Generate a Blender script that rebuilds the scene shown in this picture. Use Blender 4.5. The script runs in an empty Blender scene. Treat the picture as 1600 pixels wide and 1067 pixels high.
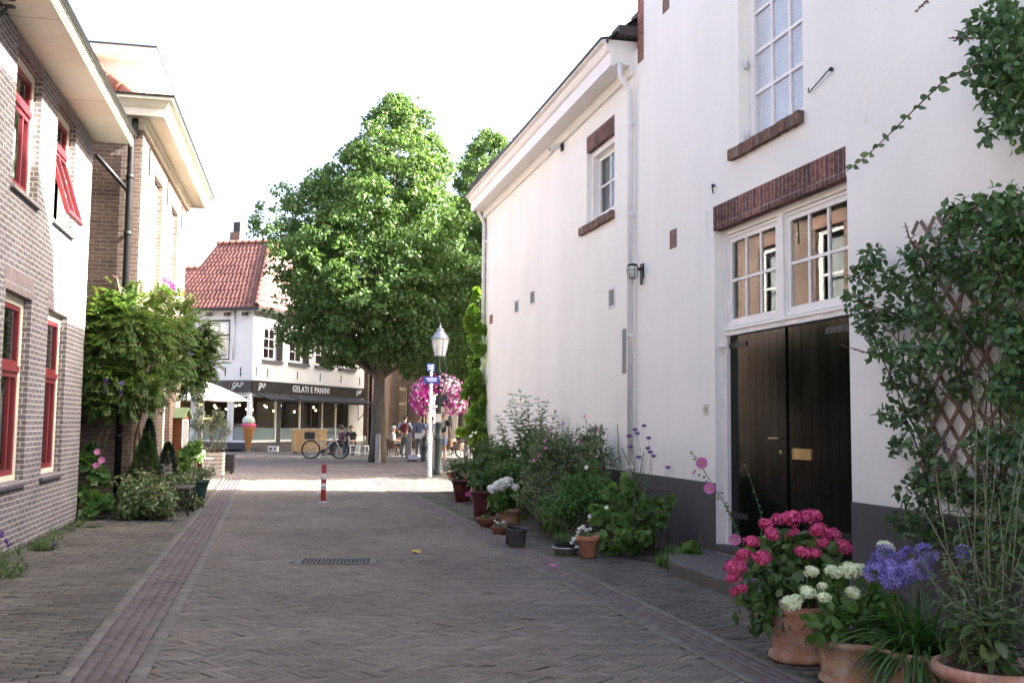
import bpy, bmesh, math, random
import numpy as np
from mathutils import Vector, Matrix, Euler

S = bpy.context.scene
COL = S.collection
rnd = random.Random(7)
RNG = np.random.default_rng(11)
rad = math.radians

# ------------------------------------------------------------------ camera
CAM_H = 1.45
FPX, CX, CY = 1556.0, 800.0, 533.5
PITCH, ROLL = math.atan(128 / FPX), rad(0.6)
_F = Vector((0, math.cos(PITCH), math.sin(PITCH)))
_U0 = Vector((0, -math.sin(PITCH), math.cos(PITCH)))
_R = Vector((1, 0, 0)) * math.cos(ROLL) + _U0 * math.sin(ROLL)
_U = -Vector((1, 0, 0)) * math.sin(ROLL) + _U0 * math.cos(ROLL)
cam_d = bpy.data.cameras.new('camera')
cam = bpy.data.objects.new('camera', cam_d)
COL.objects.link(cam)
cam_d.sensor_width = 36.0
cam_d.lens = 36.0 * FPX / 1600
cam_d.clip_end = 2000
cam.matrix_world = Matrix(((_R.x, _U.x, -_F.x, 0), (_R.y, _U.y, -_F.y, 0), (_R.z, _U.z, -_F.z, CAM_H), (0, 0, 0, 1)))
S.camera = cam

# ------------------------------------------------------------------ sky and sun
SUN_EL, SUN_AZ = rad(33), rad(85.5)            # azimuth clockwise from +Y (the street's far end)
w = bpy.data.worlds.new('World'); S.world = w
w.use_nodes = True
nt = w.node_tree
sky = nt.nodes.new('ShaderNodeTexSky')
sky.sky_type = 'NISHITA'; sky.sun_disc = False
sky.sun_elevation = SUN_EL; sky.sun_rotation = SUN_AZ
sky.air_density = 0.6; sky.dust_density = 8.5; sky.ozone_density = 0.3
bg = nt.nodes['Background']
bg.inputs['Strength'].default_value = 0.12
nt.links.new(sky.outputs[0], bg.inputs[0])
sd = bpy.data.lights.new('sun', 'SUN'); sun = bpy.data.objects.new('sun', sd); COL.objects.link(sun)
sd.energy = 5.0; sd.angle = rad(0.5); sd.color = (1.0, 0.97, 0.90)
_sv = Vector((math.sin(SUN_AZ) * math.cos(SUN_EL), math.cos(SUN_AZ) * math.cos(SUN_EL), math.sin(SUN_EL)))
sun.rotation_euler = _sv.to_track_quat('Z', 'Y').to_euler()
sun.location = (40, 10, 40)
S.view_settings.view_transform = 'Standard'; S.view_settings.look = 'None'
S.view_settings.gamma = 1.0; S.view_settings.use_curve_mapping = False
S.view_settings.exposure = 3.08
S.render.engine = 'CYCLES'
cy = S.cycles
cy.max_bounces = 8; cy.diffuse_bounces = 4; cy.glossy_bounces = 4; cy.transmission_bounces = 6; cy.transparent_max_bounces = 8
cy.sample_clamp_indirect = 6.0
cy.caustics_reflective = False; cy.caustics_refractive = False
cy.use_denoising = True

# ------------------------------------------------------------------ pixel of the photograph -> place
def ray(px, py): return _F * FPX + _R * (px - CX) - _U * (py - CY)
def G(px, py, z=0.0):
    d = ray(px, py); t = (z - CAM_H) / d.z
    return Vector((d.x * t, d.y * t, z))
def AT(px, py, Y):
    d = ray(px, py); t = Y / d.y
    return Vector((d.x * t, Y, CAM_H + d.z * t))

# ------------------------------------------------------------------ objects
def tag(o, label=None, cat=None, group=None, kind=None):
    if label: o['label'] = label
    if cat: o['category'] = cat
    if group: o['group'] = group
    if kind: o['kind'] = kind
    return o
def thing(name, label, cat, loc=(0, 0, 0), rz=0.0, group=None):
    o = bpy.data.objects.new(name, None); COL.objects.link(o)
    o.location = loc; o.rotation_euler = (0, 0, rz); o.empty_display_size = 0.2
    return tag(o, label, cat, group)
def kids(o): return [c for c in bpy.data.objects if c.parent == o]
def dup(root, loc, rz=None, label=None, group=None, scale=None):
    def cp(o, par):
        c = o.copy(); COL.objects.link(c)
        if par is not None: c.parent = par
        for ch in list(o.children): cp(ch, c)
        return c
    r = cp(root, None)
    r.location = loc
    if rz is not None: r.rotation_euler = (0, 0, rz)
    if scale: r.scale = (scale,) * 3
    if label: r['label'] = label
    if group: r['group'] = group
    return r

class MB:
    """collects faces for one mesh object"""
    def __init__(s): s.v = []; s.f = []; s.uv = []; s.sm = []
    def face(s, pts, uv=None, smooth=False):
        i = len(s.v); s.v += [tuple(p) for p in pts]; s.f.append(tuple(range(i, i + len(pts))))
        s.uv.append(uv if uv else [(p[0], p[2]) for p in pts]); s.sm.append(smooth)
    def box(s, x0, x1, y0, y1, z0, z1, M=None):
        P = [(x0, y0, z0), (x1, y0, z0), (x1, y1, z0), (x0, y1, z0), (x0, y0, z1), (x1, y0, z1), (x1, y1, z1), (x0, y1, z1)]
        T = [Vector(p) for p in P]
        if M is not None: T = [M @ p for p in T]
        for q in ((0, 1, 5, 4), (1, 2, 6, 5), (2, 3, 7, 6), (3, 0, 4, 7), (4, 5, 6, 7), (3, 2, 1, 0)):
            a = P[q[0]]; ax = q in ((1, 2, 6, 5), (3, 0, 4, 7))
            top = q in ((4, 5, 6, 7), (3, 2, 1, 0))
            s.face([T[k] for k in q], [((P[k][1] if ax else P[k][0]), (P[k][1] if top else P[k][2])) for k in q])
        return s
    def bar(s, a, b, wd, ht=None, up=(0, 0, 1)):
        a, b = Vector(a), Vector(b); ht = ht or wd; d = (b - a); L = d.length; d.normalize()
        u = Vector(up); x = d.cross(u)
        if x.length < 1e-4: x = d.cross(Vector((0, 1, 0)))
        x.normalize(); u = x.cross(d)
        M = Matrix.Translation(a) @ Matrix((x, d, u)).transposed().to_4x4()
        return s.box(-wd / 2, wd / 2, 0, L, -ht / 2, ht / 2, M)
    def grid(s, rows, close=False, smooth=True, caps=False):
        """rows: list of rings/lines of points, shared vertices"""
        i0 = len(s.v); n = len(rows[0])
        for r in rows: s.v += [tuple(p) for p in r]
        m = n if close else n - 1
        for i in range(len(rows) - 1):
            for j in range(m):
                a = i0 + i * n + j; b = i0 + i * n + (j + 1) % n
                q = (a, b, b + n, a + n); s.f.append(q); s.sm.append(smooth)
                s.uv.append([(s.v[k][0], s.v[k][2]) for k in q])
        if caps:
            for base, rev in ((0, True), (len(rows) - 1, False)):
                q = [i0 + base * n + j for j in range(n)]
                if rev: q.reverse()
                s.f.append(tuple(q)); s.sm.append(False); s.uv.append([(s.v[k][0], s.v[k][2]) for k in q])
        return s
    def tube(s, pts, r, n=8, caps=True):
        pts = [Vector(p) for p in pts]; rs = r if isinstance(r, (list, tuple)) else [r] * len(pts)
        rows = []; ref = Vector((0.31, 0.17, 0.93))
        for i, p in enumerate(pts):
            d = (pts[min(i + 1, len(pts) - 1)] - pts[max(i - 1, 0)]).normalized()
            x = d.cross(ref)
            if x.length < 1e-3: x = d.cross(Vector((1, 0, 0)))
            x.normalize(); y = d.cross(x); ref = x.cross(d) if abs(x.cross(d).dot(ref)) > .2 else ref
            rows.append([p + (x * math.cos(2 * math.pi * k / n) + y * math.sin(2 * math.pi * k / n)) * rs[i] for k in range(n)])
        return s.grid(rows, True, True, caps)
    def lathe(s, prof, c=(0, 0, 0), n=24, caps=True, jit=0.0):
        c = Vector(c); rows = [[c + Vector((r * math.cos(2 * math.pi * k / n), r * math.sin(2 * math.pi * k / n), z)) for k in range(n)] for r, z in prof]
        return s.grid(rows, True, True, caps)
    def prism(s, prof, x0, x1, M=None):
        """profile of (y, z) swept along x, closed"""
        T = (lambda p: M @ Vector(p)) if M is not None else Vector
        n = len(prof)
        for i in range(n):
            a, b = prof[i], prof[(i + 1) % n]
            s.face([T((x0, *a)), T((x1, *a)), T((x1, *b)), T((x0, *b))])
        s.face([T((x0, *p)) for p in reversed(prof)]); s.face([T((x1, *p)) for p in prof])
        return s
    def ball(s, c, r, n=12, m=8, sq=(1, 1, 1)):
        c = Vector(c)
        rows = [[c + Vector((r * sq[0] * math.sin(t) * math.cos(a), r * sq[1] * math.sin(t) * math.sin(a), r * sq[2] * math.cos(t)))
                 for a in [2 * math.pi * k / n for k in range(n)]] for t in [max(0.02, min(math.pi - 0.02, math.pi * i / m)) for i in range(m, -1, -1)]]
        return s.grid(rows, True, True, True)
    def build(s, name, mat, parent=None, bevel=0.0, weld=False):
        me = bpy.data.meshes.new(name)
        me.from_pydata(s.v, [], s.f)
        ul = me.uv_layers.new(name='UVMap')
        ul.data.foreach_set('uv', [c for f in s.uv for p in f for c in p])
        me.polygons.foreach_set('use_smooth', s.sm)
        if weld:
            bm = bmesh.new(); bm.from_mesh(me); bmesh.ops.remove_doubles(bm, verts=bm.verts, dist=1e-4)
            bm.to_mesh(me); bm.free()
        me.materials.append(mat); me.update()
        o = bpy.data.objects.new(name, me); COL.objects.link(o)
        if parent is not None: o.parent = parent
        if bevel:
            b = o.modifiers.new('bevel', 'BEVEL'); b.width = bevel; b.segments = 2; b.limit_method = 'ANGLE'; b.angle_limit = rad(40)
            b.use_clamp_overlap = True
        return o
def kindof(o): o['kind'] = 'structure'; return o
def nmesh(name, V, Fc, mat, parent=None, smooth=False):
    """mesh from numpy arrays: V (n,3), Fc (m,k)"""
    me = bpy.data.meshes.new(name); m, k = Fc.shape
    me.vertices.add(len(V)); me.vertices.foreach_set('co', np.ascontiguousarray(V, dtype=np.float32).ravel())
    me.loops.add(m * k); me.loops.foreach_set('vertex_index', np.ascontiguousarray(Fc, dtype=np.int32).ravel())
    me.polygons.add(m); me.polygons.foreach_set('loop_start', np.arange(0, m * k, k, dtype=np.int32))
    if smooth: me.polygons.foreach_set('use_smooth', np.ones(m, dtype=bool))
    me.update(calc_edges=True); me.materials.append(mat)
    o = bpy.data.objects.new(name, me); COL.objects.link(o)
    if parent is not None: o.parent = parent
    return o

# ------------------------------------------------------------------ leaves, petals
T_DIAMOND = (np.array([(0, 0, 0), (-.5, .45, .12), (0, 1, -.05), (.5, .45, .12)]), np.array([(0, 3, 2), (0, 2, 1)]))
T_LEAF = (np.array([(0, 0, 0), (-.38, .22, .07), (-.5, .5, .10), (-.25, .8, .02), (0, 1, -.12), (.25, .8, .02), (.5, .5, .10), (.38, .22, .07), (0, .5, 0.0)]),
          np.array([(0, 8, 1), (1, 8, 2), (2, 8, 3), (3, 8, 4), (4, 8, 5), (5, 8, 6), (6, 8, 7), (7, 8, 0)]))
T_BLADE = (np.array([(-.5, 0, 0), (.5, 0, 0), (.5, .4, .0), (-.5, .4, .0), (.38, .75, -.08), (-.38, .75, -.08), (0, 1, -.25)]),
           np.array([(0, 1, 2), (0, 2, 3), (3, 2, 4), (3, 4, 5), (5, 4, 6)]))
def _floret(k, cup=.25, wd=.42):
    V = [(0, 0, 0)]; Fq = []
    for i in range(k):
        a = 2 * math.pi * i / k
        for da, r, z in ((-wd * 1.75 / k, .62, cup * .7), (-wd * 1.3 / k, 1.0, cup), (wd * 1.3 / k, 1.0, cup), (wd * 1.75 / k, .62, cup * .7)):
            V.append((r * math.cos(a + da), r * math.sin(a + da), z))
        b = 1 + 4 * i; Fq += [(0, b, b + 1), (0, b + 1, b + 2), (0, b + 2, b + 3)]
    return (np.array(V), np.array(Fq))
T_FLORET4 = _floret(4, .25, 1.7); T_FLORET5 = _floret(5, .35, 2.0); T_STAR6 = _floret(6, .55, 1.15)
def _mallow():
    n = 10; V = [(0, 0, -.04)]; 
    for i in range(n + 1):
        a = math.pi / 2 + .35 + (2 * math.pi - .7) * i / n
        r = .5 * (1.0 + (.16 if i % 2 == 0 else -.12)); V.append((r * math.cos(a), .5 - .12 + r * math.sin(a) * -1, .07 * (i % 2) + .03))
    return (np.array(V) , np.array([(0, i, i + 1) for i in range(1, n + 1)]))
T_LOBED = _mallow()
def nrm(A): return A / np.maximum(np.linalg.norm(A, axis=-1, keepdims=True), 1e-9)
def scatter(T, P, D, N, L, W):
    """template instanced at P, y axis along D, z axis near N"""
    tv, tf = T; P, D, N = np.asarray(P, float), nrm(np.asarray(D, float)), np.asarray(N, float)
    n = len(P); X = nrm(np.cross(D, N)); Z = np.cross(X, D)
    L = np.broadcast_to(np.asarray(L, float), (n,)); W = np.broadcast_to(np.asarray(W, float), (n,))
    V = P[:, None, :] + X[:, None, :] * (tv[None, :, 0, None] * W[:, None, None]) + D[:, None, :] * (tv[None, :, 1, None] * L[:, None, None]) + Z[:, None, :] * (tv[None, :, 2, None] * L[:, None, None])
    Fc = tf[None] + (np.arange(n) * len(tv))[:, None, None]
    return V.reshape(-1, 3), Fc.reshape(-1, tf.shape[1])
def leafobj(name, parts, mat, parent=None):
    Vs, Fs, o = [], [], 0
    for V, Fc in parts:
        Vs.append(V); Fs.append(Fc + o); o += len(V)
    return nmesh(name, np.concatenate(Vs), np.concatenate(Fs), mat, parent)
def rdir(n, up=0.0):
    d = nrm(RNG.normal(size=(n, 3))); d[:, 2] += up; return nrm(d)
def U(a, b, n=None): return RNG.uniform(a, b, n)
def clump(C, R, n, size, asp=.6, T=T_DIAMOND, droop=.25, shell=.55, facing=.7):
    """n leaves in ellipsoids round centres C with radii R; leaves look outwards and hang a little"""
    C = np.atleast_2d(C); R = np.atleast_2d(R) if np.ndim(R) else np.full((len(C), 3), R)
    if len(R) != len(C): R = np.repeat(R, len(C), 0)
    k = RNG.integers(0, len(C), n); d = rdir(n)
    rr = shell + (1 - shell) * U(0, 1, n) ** .6 if shell < 1 else np.ones(n)
    rr *= U(.75, 1.05, n)
    P = C[k] + d * R[k] * rr[:, None]
    N = nrm(d * facing + np.array((0, 0, .55)) + RNG.normal(size=(n, 3)) * .45)
    D = nrm(d * .55 + RNG.normal(size=(n, 3)) * .8 + np.array((0, 0, -droop)))
    L = size * U(.65, 1.25, n)
    return scatter(T, P, D, N, L, L * asp)
def stems_mb(lines, r0=.004, r1=.002, n=5):
    m = MB()
    for pts in lines:
        k = len(pts); m.tube(pts, [r0 + (r1 - r0) * i / (k - 1) for i in range(k)], n, False)
    return m
# ------------------------------------------------------------------ materials
MATS = {}
def mat(name):
    m = bpy.data.materials.new(name); m.use_nodes = True; MATS[name] = m
    t = m.node_tree; b = t.nodes['Principled BSDF']
    return m, t, b, t.nodes.new, t.links.new
def rgba(c): return (c[0], c[1], c[2], 1.0)
def plain(name, c, rough=.6, metal=0.0, var=.12, scale=6.0, bump=0.0, spec=.5, coat=0.0, stretch=None, bscale=None):
    """a painted / cast / sawn surface: colour with uneven wear, roughness variation and a little relief"""
    m, t, b, N, L = mat(name)
    tc = N('ShaderNodeTexCoord'); mp = N('ShaderNodeMapping'); L(tc.outputs['Object'], mp.inputs[0])
    if stretch: mp.inputs['Scale'].default_value = stretch
    n1 = N('ShaderNodeTexNoise'); n1.inputs['Scale'].default_value = scale; n1.inputs['Detail'].default_value = 6; n1.inputs['Roughness'].default_value = .65
    L(mp.outputs[0], n1.inputs['Vector'])
    r = N('ShaderNodeMapRange'); r.inputs[1].default_value = .3; r.inputs[2].default_value = .7; r.inputs[3].default_value = 1 - var; r.inputs[4].default_value = 1 + var
    L(n1.outputs['Fac'], r.inputs[0])
    mx = N('ShaderNodeMix'); mx.data_type = 'RGBA'; mx.blend_type = 'MULTIPLY'; mx.inputs[0].default_value = 1
    mx.inputs[6].default_value = rgba(c); L(r.outputs[0], mx.inputs[7]); L(mx.outputs[2], b.inputs['Base Color'])
    r2 = N('ShaderNodeMapRange'); r2.inputs[3].default_value = max(0, rough - .1); r2.inputs[4].default_value = min(1, rough + .1)
    L(n1.outputs['Fac'], r2.inputs[0]); L(r2.outputs[0], b.inputs['Roughness'])
    b.inputs['Metallic'].default_value = metal; b.inputs['Specular IOR Level'].default_value = spec; b.inputs['Coat Weight'].default_value = coat
    if bump:
        n2 = N('ShaderNodeTexNoise'); n2.inputs['Scale'].default_value = bscale or scale * 6; n2.inputs['Detail'].default_value = 5
        L(mp.outputs[0], n2.inputs['Vector'])
        bp = N('ShaderNodeBump'); bp.inputs['Strength'].default_value = bump; bp.inputs['Distance'].default_value = .01
        L(n2.outputs['Fac'], bp.inputs['Height']); L(bp.outputs[0], b.inputs['Normal'])
    return m
def brick(name, c1, c2, mortar, bw=.215, bh=.0625, ms=.007, rough=.85, soldier=False, bump=.6, patch=.25, offset=.5):
    m, t, b, N, L = mat(name)
    uv = N('ShaderNodeUVMap'); uv.uv_map = 'UVMap'
    mp = N('ShaderNodeMapping'); L(uv.outputs[0], mp.inputs[0])
    if soldier: mp.inputs['Rotation'].default_value = (0, 0, math.pi / 2)
    # joints wander a little, as laid by hand
    wn = N('ShaderNodeTexNoise'); wn.inputs['Scale'].default_value = 5; L(mp.outputs[0], wn.inputs['Vector'])
    ws = N('ShaderNodeVectorMath'); ws.operation = 'MULTIPLY_ADD'; ws.inputs[1].default_value = (.014, .012, 0)
    L(wn.outputs['Color'], ws.inputs[0]); L(mp.outputs[0], ws.inputs[2])
    bt = N('ShaderNodeTexBrick'); L(ws.outputs[0], bt.inputs['Vector'])
    bt.inputs['Scale'].default_value = 1; bt.inputs['Brick Width'].default_value = bw; bt.inputs['Row Height'].default_value = bh
    bt.inputs['Mortar Size'].default_value = ms; bt.inputs['Mortar Smooth'].default_value = .25; bt.inputs['Bias'].default_value = 0
    bt.offset = offset
    bt.inputs['Color1'].default_value = rgba(c1); bt.inputs['Color2'].default_value = rgba(c2); bt.inputs['Mortar'].default_value = rgba(mortar)
    n1 = N('ShaderNodeTexNoise'); n1.inputs['Scale'].default_value = 22; n1.inputs['Detail'].default_value = 8; L(uv.outputs[0], n1.inputs['Vector'])
    n2 = N('ShaderNodeTexNoise'); n2.inputs['Scale'].default_value = 1.1; n2.inputs['Detail'].default_value = 5; L(uv.outputs[0], n2.inputs['Vector'])
    ad = N('ShaderNodeMath'); ad.operation = 'ADD'; L(n1.outputs['Fac'], ad.inputs[0]); L(n2.outputs['Fac'], ad.inputs[1])
    r = N('ShaderNodeMapRange'); r.inputs[1].default_value = .7; r.inputs[2].default_value = 1.3; r.inputs[3].default_value = 1 - patch; r.inputs[4].default_value = 1 + patch
    L(ad.outputs[0], r.inputs[0])
    mx = N('ShaderNodeMix'); mx.data_type = 'RGBA'; mx.blend_type = 'MULTIPLY'; mx.inputs[0].default_value = 1
    L(bt.outputs['Color'], mx.inputs[6]); L(r.outputs[0], mx.inputs[7]); L(mx.outputs[2], b.inputs['Base Color'])
    b.inputs['Roughness'].default_value = rough; b.inputs['Specular IOR Level'].default_value = .25
    h = N('ShaderNodeMath'); h.operation = 'MULTIPLY_ADD'; h.inputs[1].default_value = -1.0
    L(bt.outputs['Fac'], h.inputs[0]); 
    sc = N('ShaderNodeMath'); sc.operation = 'MULTIPLY'; sc.inputs[1].default_value = .45; L(n1.outputs['Fac'], sc.inputs[0]); L(sc.outputs[0], h.inputs[2])
    bp = N('ShaderNodeBump'); bp.inputs['Strength'].default_value = bump; bp.inputs['Distance'].default_value = .012
    L(h.outputs[0], bp.inputs['Height']); L(bp.outputs[0], b.inputs['Normal'])
    return m
def island(name, cols, rough=.8, transl=0.0, spec=.3, bump=0.0, noise=.2, nscale=9.0, gloss_var=False):
    """every loose piece (a leaf, a paver, a petal) gets its own shade out of cols"""
    m, t, b, N, L = mat(name)
    g = N('ShaderNodeNewGeometry'); cr = N('ShaderNodeValToRGB'); L(g.outputs['Random Per Island'], cr.inputs[0])
    e = cr.color_ramp.elements
    for i, c in enumerate(cols):
        el = e[i] if i < 2 else e.new(i / (len(cols) - 1))
        el.position = i / max(1, len(cols) - 1); el.color = rgba(c)
    tc = N('ShaderNodeTexCoord'); n1 = N('ShaderNodeTexNoise'); n1.inputs['Scale'].default_value = nscale; n1.inputs['Detail'].default_value = 5
    L(tc.outputs['Object'], n1.inputs['Vector'])
    r = N('ShaderNodeMapRange'); r.inputs[1].default_value = .3; r.inputs[2].default_value = .7; r.inputs[3].default_value = 1 - noise; r.inputs[4].default_value = 1 + noise
    L(n1.outputs['Fac'], r.inputs[0])
    mx = N('ShaderNodeMix'); mx.data_type = 'RGBA'; mx.blend_type = 'MULTIPLY'; mx.inputs[0].default_value = 1
    L(cr.outputs[0], mx.inputs[6]); L(r.outputs[0], mx.inputs[7]); L(mx.outputs[2], b.inputs['Base Color'])
    b.inputs['Roughness'].default_value = rough; b.inputs['Specular IOR Level'].default_value = spec
    if bump:
        n2 = N('ShaderNodeTexNoise'); n2.inputs['Scale'].default_value = 90; n2.inputs['Detail'].default_value = 6; L(tc.outputs['Object'], n2.inputs['Vector'])
        bp = N('ShaderNodeBump'); bp.inputs['Strength'].default_value = bump; bp.inputs['Distance'].default_value = .006
        L(n2.outputs['Fac'], bp.inputs['Height']); L(bp.outputs[0], b.inputs['Normal'])
    if transl:
        tr = N('ShaderNodeBsdfTranslucent'); ms = N('ShaderNodeMixShader'); ms.inputs[0].default_value = transl
        hs = N('ShaderNodeHueSaturation'); hs.inputs['Saturation'].default_value = 1.15; hs.inputs['Value'].default_value = 1.5; hs.inputs['Hue'].default_value = .485
        L(mx.outputs[2], hs.inputs['Color']); L(hs.outputs[0], tr.inputs[0])
        out = t.nodes['Material Output']; L(b.outputs[0], ms.inputs[1]); L(tr.outputs[0], ms.inputs[2]); L(ms.outputs[0], out.inputs[0])
    return m
def glass(name, tint=(.9, .95, .95), ior=1.75, rough=.0, wav=.0):
    m, t, b, N, L = mat(name); t.nodes.remove(b)
    tr = N('ShaderNodeBsdfTransparent'); tr.inputs[0].default_value = rgba(tint)
    gl = N('ShaderNodeBsdfGlossy'); gl.inputs['Roughness'].default_value = rough
    f0 = ((ior - 1) / (ior + 1)) ** 2
    lw = N('ShaderNodeLayerWeight'); lw.inputs[0].default_value = .5; pw = N('ShaderNodeMath'); pw.operation = 'POWER'; pw.inputs[1].default_value = 5.0; L(lw.outputs['Facing'], pw.inputs[0])
    fr = N('ShaderNodeMath'); fr.operation = 'MULTIPLY_ADD'; fr.inputs[1].default_value = 1 - f0; fr.inputs[2].default_value = f0; L(pw.outputs[0], fr.inputs[0])
    ms = N('ShaderNodeMixShader'); L(fr.outputs[0], ms.inputs[0]); L(tr.outputs[0], ms.inputs[1]); L(gl.outputs[0], ms.inputs[2])
    if wav:
        tc = N('ShaderNodeTexCoord'); n = N('ShaderNodeTexNoise'); n.inputs['Scale'].default_value = 2.2; L(tc.outputs['Object'], n.inputs['Vector'])
        bp = N('ShaderNodeBump'); bp.inputs['Strength'].default_value = wav; bp.inputs['Distance'].default_value = .02; L(n.outputs['Fac'], bp.inputs['Height'])
        L(bp.outputs[0], gl.inputs['Normal'])
    L(ms.outputs[0], t.nodes['Material Output'].inputs[0])
    return m
def glow(name, c, e):
    m, t, b, N, L = mat(name)
    b.inputs['Base Color'].default_value = rgba(c); b.inputs['Emission Color'].default_value = rgba(c); b.inputs['Emission Strength'].default_value = e
    return m

# masonry and paving
M_BRICK_GREY = brick('grey_brick', (.122, .112, .118), (.165, .152, .160), (.40, .385, .375), ms=.0085)
M_SOLDIER_GREY = brick('grey_brick_upright', (.150, .112, .118), (.185, .150, .155), (.40, .37, .37), bw=.24, bh=.0625, ms=.006, soldier=True, offset=0.0)
M_BRICK_BROWN = brick('brown_brick', (.128, .080, .062), (.190, .128, .100), (.24, .21, .18), ms=.008)
M_BRICK_PALE = brick('buff_brick', (.26, .175, .125), (.33, .24, .175), (.38, .33, .27), ms=.008)
M_BRICK_DARK = brick('dark_brick', (.085, .060, .052), (.125, .088, .074), (.16, .14, .125), ms=.008)
M_BRICK_RED = brick('red_brick', (.22, .075, .055), (.30, .13, .095), (.25, .2, .17), ms=.007)
def stucco(name, c, dirt=.05, splash=0.0):
    m, t, b, N, L = mat(name)
    tc = N('ShaderNodeTexCoord')
    n1 = N('ShaderNodeTexNoise'); n1.inputs['Scale'].default_value = .8; n1.inputs['Detail'].default_value = 7; n1.inputs['Roughness'].default_value = .6
    L(tc.outputs['Object'], n1.inputs['Vector'])
    mp = N('ShaderNodeMapping'); mp.inputs['Scale'].default_value = (1.1, 1.1, .3); L(tc.outputs['Object'], mp.inputs[0])
    n2 = N('ShaderNodeTexNoise'); n2.inputs['Scale'].default_value = 1.3; n2.inputs['Detail'].default_value = 6; L(mp.outputs[0], n2.inputs['Vector'])
    ad = N('ShaderNodeMath'); ad.operation = 'ADD'; L(n1.outputs['Fac'], ad.inputs[0]); L(n2.outputs['Fac'], ad.inputs[1])
    sx = N('ShaderNodeSeparateXYZ'); L(tc.outputs['Object'], sx.inputs[0])
    zr_ = N('ShaderNodeMapRange'); zr_.inputs[1].default_value = .8; zr_.inputs[2].default_value = 1.5; zr_.inputs[3].default_value = .22; zr_.inputs[4].default_value = 0.0; L(sx.outputs[2], zr_.inputs[0])
    n5 = N('ShaderNodeTexNoise'); n5.inputs['Scale'].default_value = 5; n5.inputs['Detail'].default_value = 8; L(tc.outputs['Object'], n5.inputs['Vector'])
    ml = N('ShaderNodeMath'); ml.operation = 'MULTIPLY'; L(zr_.outputs[0], ml.inputs[0]); L(n5.outputs['Fac'], ml.inputs[1])
    sb_ = N('ShaderNodeMath'); sb_.operation = 'SUBTRACT'; sb_.inputs[0].default_value = 1.0; L(ml.outputs[0], sb_.inputs[1])
    r = N('ShaderNodeMapRange'); r.inputs[1].default_value = .75; r.inputs[2].default_value = 1.25; r.inputs[3].default_value = 1 - dirt; r.inputs[4].default_value = 1.0
    L(ad.outputs[0], r.inputs[0])
    mx = N('ShaderNodeMix'); mx.data_type = 'RGBA'; mx.blend_type = 'MULTIPLY'; mx.inputs[0].default_value = 1
    mx.inputs[6].default_value = rgba(c); m0 = N('ShaderNodeMath'); m0.operation = 'MULTIPLY'; L(r.outputs[0], m0.inputs[0]); L(sb_.outputs[0], m0.inputs[1]); L(m0.outputs[0], mx.inputs[7]); L(mx.outputs[2], b.inputs['Base Color'])
    b.inputs['Roughness'].default_value = .8; b.inputs['Specular IOR Level'].default_value = .25
    n3 = N('ShaderNodeTexNoise'); n3.inputs['Scale'].default_value = 30; n3.inputs['Detail'].default_value = 8; L(tc.outputs['Object'], n3.inputs['Vector'])
    n4 = N('ShaderNodeTexNoise'); n4.inputs['Scale'].default_value = 2.2; n4.inputs['Detail'].default_value = 3; L(tc.outputs['Object'], n4.inputs['Vector'])
    a2 = N('ShaderNodeMath'); a2.operation = 'MULTIPLY_ADD'; a2.inputs[1].default_value = 9.0; L(n4.outputs['Fac'], a2.inputs[0]); L(n3.outputs['Fac'], a2.inputs[2])
    bp = N('ShaderNodeBump'); bp.inputs['Strength'].default_value = .12; bp.inputs['Distance'].default_value = .010; L(a2.outputs[0], bp.inputs['Height']); L(bp.outputs[0], b.inputs['Normal'])
    return m
M_STUCCO = stucco('white_render', (.82, .81, .78), .07)
M_STUCCO2 = stucco('white_shop_render', (.76, .76, .75), .09)
M_CREAMWALL = stucco('cream_render', (.72, .66, .54), .10)
M_PLINTH = plain('dark_grey_plinth', (.060, .058, .066), .75, var=.16, scale=2.5, bump=.3, bscale=40)
M_OUTGROUND = plain('distant_paving', (.26, .24, .21), .9, var=.2, scale=.4)
M_SAND = plain('joint_sand', (.030, .027, .024), .95, var=.3, scale=3, bump=.4)
M_SOIL = plain('soil', (.055, .042, .032), .95, var=.4, scale=8, bump=1.0, bscale=30)
M_PAVER = island('road_pavers', [(0.105, 0.094, 0.080), (0.129, 0.115, 0.099), (0.148, 0.133, 0.115), (0.117, 0.103, 0.090), (0.168, 0.151, 0.129)], .75, bump=.5, noise=.24, nscale=.55)
M_PAVER_L = island('pavement_pavers', [(.072, .067, .058), (.090, .083, .072), (.104, .097, .083), (.080, .074, .064), (.122, .113, .097)], .8, bump=.5, noise=.25, nscale=1.3)
M_PAVER_P = island('purple_pavers', [(.090, .073, .070), (.102, .084, .081), (.112, .093, .090), (.096, .079, .076)], .7, bump=.5, noise=.2, nscale=1.6)
M_EDGER = island('edge_pavers', [(.120, .110, .098), (.136, .125, .112), (.106, .097, .087)], .75, bump=.5, noise=.15, nscale=2)
M_SQUARE = island('square_pavers', [(0.129, 0.108, 0.100), (0.148, 0.125, 0.115), (0.139, 0.117, 0.108)], .75, bump=.3, noise=.18, nscale=.5)
M_TERRACE = island('terrace_pavers', [(0.117, 0.109, 0.100), (0.140, 0.131, 0.117), (0.129, 0.119, 0.109)], .8, bump=.3, noise=.18, nscale=.5)
M_STEP = plain('stone_step', (.085, .080, .078), .85, var=.3, scale=12, bump=.7, bscale=60)
M_STONE = plain('grey_stone', (.22, .215, .205), .85, var=.25, scale=7, bump=.6, bscale=40)
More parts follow.
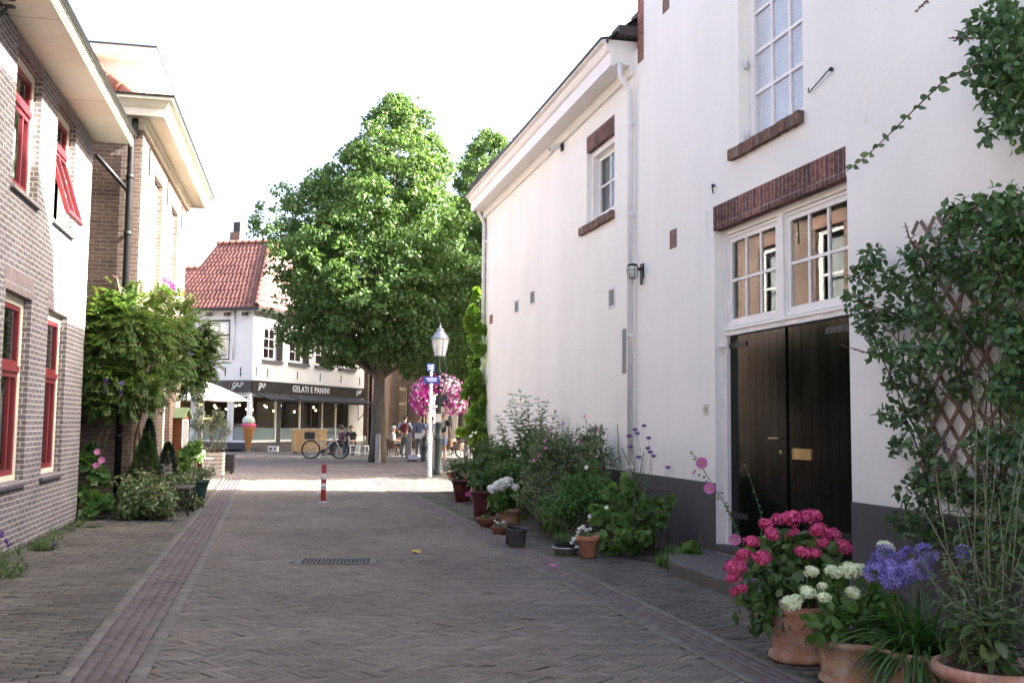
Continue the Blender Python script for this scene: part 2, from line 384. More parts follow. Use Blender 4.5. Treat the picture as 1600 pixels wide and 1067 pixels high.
# paint, metal, wood
M_WHITE = plain('white_paint', (.78, .76, .74), .45, var=.05, scale=4)
M_CREAM = plain('cream_paint', (.68, .64, .50), .5, var=.07, scale=4, bump=.05)
M_RED = plain('red_paint', (.19, .018, .025), .4, var=.12, scale=5)
M_BLACKDOOR = plain('black_gloss_paint', (.0040, .0048, .0043), .12, var=.25, scale=2, bump=.05, spec=.12, stretch=(3, 1, .5), bscale=2.5)
M_BLACK = plain('black_paint', (.020, .020, .022), .5, var=.15)
M_FASCIA = plain('shop_fascia', (.011, .0105, .012), .45, var=.1)
M_DARKMETAL = plain('dark_metal', (.035, .036, .038), .45, .6, var=.15)
M_ZINC = plain('zinc', (.32, .34, .37), .45, .7, var=.12, scale=5)
M_GALV = plain('galvanised_steel', (.50, .50, .50), .38, .85, var=.2, scale=14)
M_PIPEWHITE = plain('white_pipe', (.66, .65, .66), .5, var=.08, scale=6)
M_BRASS = plain('brass', (.55, .40, .20), .35, .9, var=.15)
M_GREENIRON = plain('green_cast_iron', (.030, .042, .038), .5, .2, var=.2)
M_SLATESILL = plain('slate_sill', (.085, .075, .085), .55, var=.15, scale=8)
M_WOOD = plain('light_wood', (.52, .33, .15), .55, var=.18, scale=3, stretch=(1, 1, .12), bump=.1)
M_TRELLIS = plain('brown_lattice_wood', (.165, .105, .072), .75, var=.3, scale=8, bump=.3)
M_BROWNWOOD = plain('cabinet_wood', (.20, .075, .028), .5, var=.2, scale=4, stretch=(1, 1, .15))
M_CRATEWOOD = plain('weathered_crate_wood', (.42, .37, .31), .85, var=.3, scale=5, stretch=(.2, 1, 3), bump=.3)
M_DARKWOOD = plain('dark_bench_wood', (.055, .036, .028), .6, var=.25, scale=6)
M_BARK = plain('tree_bark', (.105, .088, .068), .95, var=.4, scale=7, bump=1.0, bscale=18, stretch=(1, 1, .35))
M_WICKER = plain('wicker', (.130, .070, .040), .7, var=.35, scale=40, bump=.8, bscale=90)
M_CANVAS = plain('white_canvas', (.80, .79, .76), .8, var=.05, scale=2)
M_NAVY = plain('navy_canvas', (.020, .018, .030), .8, var=.12)
M_AWNING = plain('awning_cloth', (.012, .013, .018), .7, var=.12)
def terracotta(name, c, bloom=(.46, .40, .34), amt=.55, green_=.25):
    m = plain(name, c, .85, var=.2, scale=7, bump=.35, bscale=50); t = m.node_tree; N, L = t.nodes.new, t.links.new; b = t.nodes['Principled BSDF']
    src = b.inputs['Base Color'].links[0].from_socket; tc = N('ShaderNodeTexCoord'); n1 = N('ShaderNodeTexNoise'); n1.inputs['Scale'].default_value = 11; n1.inputs['Detail'].default_value = 9; n1.inputs['Roughness'].default_value = .7; L(tc.outputs['Object'], n1.inputs['Vector'])
    r = N('ShaderNodeMapRange'); r.inputs[1].default_value = .44; r.inputs[2].default_value = .64; r.inputs[3].default_value = 0; r.inputs[4].default_value = amt; L(n1.outputs['Fac'], r.inputs[0])
    mx = N('ShaderNodeMix'); mx.data_type = 'RGBA'; L(r.outputs[0], mx.inputs[0]); L(src, mx.inputs[6]); mx.inputs[7].default_value = rgba(bloom)
    n2 = N('ShaderNodeTexNoise'); n2.inputs['Scale'].default_value = 7.0; n2.inputs['Detail'].default_value = 8; mp = N('ShaderNodeMapping'); mp.inputs['Location'].default_value = (3, 7, 1); L(tc.outputs['Object'], mp.inputs[0]); L(mp.outputs[0], n2.inputs['Vector'])
    r2 = N('ShaderNodeMapRange'); r2.inputs[1].default_value = .46; r2.inputs[2].default_value = .66; r2.inputs[4].default_value = green_; L(n2.outputs['Fac'], r2.inputs[0])
    m2 = N('ShaderNodeMix'); m2.data_type = 'RGBA'; L(r2.outputs[0], m2.inputs[0]); L(mx.outputs[2], m2.inputs[6]); m2.inputs[7].default_value = rgba((.10, .09, .065)); L(m2.outputs[2], b.inputs['Base Color']); return m
M_TERRA = terracotta('aged_terracotta', (.36, .170, .115), amt=.62, green_=.4)
M_TERRA2 = terracotta('orange_terracotta', (.42, .165, .085), amt=.2, green_=.15)
M_TERRA3 = terracotta('pinkish_terracotta', (.34, .180, .125), amt=.6, green_=.45)
M_BUFF = plain('buff_clay', (.40, .235, .135), .75, var=.12, scale=7)
M_MAROON = plain('maroon_glaze', (.085, .018, .022), .35, var=.2)
M_BOWL = plain('brown_clay', (.22, .085, .050), .7, var=.2)
M_TEAL = plain('teal_glaze', (.020, .065, .060), .3, var=.2)
M_PLASTIC = plain('grey_plastic', (.085, .085, .092), .5, var=.1)
M_BLUE = plain('blue_enamel', (.018, .050, .26), .35, var=.05)
M_ENAMELWHITE = plain('white_enamel', (.80, .80, .80), .4, var=.04)
M_REDREF = plain('red_band', (.27, .012, .020), .4, var=.1)
M_RUBBER = plain('rubber', (.014, .014, .015), .6, var=.15)
M_BIKE = plain('bike_paint', (.42, .45, .46), .3, .3, var=.05)
M_TILE_RED = island('red_roof_tiles', [(.110, .040, .031), (.150, .055, .041), (.195, .075, .055), (.125, .047, .037), (.165, .064, .049)], .45, spec=.6, noise=.2, nscale=1)
M_TILE_OR = island('orange_roof_tiles', [(.24, .095, .065), (.33, .14, .095), (.29, .12, .08)], .7, noise=.2, nscale=3)
M_TILE_GREY = island('grey_roof_tiles', [(.05, .045, .045), (.08, .072, .07), (.065, .058, .056)], .7, noise=.2, nscale=3)
M_GLASS = glass('window_glass', (.84, .88, .87), 1.95, wav=.012)
M_GLASS_CLEAR = glass('shop_glass', (.92, .95, .95), 1.4)
M_LAMPGLASS = plain('frosted_lamp_glass', (.62, .62, .58), .3, var=.08)
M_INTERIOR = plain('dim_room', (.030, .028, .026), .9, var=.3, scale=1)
M_CURTAIN = plain('pale_curtain', (.42, .42, .42), .9, var=.12, scale=3, stretch=(9, 9, .2))
M_BLIND = plain('pleated_blind', (.80, .82, .86), .8, var=.05)
M_BULB = glow('warm_bulb', (1.0, .68, .28), 3.5)
M_STRIP = glow('warm_light_strip', (1.0, .66, .22), 1.3)
M_FROST = plain('frosted_film', (.16, .23, .25), .35, var=.06)
# greens and flowers
def green(name, cs, tr=.32, rough=.5, spec=.4): return island(name, cs, rough, tr, spec, noise=.12, nscale=3)
M_LIME = green('lime_leaves', [(.050, .100, .028), (.076, .140, .038), (.104, .178, .052), (.062, .118, .032), (.090, .158, .046)], .38)
M_WIST = green('wisteria_leaves', [(.055, .112, .022), (.080, .160, .032), (.042, .088, .020), (.085, .105, .030), (.115, .205, .042)], .40)
M_ROSE = green('rose_leaves', [(0.043, 0.096, 0.038), (0.067, 0.142, 0.049), (0.087, 0.181, 0.058), (0.049, 0.110, 0.052), (0.116, 0.189, 0.058)], .24, .42, .5)
M_ROSERED = green('red_rose_shoots', [(.12, .028, .026), (.085, .020, .022)], .2)
M_VINE = green('vine_leaves', [(.150, .270, .045), (.190, .330, .065), (.120, .220, .040)], .45)
M_HYDL = green('hydrangea_leaves', [(.040, .090, .024), (.055, .125, .030), (.070, .150, .036), (.090, .110, .040)], .25, .45, .5)
M_BRIGHTL = green('bright_leaves', [(.060, .135, .026), (.085, .180, .036), (.050, .110, .024)], .30)
M_MALLOW = green('mallow_leaves', [(.105, .205, .050), (.150, .270, .075), (.085, .170, .045)], .38)
M_GREYG = green('grey_green_leaves', [(.095, .140, .065), (.150, .205, .100), (.210, .265, .135), (.070, .115, .052)], .28)
M_MIDG = green('bed_leaves', [(.065, .120, .036), (.090, .165, .050), (.120, .195, .070), (.055, .100, .036)], .3)
M_DARKG = green('dark_bed_leaves', [(.050, .115, .028), (.075, .165, .040), (.100, .205, .050)], .3)
M_IVY = green('variegated_ivy_leaves', [(.045, .095, .028), (.075, .135, .042), (.340, .380, .200), (.055, .110, .034), (.230, .280, .125), (.060, .115, .036)], .2)
M_CONIF = green('conifer_needles', [(.028, .062, .018), (.042, .088, .024), (.052, .105, .030)], .12)
M_CONIFD = green('blue_conifer_needles', [(.018, .040, .024), (.028, .056, .032)], .1)
M_GRASSL = green('strap_leaves', [(.030, .090, .020), (.045, .120, .028), (.060, .145, .034)], .3, .4, .5)
M_OLIVE = green('olive_leaves', [(.140, .165, .105), (.190, .215, .145), (.105, .130, .075)], .25)
M_BUDL = green('buddleia_leaves', [(.060, .115, .045), (.085, .150, .060), (.120, .170, .095), (.100, .165, .040)], .3)
M_STEM = plain('green_stem', (.105, .135, .055), .7, var=.25, scale=9)
M_TWIG = plain('brown_twig', (.085, .055, .035), .8, var=.3, scale=9)
M_PALESTEM = plain('pale_stem', (.155, .165, .10), .7, var=.2, scale=9)
def petal(name, cs, tr=.25): return island(name, cs, .6, tr, .3, noise=.08, nscale=6)
M_PINKHYD = petal('crimson_florets', [(.44, .040, .140), (.55, .075, .205), (.66, .140, .290), (.38, .028, .11)])
M_WHITEHYD = petal('greenish_white_florets', [(.62, .70, .50), (.72, .78, .62), (.55, .64, .38)])
M_WHITEFL = petal('white_petals', [(.78, .78, .76), (.70, .72, .68)])
M_AGAP = petal('violet_blue_petals', [(.15, .12, .38), (.21, .18, .47), (.30, .27, .56)])
M_HOLLY = petal('pink_hollyhock_petals', [(.50, .14, .33), (.58, .20, .41)])
M_PET_MAG = petal('magenta_petunias', [(.36, .012, .18), (.46, .028, .25), (.54, .08, .34)], .3)
M_PET_PINK = petal('pale_pink_petunias', [(.74, .40, .56), (.78, .55, .64), (.70, .30, .48)], .35)
M_PET_WHITE = petal('white_petunias', [(.82, .80, .78), (.80, .74, .76)], .35)
M_REDFL = petal('red_petals', [(.42, .030, .060), (.52, .06, .12)])
M_PINKFL = petal('pink_geraniums', [(.66, .10, .33), (.74, .2, .45)])
M_PURPLEFL = petal('purple_petals', [(.14, .05, .26), (.21, .09, .36)])
M_LILAC = petal('lilac_petals', [(.25, .18, .46), (.32, .25, .55)])
M_YELLOW = petal('yellow_centre', [(.62, .48, .12), (.55, .50, .2)])
# ------------------------------------------------------------------ ground and paving
def pf(pts, deg=3):
    a = np.array(pts); c = np.polyfit(a[:, 1], a[:, 0], deg)
    return lambda y: np.polyval(c, y)
BL0 = pf([(-2.5, 5.62), (-3.15, 8.24), (-4.09, 12.13), (-4.83, 15.4), (-5.75, 19.2), (-6.35, 21.6), (-7.06, 24.48)])
BL1 = pf([(-2.1, 5.64), (-2.56, 7.47), (-3.51, 11.56), (-4.55, 15.98), (-5.40, 19.34), (-5.95, 21.6), (-6.6, 24.4)])
BR0 = pf([(1.34, 5.77), (1.15, 6.67), (.71, 8.44), (.17, 10.53), (-.93, 14.35), (-2.38, 20.51), (-3.3, 24.6)])
BR1 = pf([(1.66, 5.89), (1.47, 7.06), (1.05, 8.8), (.62, 10.24), (-.66, 15.14), (-2.24, 21.92), (-3.02, 25.2)])
Y0, Y1 = 1.5, 25.4
WR = lambda y: 1.63 - .259 * (y - 12.832)          # foot of the white houses
WL = lambda y: -6.198 - .2276 * (y - 14.348)       # foot of the grey brick house
def pavers(name, C, ang, l, wd, mt, z=0.0, gap=.007, kind='structure', h=.03, jz=.002, tilt=.010):
    C = np.asarray(C); n = len(C); ang = np.broadcast_to(np.asarray(ang, float), (n,))
    l = np.broadcast_to(np.asarray(l, float), (n,)); wd = np.broadcast_to(np.asarray(wd, float), (n,))
    ang = ang + RNG.normal(size=n) * .006
    u = np.stack([np.cos(ang), np.sin(ang)], 1); v = np.stack([-u[:, 1], u[:, 0]], 1)
    zc = z + RNG.normal(size=n) * jz + (.0 if wd.mean() > .09 else .003) * (np.sin(C[:, 0] * 1.7 + C[:, 1] * .6) * np.sin(C[:, 1] * 1.1 - C[:, 0] * .4 + 1) - 1) * (z == 0); ta, tb = RNG.normal(size=n) * tilt, RNG.normal(size=n) * tilt
    V = np.zeros((n, 8, 3))
    for k, (a, b) in enumerate(((-1, -1), (1, -1), (1, 1), (-1, 1))):
        for lev, ins in ((0, gap / 2 + .004), (4, gap / 2)):
            du = a * (l / 2 - ins); dv = b * (wd / 2 - ins)
            V[:, k + lev, :2] = C + u * du[:, None] + v * dv[:, None]
            V[:, k + lev, 2] = zc + du * ta + dv * tb if lev == 0 else zc - (.005 if lev else 0)
    for k in range(4): V[:, 4 + k, 2] = V[:, k, 2] - .006
    Fq = np.array([(0, 1, 2, 3), (0, 4, 5, 1), (1, 5, 6, 2), (2, 6, 7, 3), (3, 7, 4, 0)])
    Fc = Fq[None] + (np.arange(n) * 8)[:, None, None]
    o = nmesh(name, V.reshape(-1, 3), Fc.reshape(-1, 4), mt)
    o['kind'] = kind
    return o
g = MB(); g.face([(-400, -300, -.03), (400, -300, -.03), (400, 600, -.03), (-400, 600, -.03)])
kindof(g.build('ground', M_OUTGROUND))
g = MB(); g.face([(-24, 1.2, -.022), (14, 1.2, -.022), (14, 63, -.022), (-24, 63, -.022)]); kindof(g.build('sand_bed', M_SAND))
def herring(x0, x1, y0, y1, W=.05, k=4, rot=math.pi / 4):
    out = []; c, s = math.cos(rot), math.sin(rot); R = int(max(x1 - x0, y1 - y0) / W) + 8
    cx, cyy = (x0 + x1) / 2, (y0 + y1) / 2
    j, m = np.meshgrid(np.arange(-R, R), np.arange(-R // (2 * k) - R // (2*k) - 2, R // k + 2), indexing='ij')
    hx = (j + 2 * k * m + k / 2.).ravel() * W; hy = (j + .5).ravel() * W
    vx = (j + 2 * k * m + k + .5).ravel() * W; vy = (j - k + 1 + k / 2.).ravel() * W
    X = np.concatenate([hx, vx]); Yy = np.concatenate([hy, vy]); A = np.concatenate([np.zeros(len(hx)), np.full(len(vx), math.pi / 2)])
    P = np.stack([cx + X * c - Yy * s, cyy + X * s + Yy * c], 1); A = A + rot
    ok = (P[:, 0] > x0) & (P[:, 0] < x1) & (P[:, 1] > y0) & (P[:, 1] < y1)
    return P[ok], A[ok]
P, A = herring(-8, 4.5, Y0, Y1 + .2, rot=-math.pi / 4 + .06)
ok = (P[:, 0] > BL1(P[:, 1]) + .03) & (P[:, 0] < BR0(P[:, 1]) + .06)
# the drain in the road leaves a hole in the paving
DRAIN = G(525, 877)
q = P - np.array((DRAIN.x, DRAIN.y)); ok &= ~((abs(q[:, 0]) < .42) & (abs(q[:, 1]) < .2))
pavers('road', P[ok], A[ok], .2, .05, M_PAVER, gap=.007)
def along(name, fa, fb, y0, y1, l, rows, mt, z=0.0, cross=False):
    """courses that follow a curving strip between x = fa(y) and x = fb(y)"""
    C, A, Wd, Ls = [], [], [], []
    for r in range(rows):
        t = (r + .5) / rows; f = lambda y: fa(y) * (1 - t) + fb(y) * t
        y = y0 + (l * .5 if r % 2 else 0)
        while y < y1:
            sl = (f(y + .01) - f(y)) / .01; th = math.atan2(1, sl)
            st = l / math.hypot(1, sl)
            wd = (fb(y) - fa(y)) / rows / math.hypot(1, sl)
            ym = y + st / 2
            C.append((f(ym), ym)); A.append(th); Wd.append(wd); Ls.append(l); y += st
    return pavers(name, C, A, Ls, Wd, mt, z, gap=.002, jz=.001, tilt=.006)
e_ = .085
along('gutter', lambda y: BL0(y) + e_, lambda y: BL1(y) - .005, Y0, Y1, .21, 4, M_PAVER_P, .002)
along('gutter', lambda y: BR0(y) + e_ * .8, lambda y: BR1(y) - e_ * .8, Y0, Y1, .21, 4, M_PAVER_P, .002)
for fa, fb in ((BL0, lambda y: BL0(y) + e_), (lambda y: BL1(y), lambda y: BL1(y) + .10), (BR0, lambda y: BR0(y) + e_ * .8), (lambda y: BR1(y) - e_ * .8, BR1)):
    along('kerb', fa, fb, Y0, Y1, .2, 1, M_EDGER, .006)
def coursed(name, f0, f1, y0, y1, slope, l, wd, mt, z=0.0):
    """rows of narrow pavers laid across, joints nearly in line, between two curved edges"""
    th = math.atan2(slope, 1); u = np.array((math.cos(th), -math.sin(th) * -1)); 
    d = np.array((slope, 1)) / math.hypot(1, slope); n = np.array((d[1], -d[0]))
    a = np.arange(-10, 34, wd); b = np.arange(-14, 14, l)
    aa, bb = np.meshgrid(a, b, indexing='ij')
    bb = bb + ((np.arange(len(a)) % 2) * l * .5 + RNG.normal(size=len(a)) * .008)[:, None]
    C = (aa[..., None] * d + bb[..., None] * n).reshape(-1, 2)
    ok = (C[:, 1] > y0) & (C[:, 1] < y1) & (C[:, 0] > f0(C[:, 1])) & (C[:, 0] < f1(C[:, 1]))
    return pavers(name, C[ok], math.atan2(n[1], n[0]), l, wd, mt, z, jz=.002, tilt=.010, gap=.009)
coursed('pavement', lambda y: np.minimum(WL(y) + .0, 0) - .9 * (y > 14.4), lambda y: BL0(y) + .13, Y0, Y1, -.235, .205, .060, M_PAVER_L)
coursed('pavement', lambda y: BR1(y) - .12, lambda y: WR(y) + .0 + 3.5 * (y > 21.4), Y0, Y1 + .5, -.259, .205, .060, M_PAVER_L)
# the square beyond: purple-brown roadway, then the pale terrace paving in front of the shops
def stretcher(name, x0, x1, y0, y1, l, wd, ang, mt, keep, z=0.0):
    R = math.hypot(x1 - x0, y1 - y0) / 2 + 1; a = np.arange(-R, R, l); b = np.arange(-R, R, wd)
    aa, bb = np.meshgrid(a, b, indexing='ij'); aa = aa + (np.arange(len(b)) % 2)[None, :] * l / 2
    c, s = math.cos(ang), math.sin(ang)
    P = np.stack([(x0 + x1) / 2 + aa * c - bb * s, (y0 + y1) / 2 + aa * s + bb * c], -1).reshape(-1, 2)
    ok = (P[:, 0] > x0) & (P[:, 0] < x1) & (P[:, 1] > y0) & (P[:, 1] < y1) & keep(P)
    return pavers(name, P[ok], ang, l, wd, mt, z)
TERR = lambda P: P[:, 1] > 37.0 + .0 * P[:, 0] - np.clip(-(P[:, 0] + 4.5), 0, 30) * -.62
ROADX = lambda P: ~((P[:, 0] > -3.1) & (P[:, 1] < 27.9 - .35 * (P[:, 0] + 3.1) * 0) & (P[:, 0] > BR1(25.2) - .25 * (P[:, 1] - 25.2)))
stretcher('square', -24, 12, Y1, 48, .2, .1, 1.1, M_SQUARE, lambda P: ~TERR(P) & ROADX(P), .0)
stretcher('pavement', -3.9, 12, Y1 + .45, 28, .2, .1, .0, M_PAVER_L, lambda P: ~ROADX(P), .0)
stretcher('terrace_paving', -22, 12, 36, 62, .3, .15, .35, M_TERRACE, TERR, .004)
# planting bed at the foot of the white houses
bed = MB(); N_ = 40; rows = []
for i in range(N_ + 1):
    y = 9.9 + (21.0 - 9.9) * i / N_; xw = WR(y) + .02
    wdt = min(1.0, .15 + (y - 9.9) * .6) * (1.05 + .08 * math.sin(y * 2.1))
    rows.append([(xw - wdt * t, y + rnd.uniform(-.03, .03), .006 + .075 * math.sin(min(1, t * 1.0) * math.pi * .5 + math.pi * .5) * (0.6 + .4 * rnd.random())) for t in (0, .2, .4, .6, .8, 1)])
bed.grid(rows); kindof(bed.build('planting_bed', M_SOIL))
# ------------------------------------------------------------------ houses: shared builders
def frame(name, label, cat, o, d):
    """an Empty at (o) whose x runs along the facade to the right, y into the house"""
    return thing(name, label, cat, (o[0], o[1], 0), math.atan2(d[1], d[0]))
def facade(m, x0, x1, z0, z1, holes, depth=.1, y=0.0):
    xs = sorted({x0, x1, *[h[0] for h in holes], *[h[1] for h in holes]}); zs = sorted({z0, z1, *[h[2] for h in holes], *[h[3] for h in holes]})
    xs = [v for v in xs if x0 <= v <= x1]; zs = [v for v in zs if z0 <= v <= z1]
    for i in range(len(xs) - 1):
        for j in range(len(zs) - 1):
            cx_, cz_ = (xs[i] + xs[i + 1]) / 2, (zs[j] + zs[j + 1]) / 2
            if any(h[0] < cx_ < h[1] and h[2] < cz_ < h[3] for h in holes): continue
            q = [(xs[i], y, zs[j]), (xs[i + 1], y, zs[j]), (xs[i + 1], y, zs[j + 1]), (xs[i], y, zs[j + 1])]
            m.face(q)
    for a, b, c, e in holes:
        for p, q in (((a, c), (a, e)), ((b, e), (b, c)), ((b, c), (a, c)), ((a, e), (b, e))):
            P = [(p[0], y, p[1]), (p[0], y + depth, p[1]), (q[0], y + depth, q[1]), (q[0], y, q[1])]
            if p[0] == q[0]: uv = [(v[1] + .05, v[2]) for v in P]
            else: uv = [(v[0], v[1]) for v in P]
            m.face(P, uv)
    return m
def wallquad(m, a, b, z0, z1, u0=0.0):
    """plain wall from plan point a to b"""
    L_ = math.hypot(b[0] - a[0], b[1] - a[1])
    m.face([(*a, z0), (*b, z0), (*b, z1), (*a, z1)], [(u0, z0), (u0 + L_, z0), (u0 + L_, z1), (u0, z1)])
def rframe(m, x0, x1, z0, z1, y, t, d, b=None, sides='lrtb'):
    """four mitre-less bars butted together round an opening"""
    b = t if b is None else b
    m.box(x0, x0 + t, y, y + d, z0, z1); m.box(x1 - t, x1, y, y + d, z0, z1)
    m.box(x0 + t, x1 - t, y, y + d, z1 - t, z1); m.box(x0 + t, x1 - t, y, y + d, z0, z0 + b)
def sash_window(par, x0, x1, z0, z1, y, fmat, t=.06, cols=2, rows=2, mt=.026, gmat=None, label=None, depth=.06, smat=None, st=.045, back=None, name='window'):
    m = MB(); rframe(m, x0, x1, z0, z1, y, t, depth)
    w_ = m.build(name, fmat, par, .004)
    if label: w_['label'] = label
    a, b, c, e = x0 + t, x1 - t, z0 + t, z1 - t
    s = MB(); rframe(s, a, b, c, e, y + .012, st, .035)
    gx0, gx1, gz0, gz1 = a + st, b - st, c + st, e - st
    for i in range(1, cols):
        x = gx0 + (gx1 - gx0) * i / cols; s.box(x - mt / 2, x + mt / 2, y + .016, y + .04, gz0, gz1)
    for j in range(1, rows):
        z = gz0 + (gz1 - gz0) * j / rows
        for i in range(cols):
            xa = gx0 + (gx1 - gx0) * i / cols + (mt / 2 if i else 0); xb = gx0 + (gx1 - gx0) * (i + 1) / cols - (mt / 2 if i < cols - 1 else 0)
            s.box(xa, xb, y + .017, y + .039, z - mt / 2, z + mt / 2)
    s.build('sash', smat or fmat, w_, .003)
    g = MB(); g.face([(gx0, y + .03, gz0), (gx1, y + .03, gz0), (gx1, y + .03, gz1), (gx0, y + .03, gz1)])
    g.build('pane', gmat or M_GLASS, w_)
    if back is not None:
        k = MB(); n = 30
        k.grid([[(a + (b - a) * i / n, y + .16 + .012 * math.sin(i * 2.1), z) for i in range(n + 1)] for z in (c, e)])
        k.build('curtain', back, w_)
    return w_
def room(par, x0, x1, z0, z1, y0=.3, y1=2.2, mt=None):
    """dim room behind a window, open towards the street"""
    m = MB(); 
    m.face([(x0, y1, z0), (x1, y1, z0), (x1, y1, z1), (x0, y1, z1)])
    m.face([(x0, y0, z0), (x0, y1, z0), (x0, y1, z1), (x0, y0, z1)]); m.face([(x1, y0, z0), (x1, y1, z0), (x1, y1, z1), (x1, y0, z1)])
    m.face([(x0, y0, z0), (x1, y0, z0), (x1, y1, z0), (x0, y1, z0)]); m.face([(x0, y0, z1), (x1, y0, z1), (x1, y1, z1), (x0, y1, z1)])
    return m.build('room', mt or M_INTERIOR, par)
def pantiles(m, P0, u, v, Lu, Lv, lo=None, hi=None, pitch=.24, course=.33, amp=.035):
    """corrugated tiles: u along the eave, v up the slope; lo(t), hi(t) limit u as a function of v"""
    P0, u, v = Vector(P0), Vector(u).normalized(), Vector(v).normalized(); nn = u.cross(v).normalized()
    if nn.z < 0: nn = -nn
    lo = lo or (lambda t: 0.0); hi = hi or (lambda t: Lu)
    nr = max(1, round(Lv / course)); cs = Lv / nr
    for r in range(nr):
        v0, v1 = r * cs, (r + 1) * cs + .03
        a, b = lo((v0 + v1) / 2), hi((v0 + v1) / 2)
        nc = max(1, round((b - a) / pitch))
        for c in range(nc):
            ua = a + (b - a) * c / nc; pw = (b - a) / nc; prof = []
            for k in range(7):
                t = k / 6.0; h = amp * (math.sin(2 * math.pi * (t * .98 + .02)) * .62 + .5)
                prof.append((ua + pw * t * 1.03, h))
            jit = rnd.uniform(-.006, .006)
            rows = [[P0 + u * x + v * (v0 - .012) + nn * (h - .02) for x, h in prof], [P0 + u * x + v * v0 + nn * (h + .022 + jit) for x, h in prof], [P0 + u * x + v * v1 + nn * (h + jit) for x, h in prof]]
            m.grid(rows, smooth=True)
    return m
def ridge_caps(m, a, b, r=.12, L=.36):
    a, b = Vector(a), Vector(b); n = max(1, round((b - a).length / L)); d = (b - a) / n
    for i in range(n):
        p, q = a + d * i, a + d * (i + 1.06)
        m.tube([p, p + d * .12, p + d * .16, q], [r * 1.15, r * 1.15, r, r * .94], 10, True)
def text_mesh(body, size, mt, par, name, M, ext=.006, shear=0.0, off=0.0, space=1.0):
    cu = bpy.data.curves.new(name, 'FONT'); cu.body = body; cu.size = size; cu.extrude = ext; cu.align_x = 'CENTER'; cu.align_y = 'CENTER'
    cu.shear = shear; cu.offset = off; cu.space_character = space
    o = bpy.data.objects.new(name, cu); COL.objects.link(o)
    dg = bpy.context.evaluated_depsgraph_get(); me = bpy.data.meshes.new_from_object(o.evaluated_get(dg))
    bpy.data.objects.remove(o)
    me.transform(M); me.materials.clear(); me.materials.append(mt)
    o = bpy.data.objects.new(name, me); COL.objects.link(o); o.parent = par
    return o
# text stands upright on a facade: text x -> x, text y -> z, faces -y
def TM(x, y, z, rz=0.0): return Matrix.Translation((x, y, z)) @ Matrix.Rotation(rz, 4, 'Z') @ Matrix.Rotation(math.pi / 2, 4, 'X')

# ------------------------------------------------------------------ right side: tall white house with the black double door
DR = (.2507, -.9681)
H1 = frame('white_house', 'tall white rendered house with black double door and dark grey plinth', 'house', (1.63, 12.832), DR)
holes = [(2.80, 4.05, 4.33, 6.25), (2.217, 4.715, .13, 3.57), (6.6, 7.8, 4.33, 6.25), (9.4, 10.6, 4.33, 6.25)]
m = MB(); facade(m, 0, 14, 0, 8.1, holes, .2)
wallquad(m, (14, 0), (14, 8), 0, 8.1); wallquad(m, (14, 8), (0, 8), 0, 8.1); wallquad(m, (0, 8), (0, 0), 0, 8.1)
m.build('wall', M_STUCCO, H1)
m = MB(); m.face([(-.1, -.3, 8.1), (14, -.3, 8.1), (14, 3.9, 12.4), (2.3, 3.9, 12.4)]); m.face([(14, 8.2, 8.1), (-.1, 8.2, 8.1), (2.3, 3.9, 12.4), (14, 3.9, 12.4)])
m.face([(-.1, 8.2, 8.1), (-.1, -.3, 8.1), (2.3, 3.9, 12.4)]); m.face([(14, -.3, 8.1), (14, 8.2, 8.1), (14, 3.9, 12.4)])
m.build('roof', M_TILE_GREY, H1)
m = MB(); m.box(.0, 2.212, -.014, .086, 0, .84); m.box(4.72, 14, -.014, .086, 0, .84); m.build('plinth', M_PLINTH, H1, .004)
m = MB(); m.box(2.2, 4.705, -.004, .15, 3.555, 3.82)
M_LINTEL = brick('red_lintel_brick', (.070, .042, .038), (.195, .080, .066), (.24, .20, .18), bw=.24, bh=.072, ms=.006, soldier=True, offset=0, patch=.75)
m.build('lintel', M_LINTEL, H1)
def brick_ledge(par, x0, x1, z0, z1, y0=-.06, y1=.115, wd=.082, name='sill'):
    """bricks on edge, each a little different"""
    m = MB(); n = max(1, round((x1 - x0) / wd)); s = (x1 - x0) / n
    for i in range(n):
        a = x0 + s * i + .003; j = rnd.uniform(-.006, .006); k = rnd.uniform(-.004, .004)
        M = Matrix.Shear('XZ', 4, (0, 0)) if False else None
        m.box(a, a + s - .006, y0 + j, y1, z0 + k, z1 + k)
    m.box(x0 + .004, x1 - .004, y0 + .014, y1 - .002, z0 + .01, z1 - .01)
    return m.build(name, M_LEDGE, par, .005)
M_GLASS_BRIGHT = glass('pale_glass', (.97, .98, 1.0), 1.9)
M_LEDGE = island('ledge_bricks', [(.105, .065, .050), (.145, .085, .062), (.190, .105, .075), (.120, .082, .072), (.23, .17, .14)], .85, noise=.3, nscale=14, bump=.5)
brick_ledge(H1, 2.65, 4.065, 4.212, 4.325)
# bare brick showing at the corner above the lower roof, and two bare patches
m = MB(); m.box(-.008, .20, -.004, .02, 6.2, 8.0); m.box(-.008, .02, .02, .9, 6.5, 8.0)
m.build('bare_brick_corner', M_BRICK_RED, H1)
for a, b, c, e in ((1.02, 1.235, 3.55, 3.775), (.82, 1.03, 6.54, 6.72)):
    m = MB(); 
    for k in range(3): m.box(a + (b - a) * k / 3 + .004, a + (b - a) * (k + 1) / 3 - .004, -.003 - .004 * (k % 2), .02, c, e)
    m.build('bare_brick_patch', M_LEDGE, H1, .004)
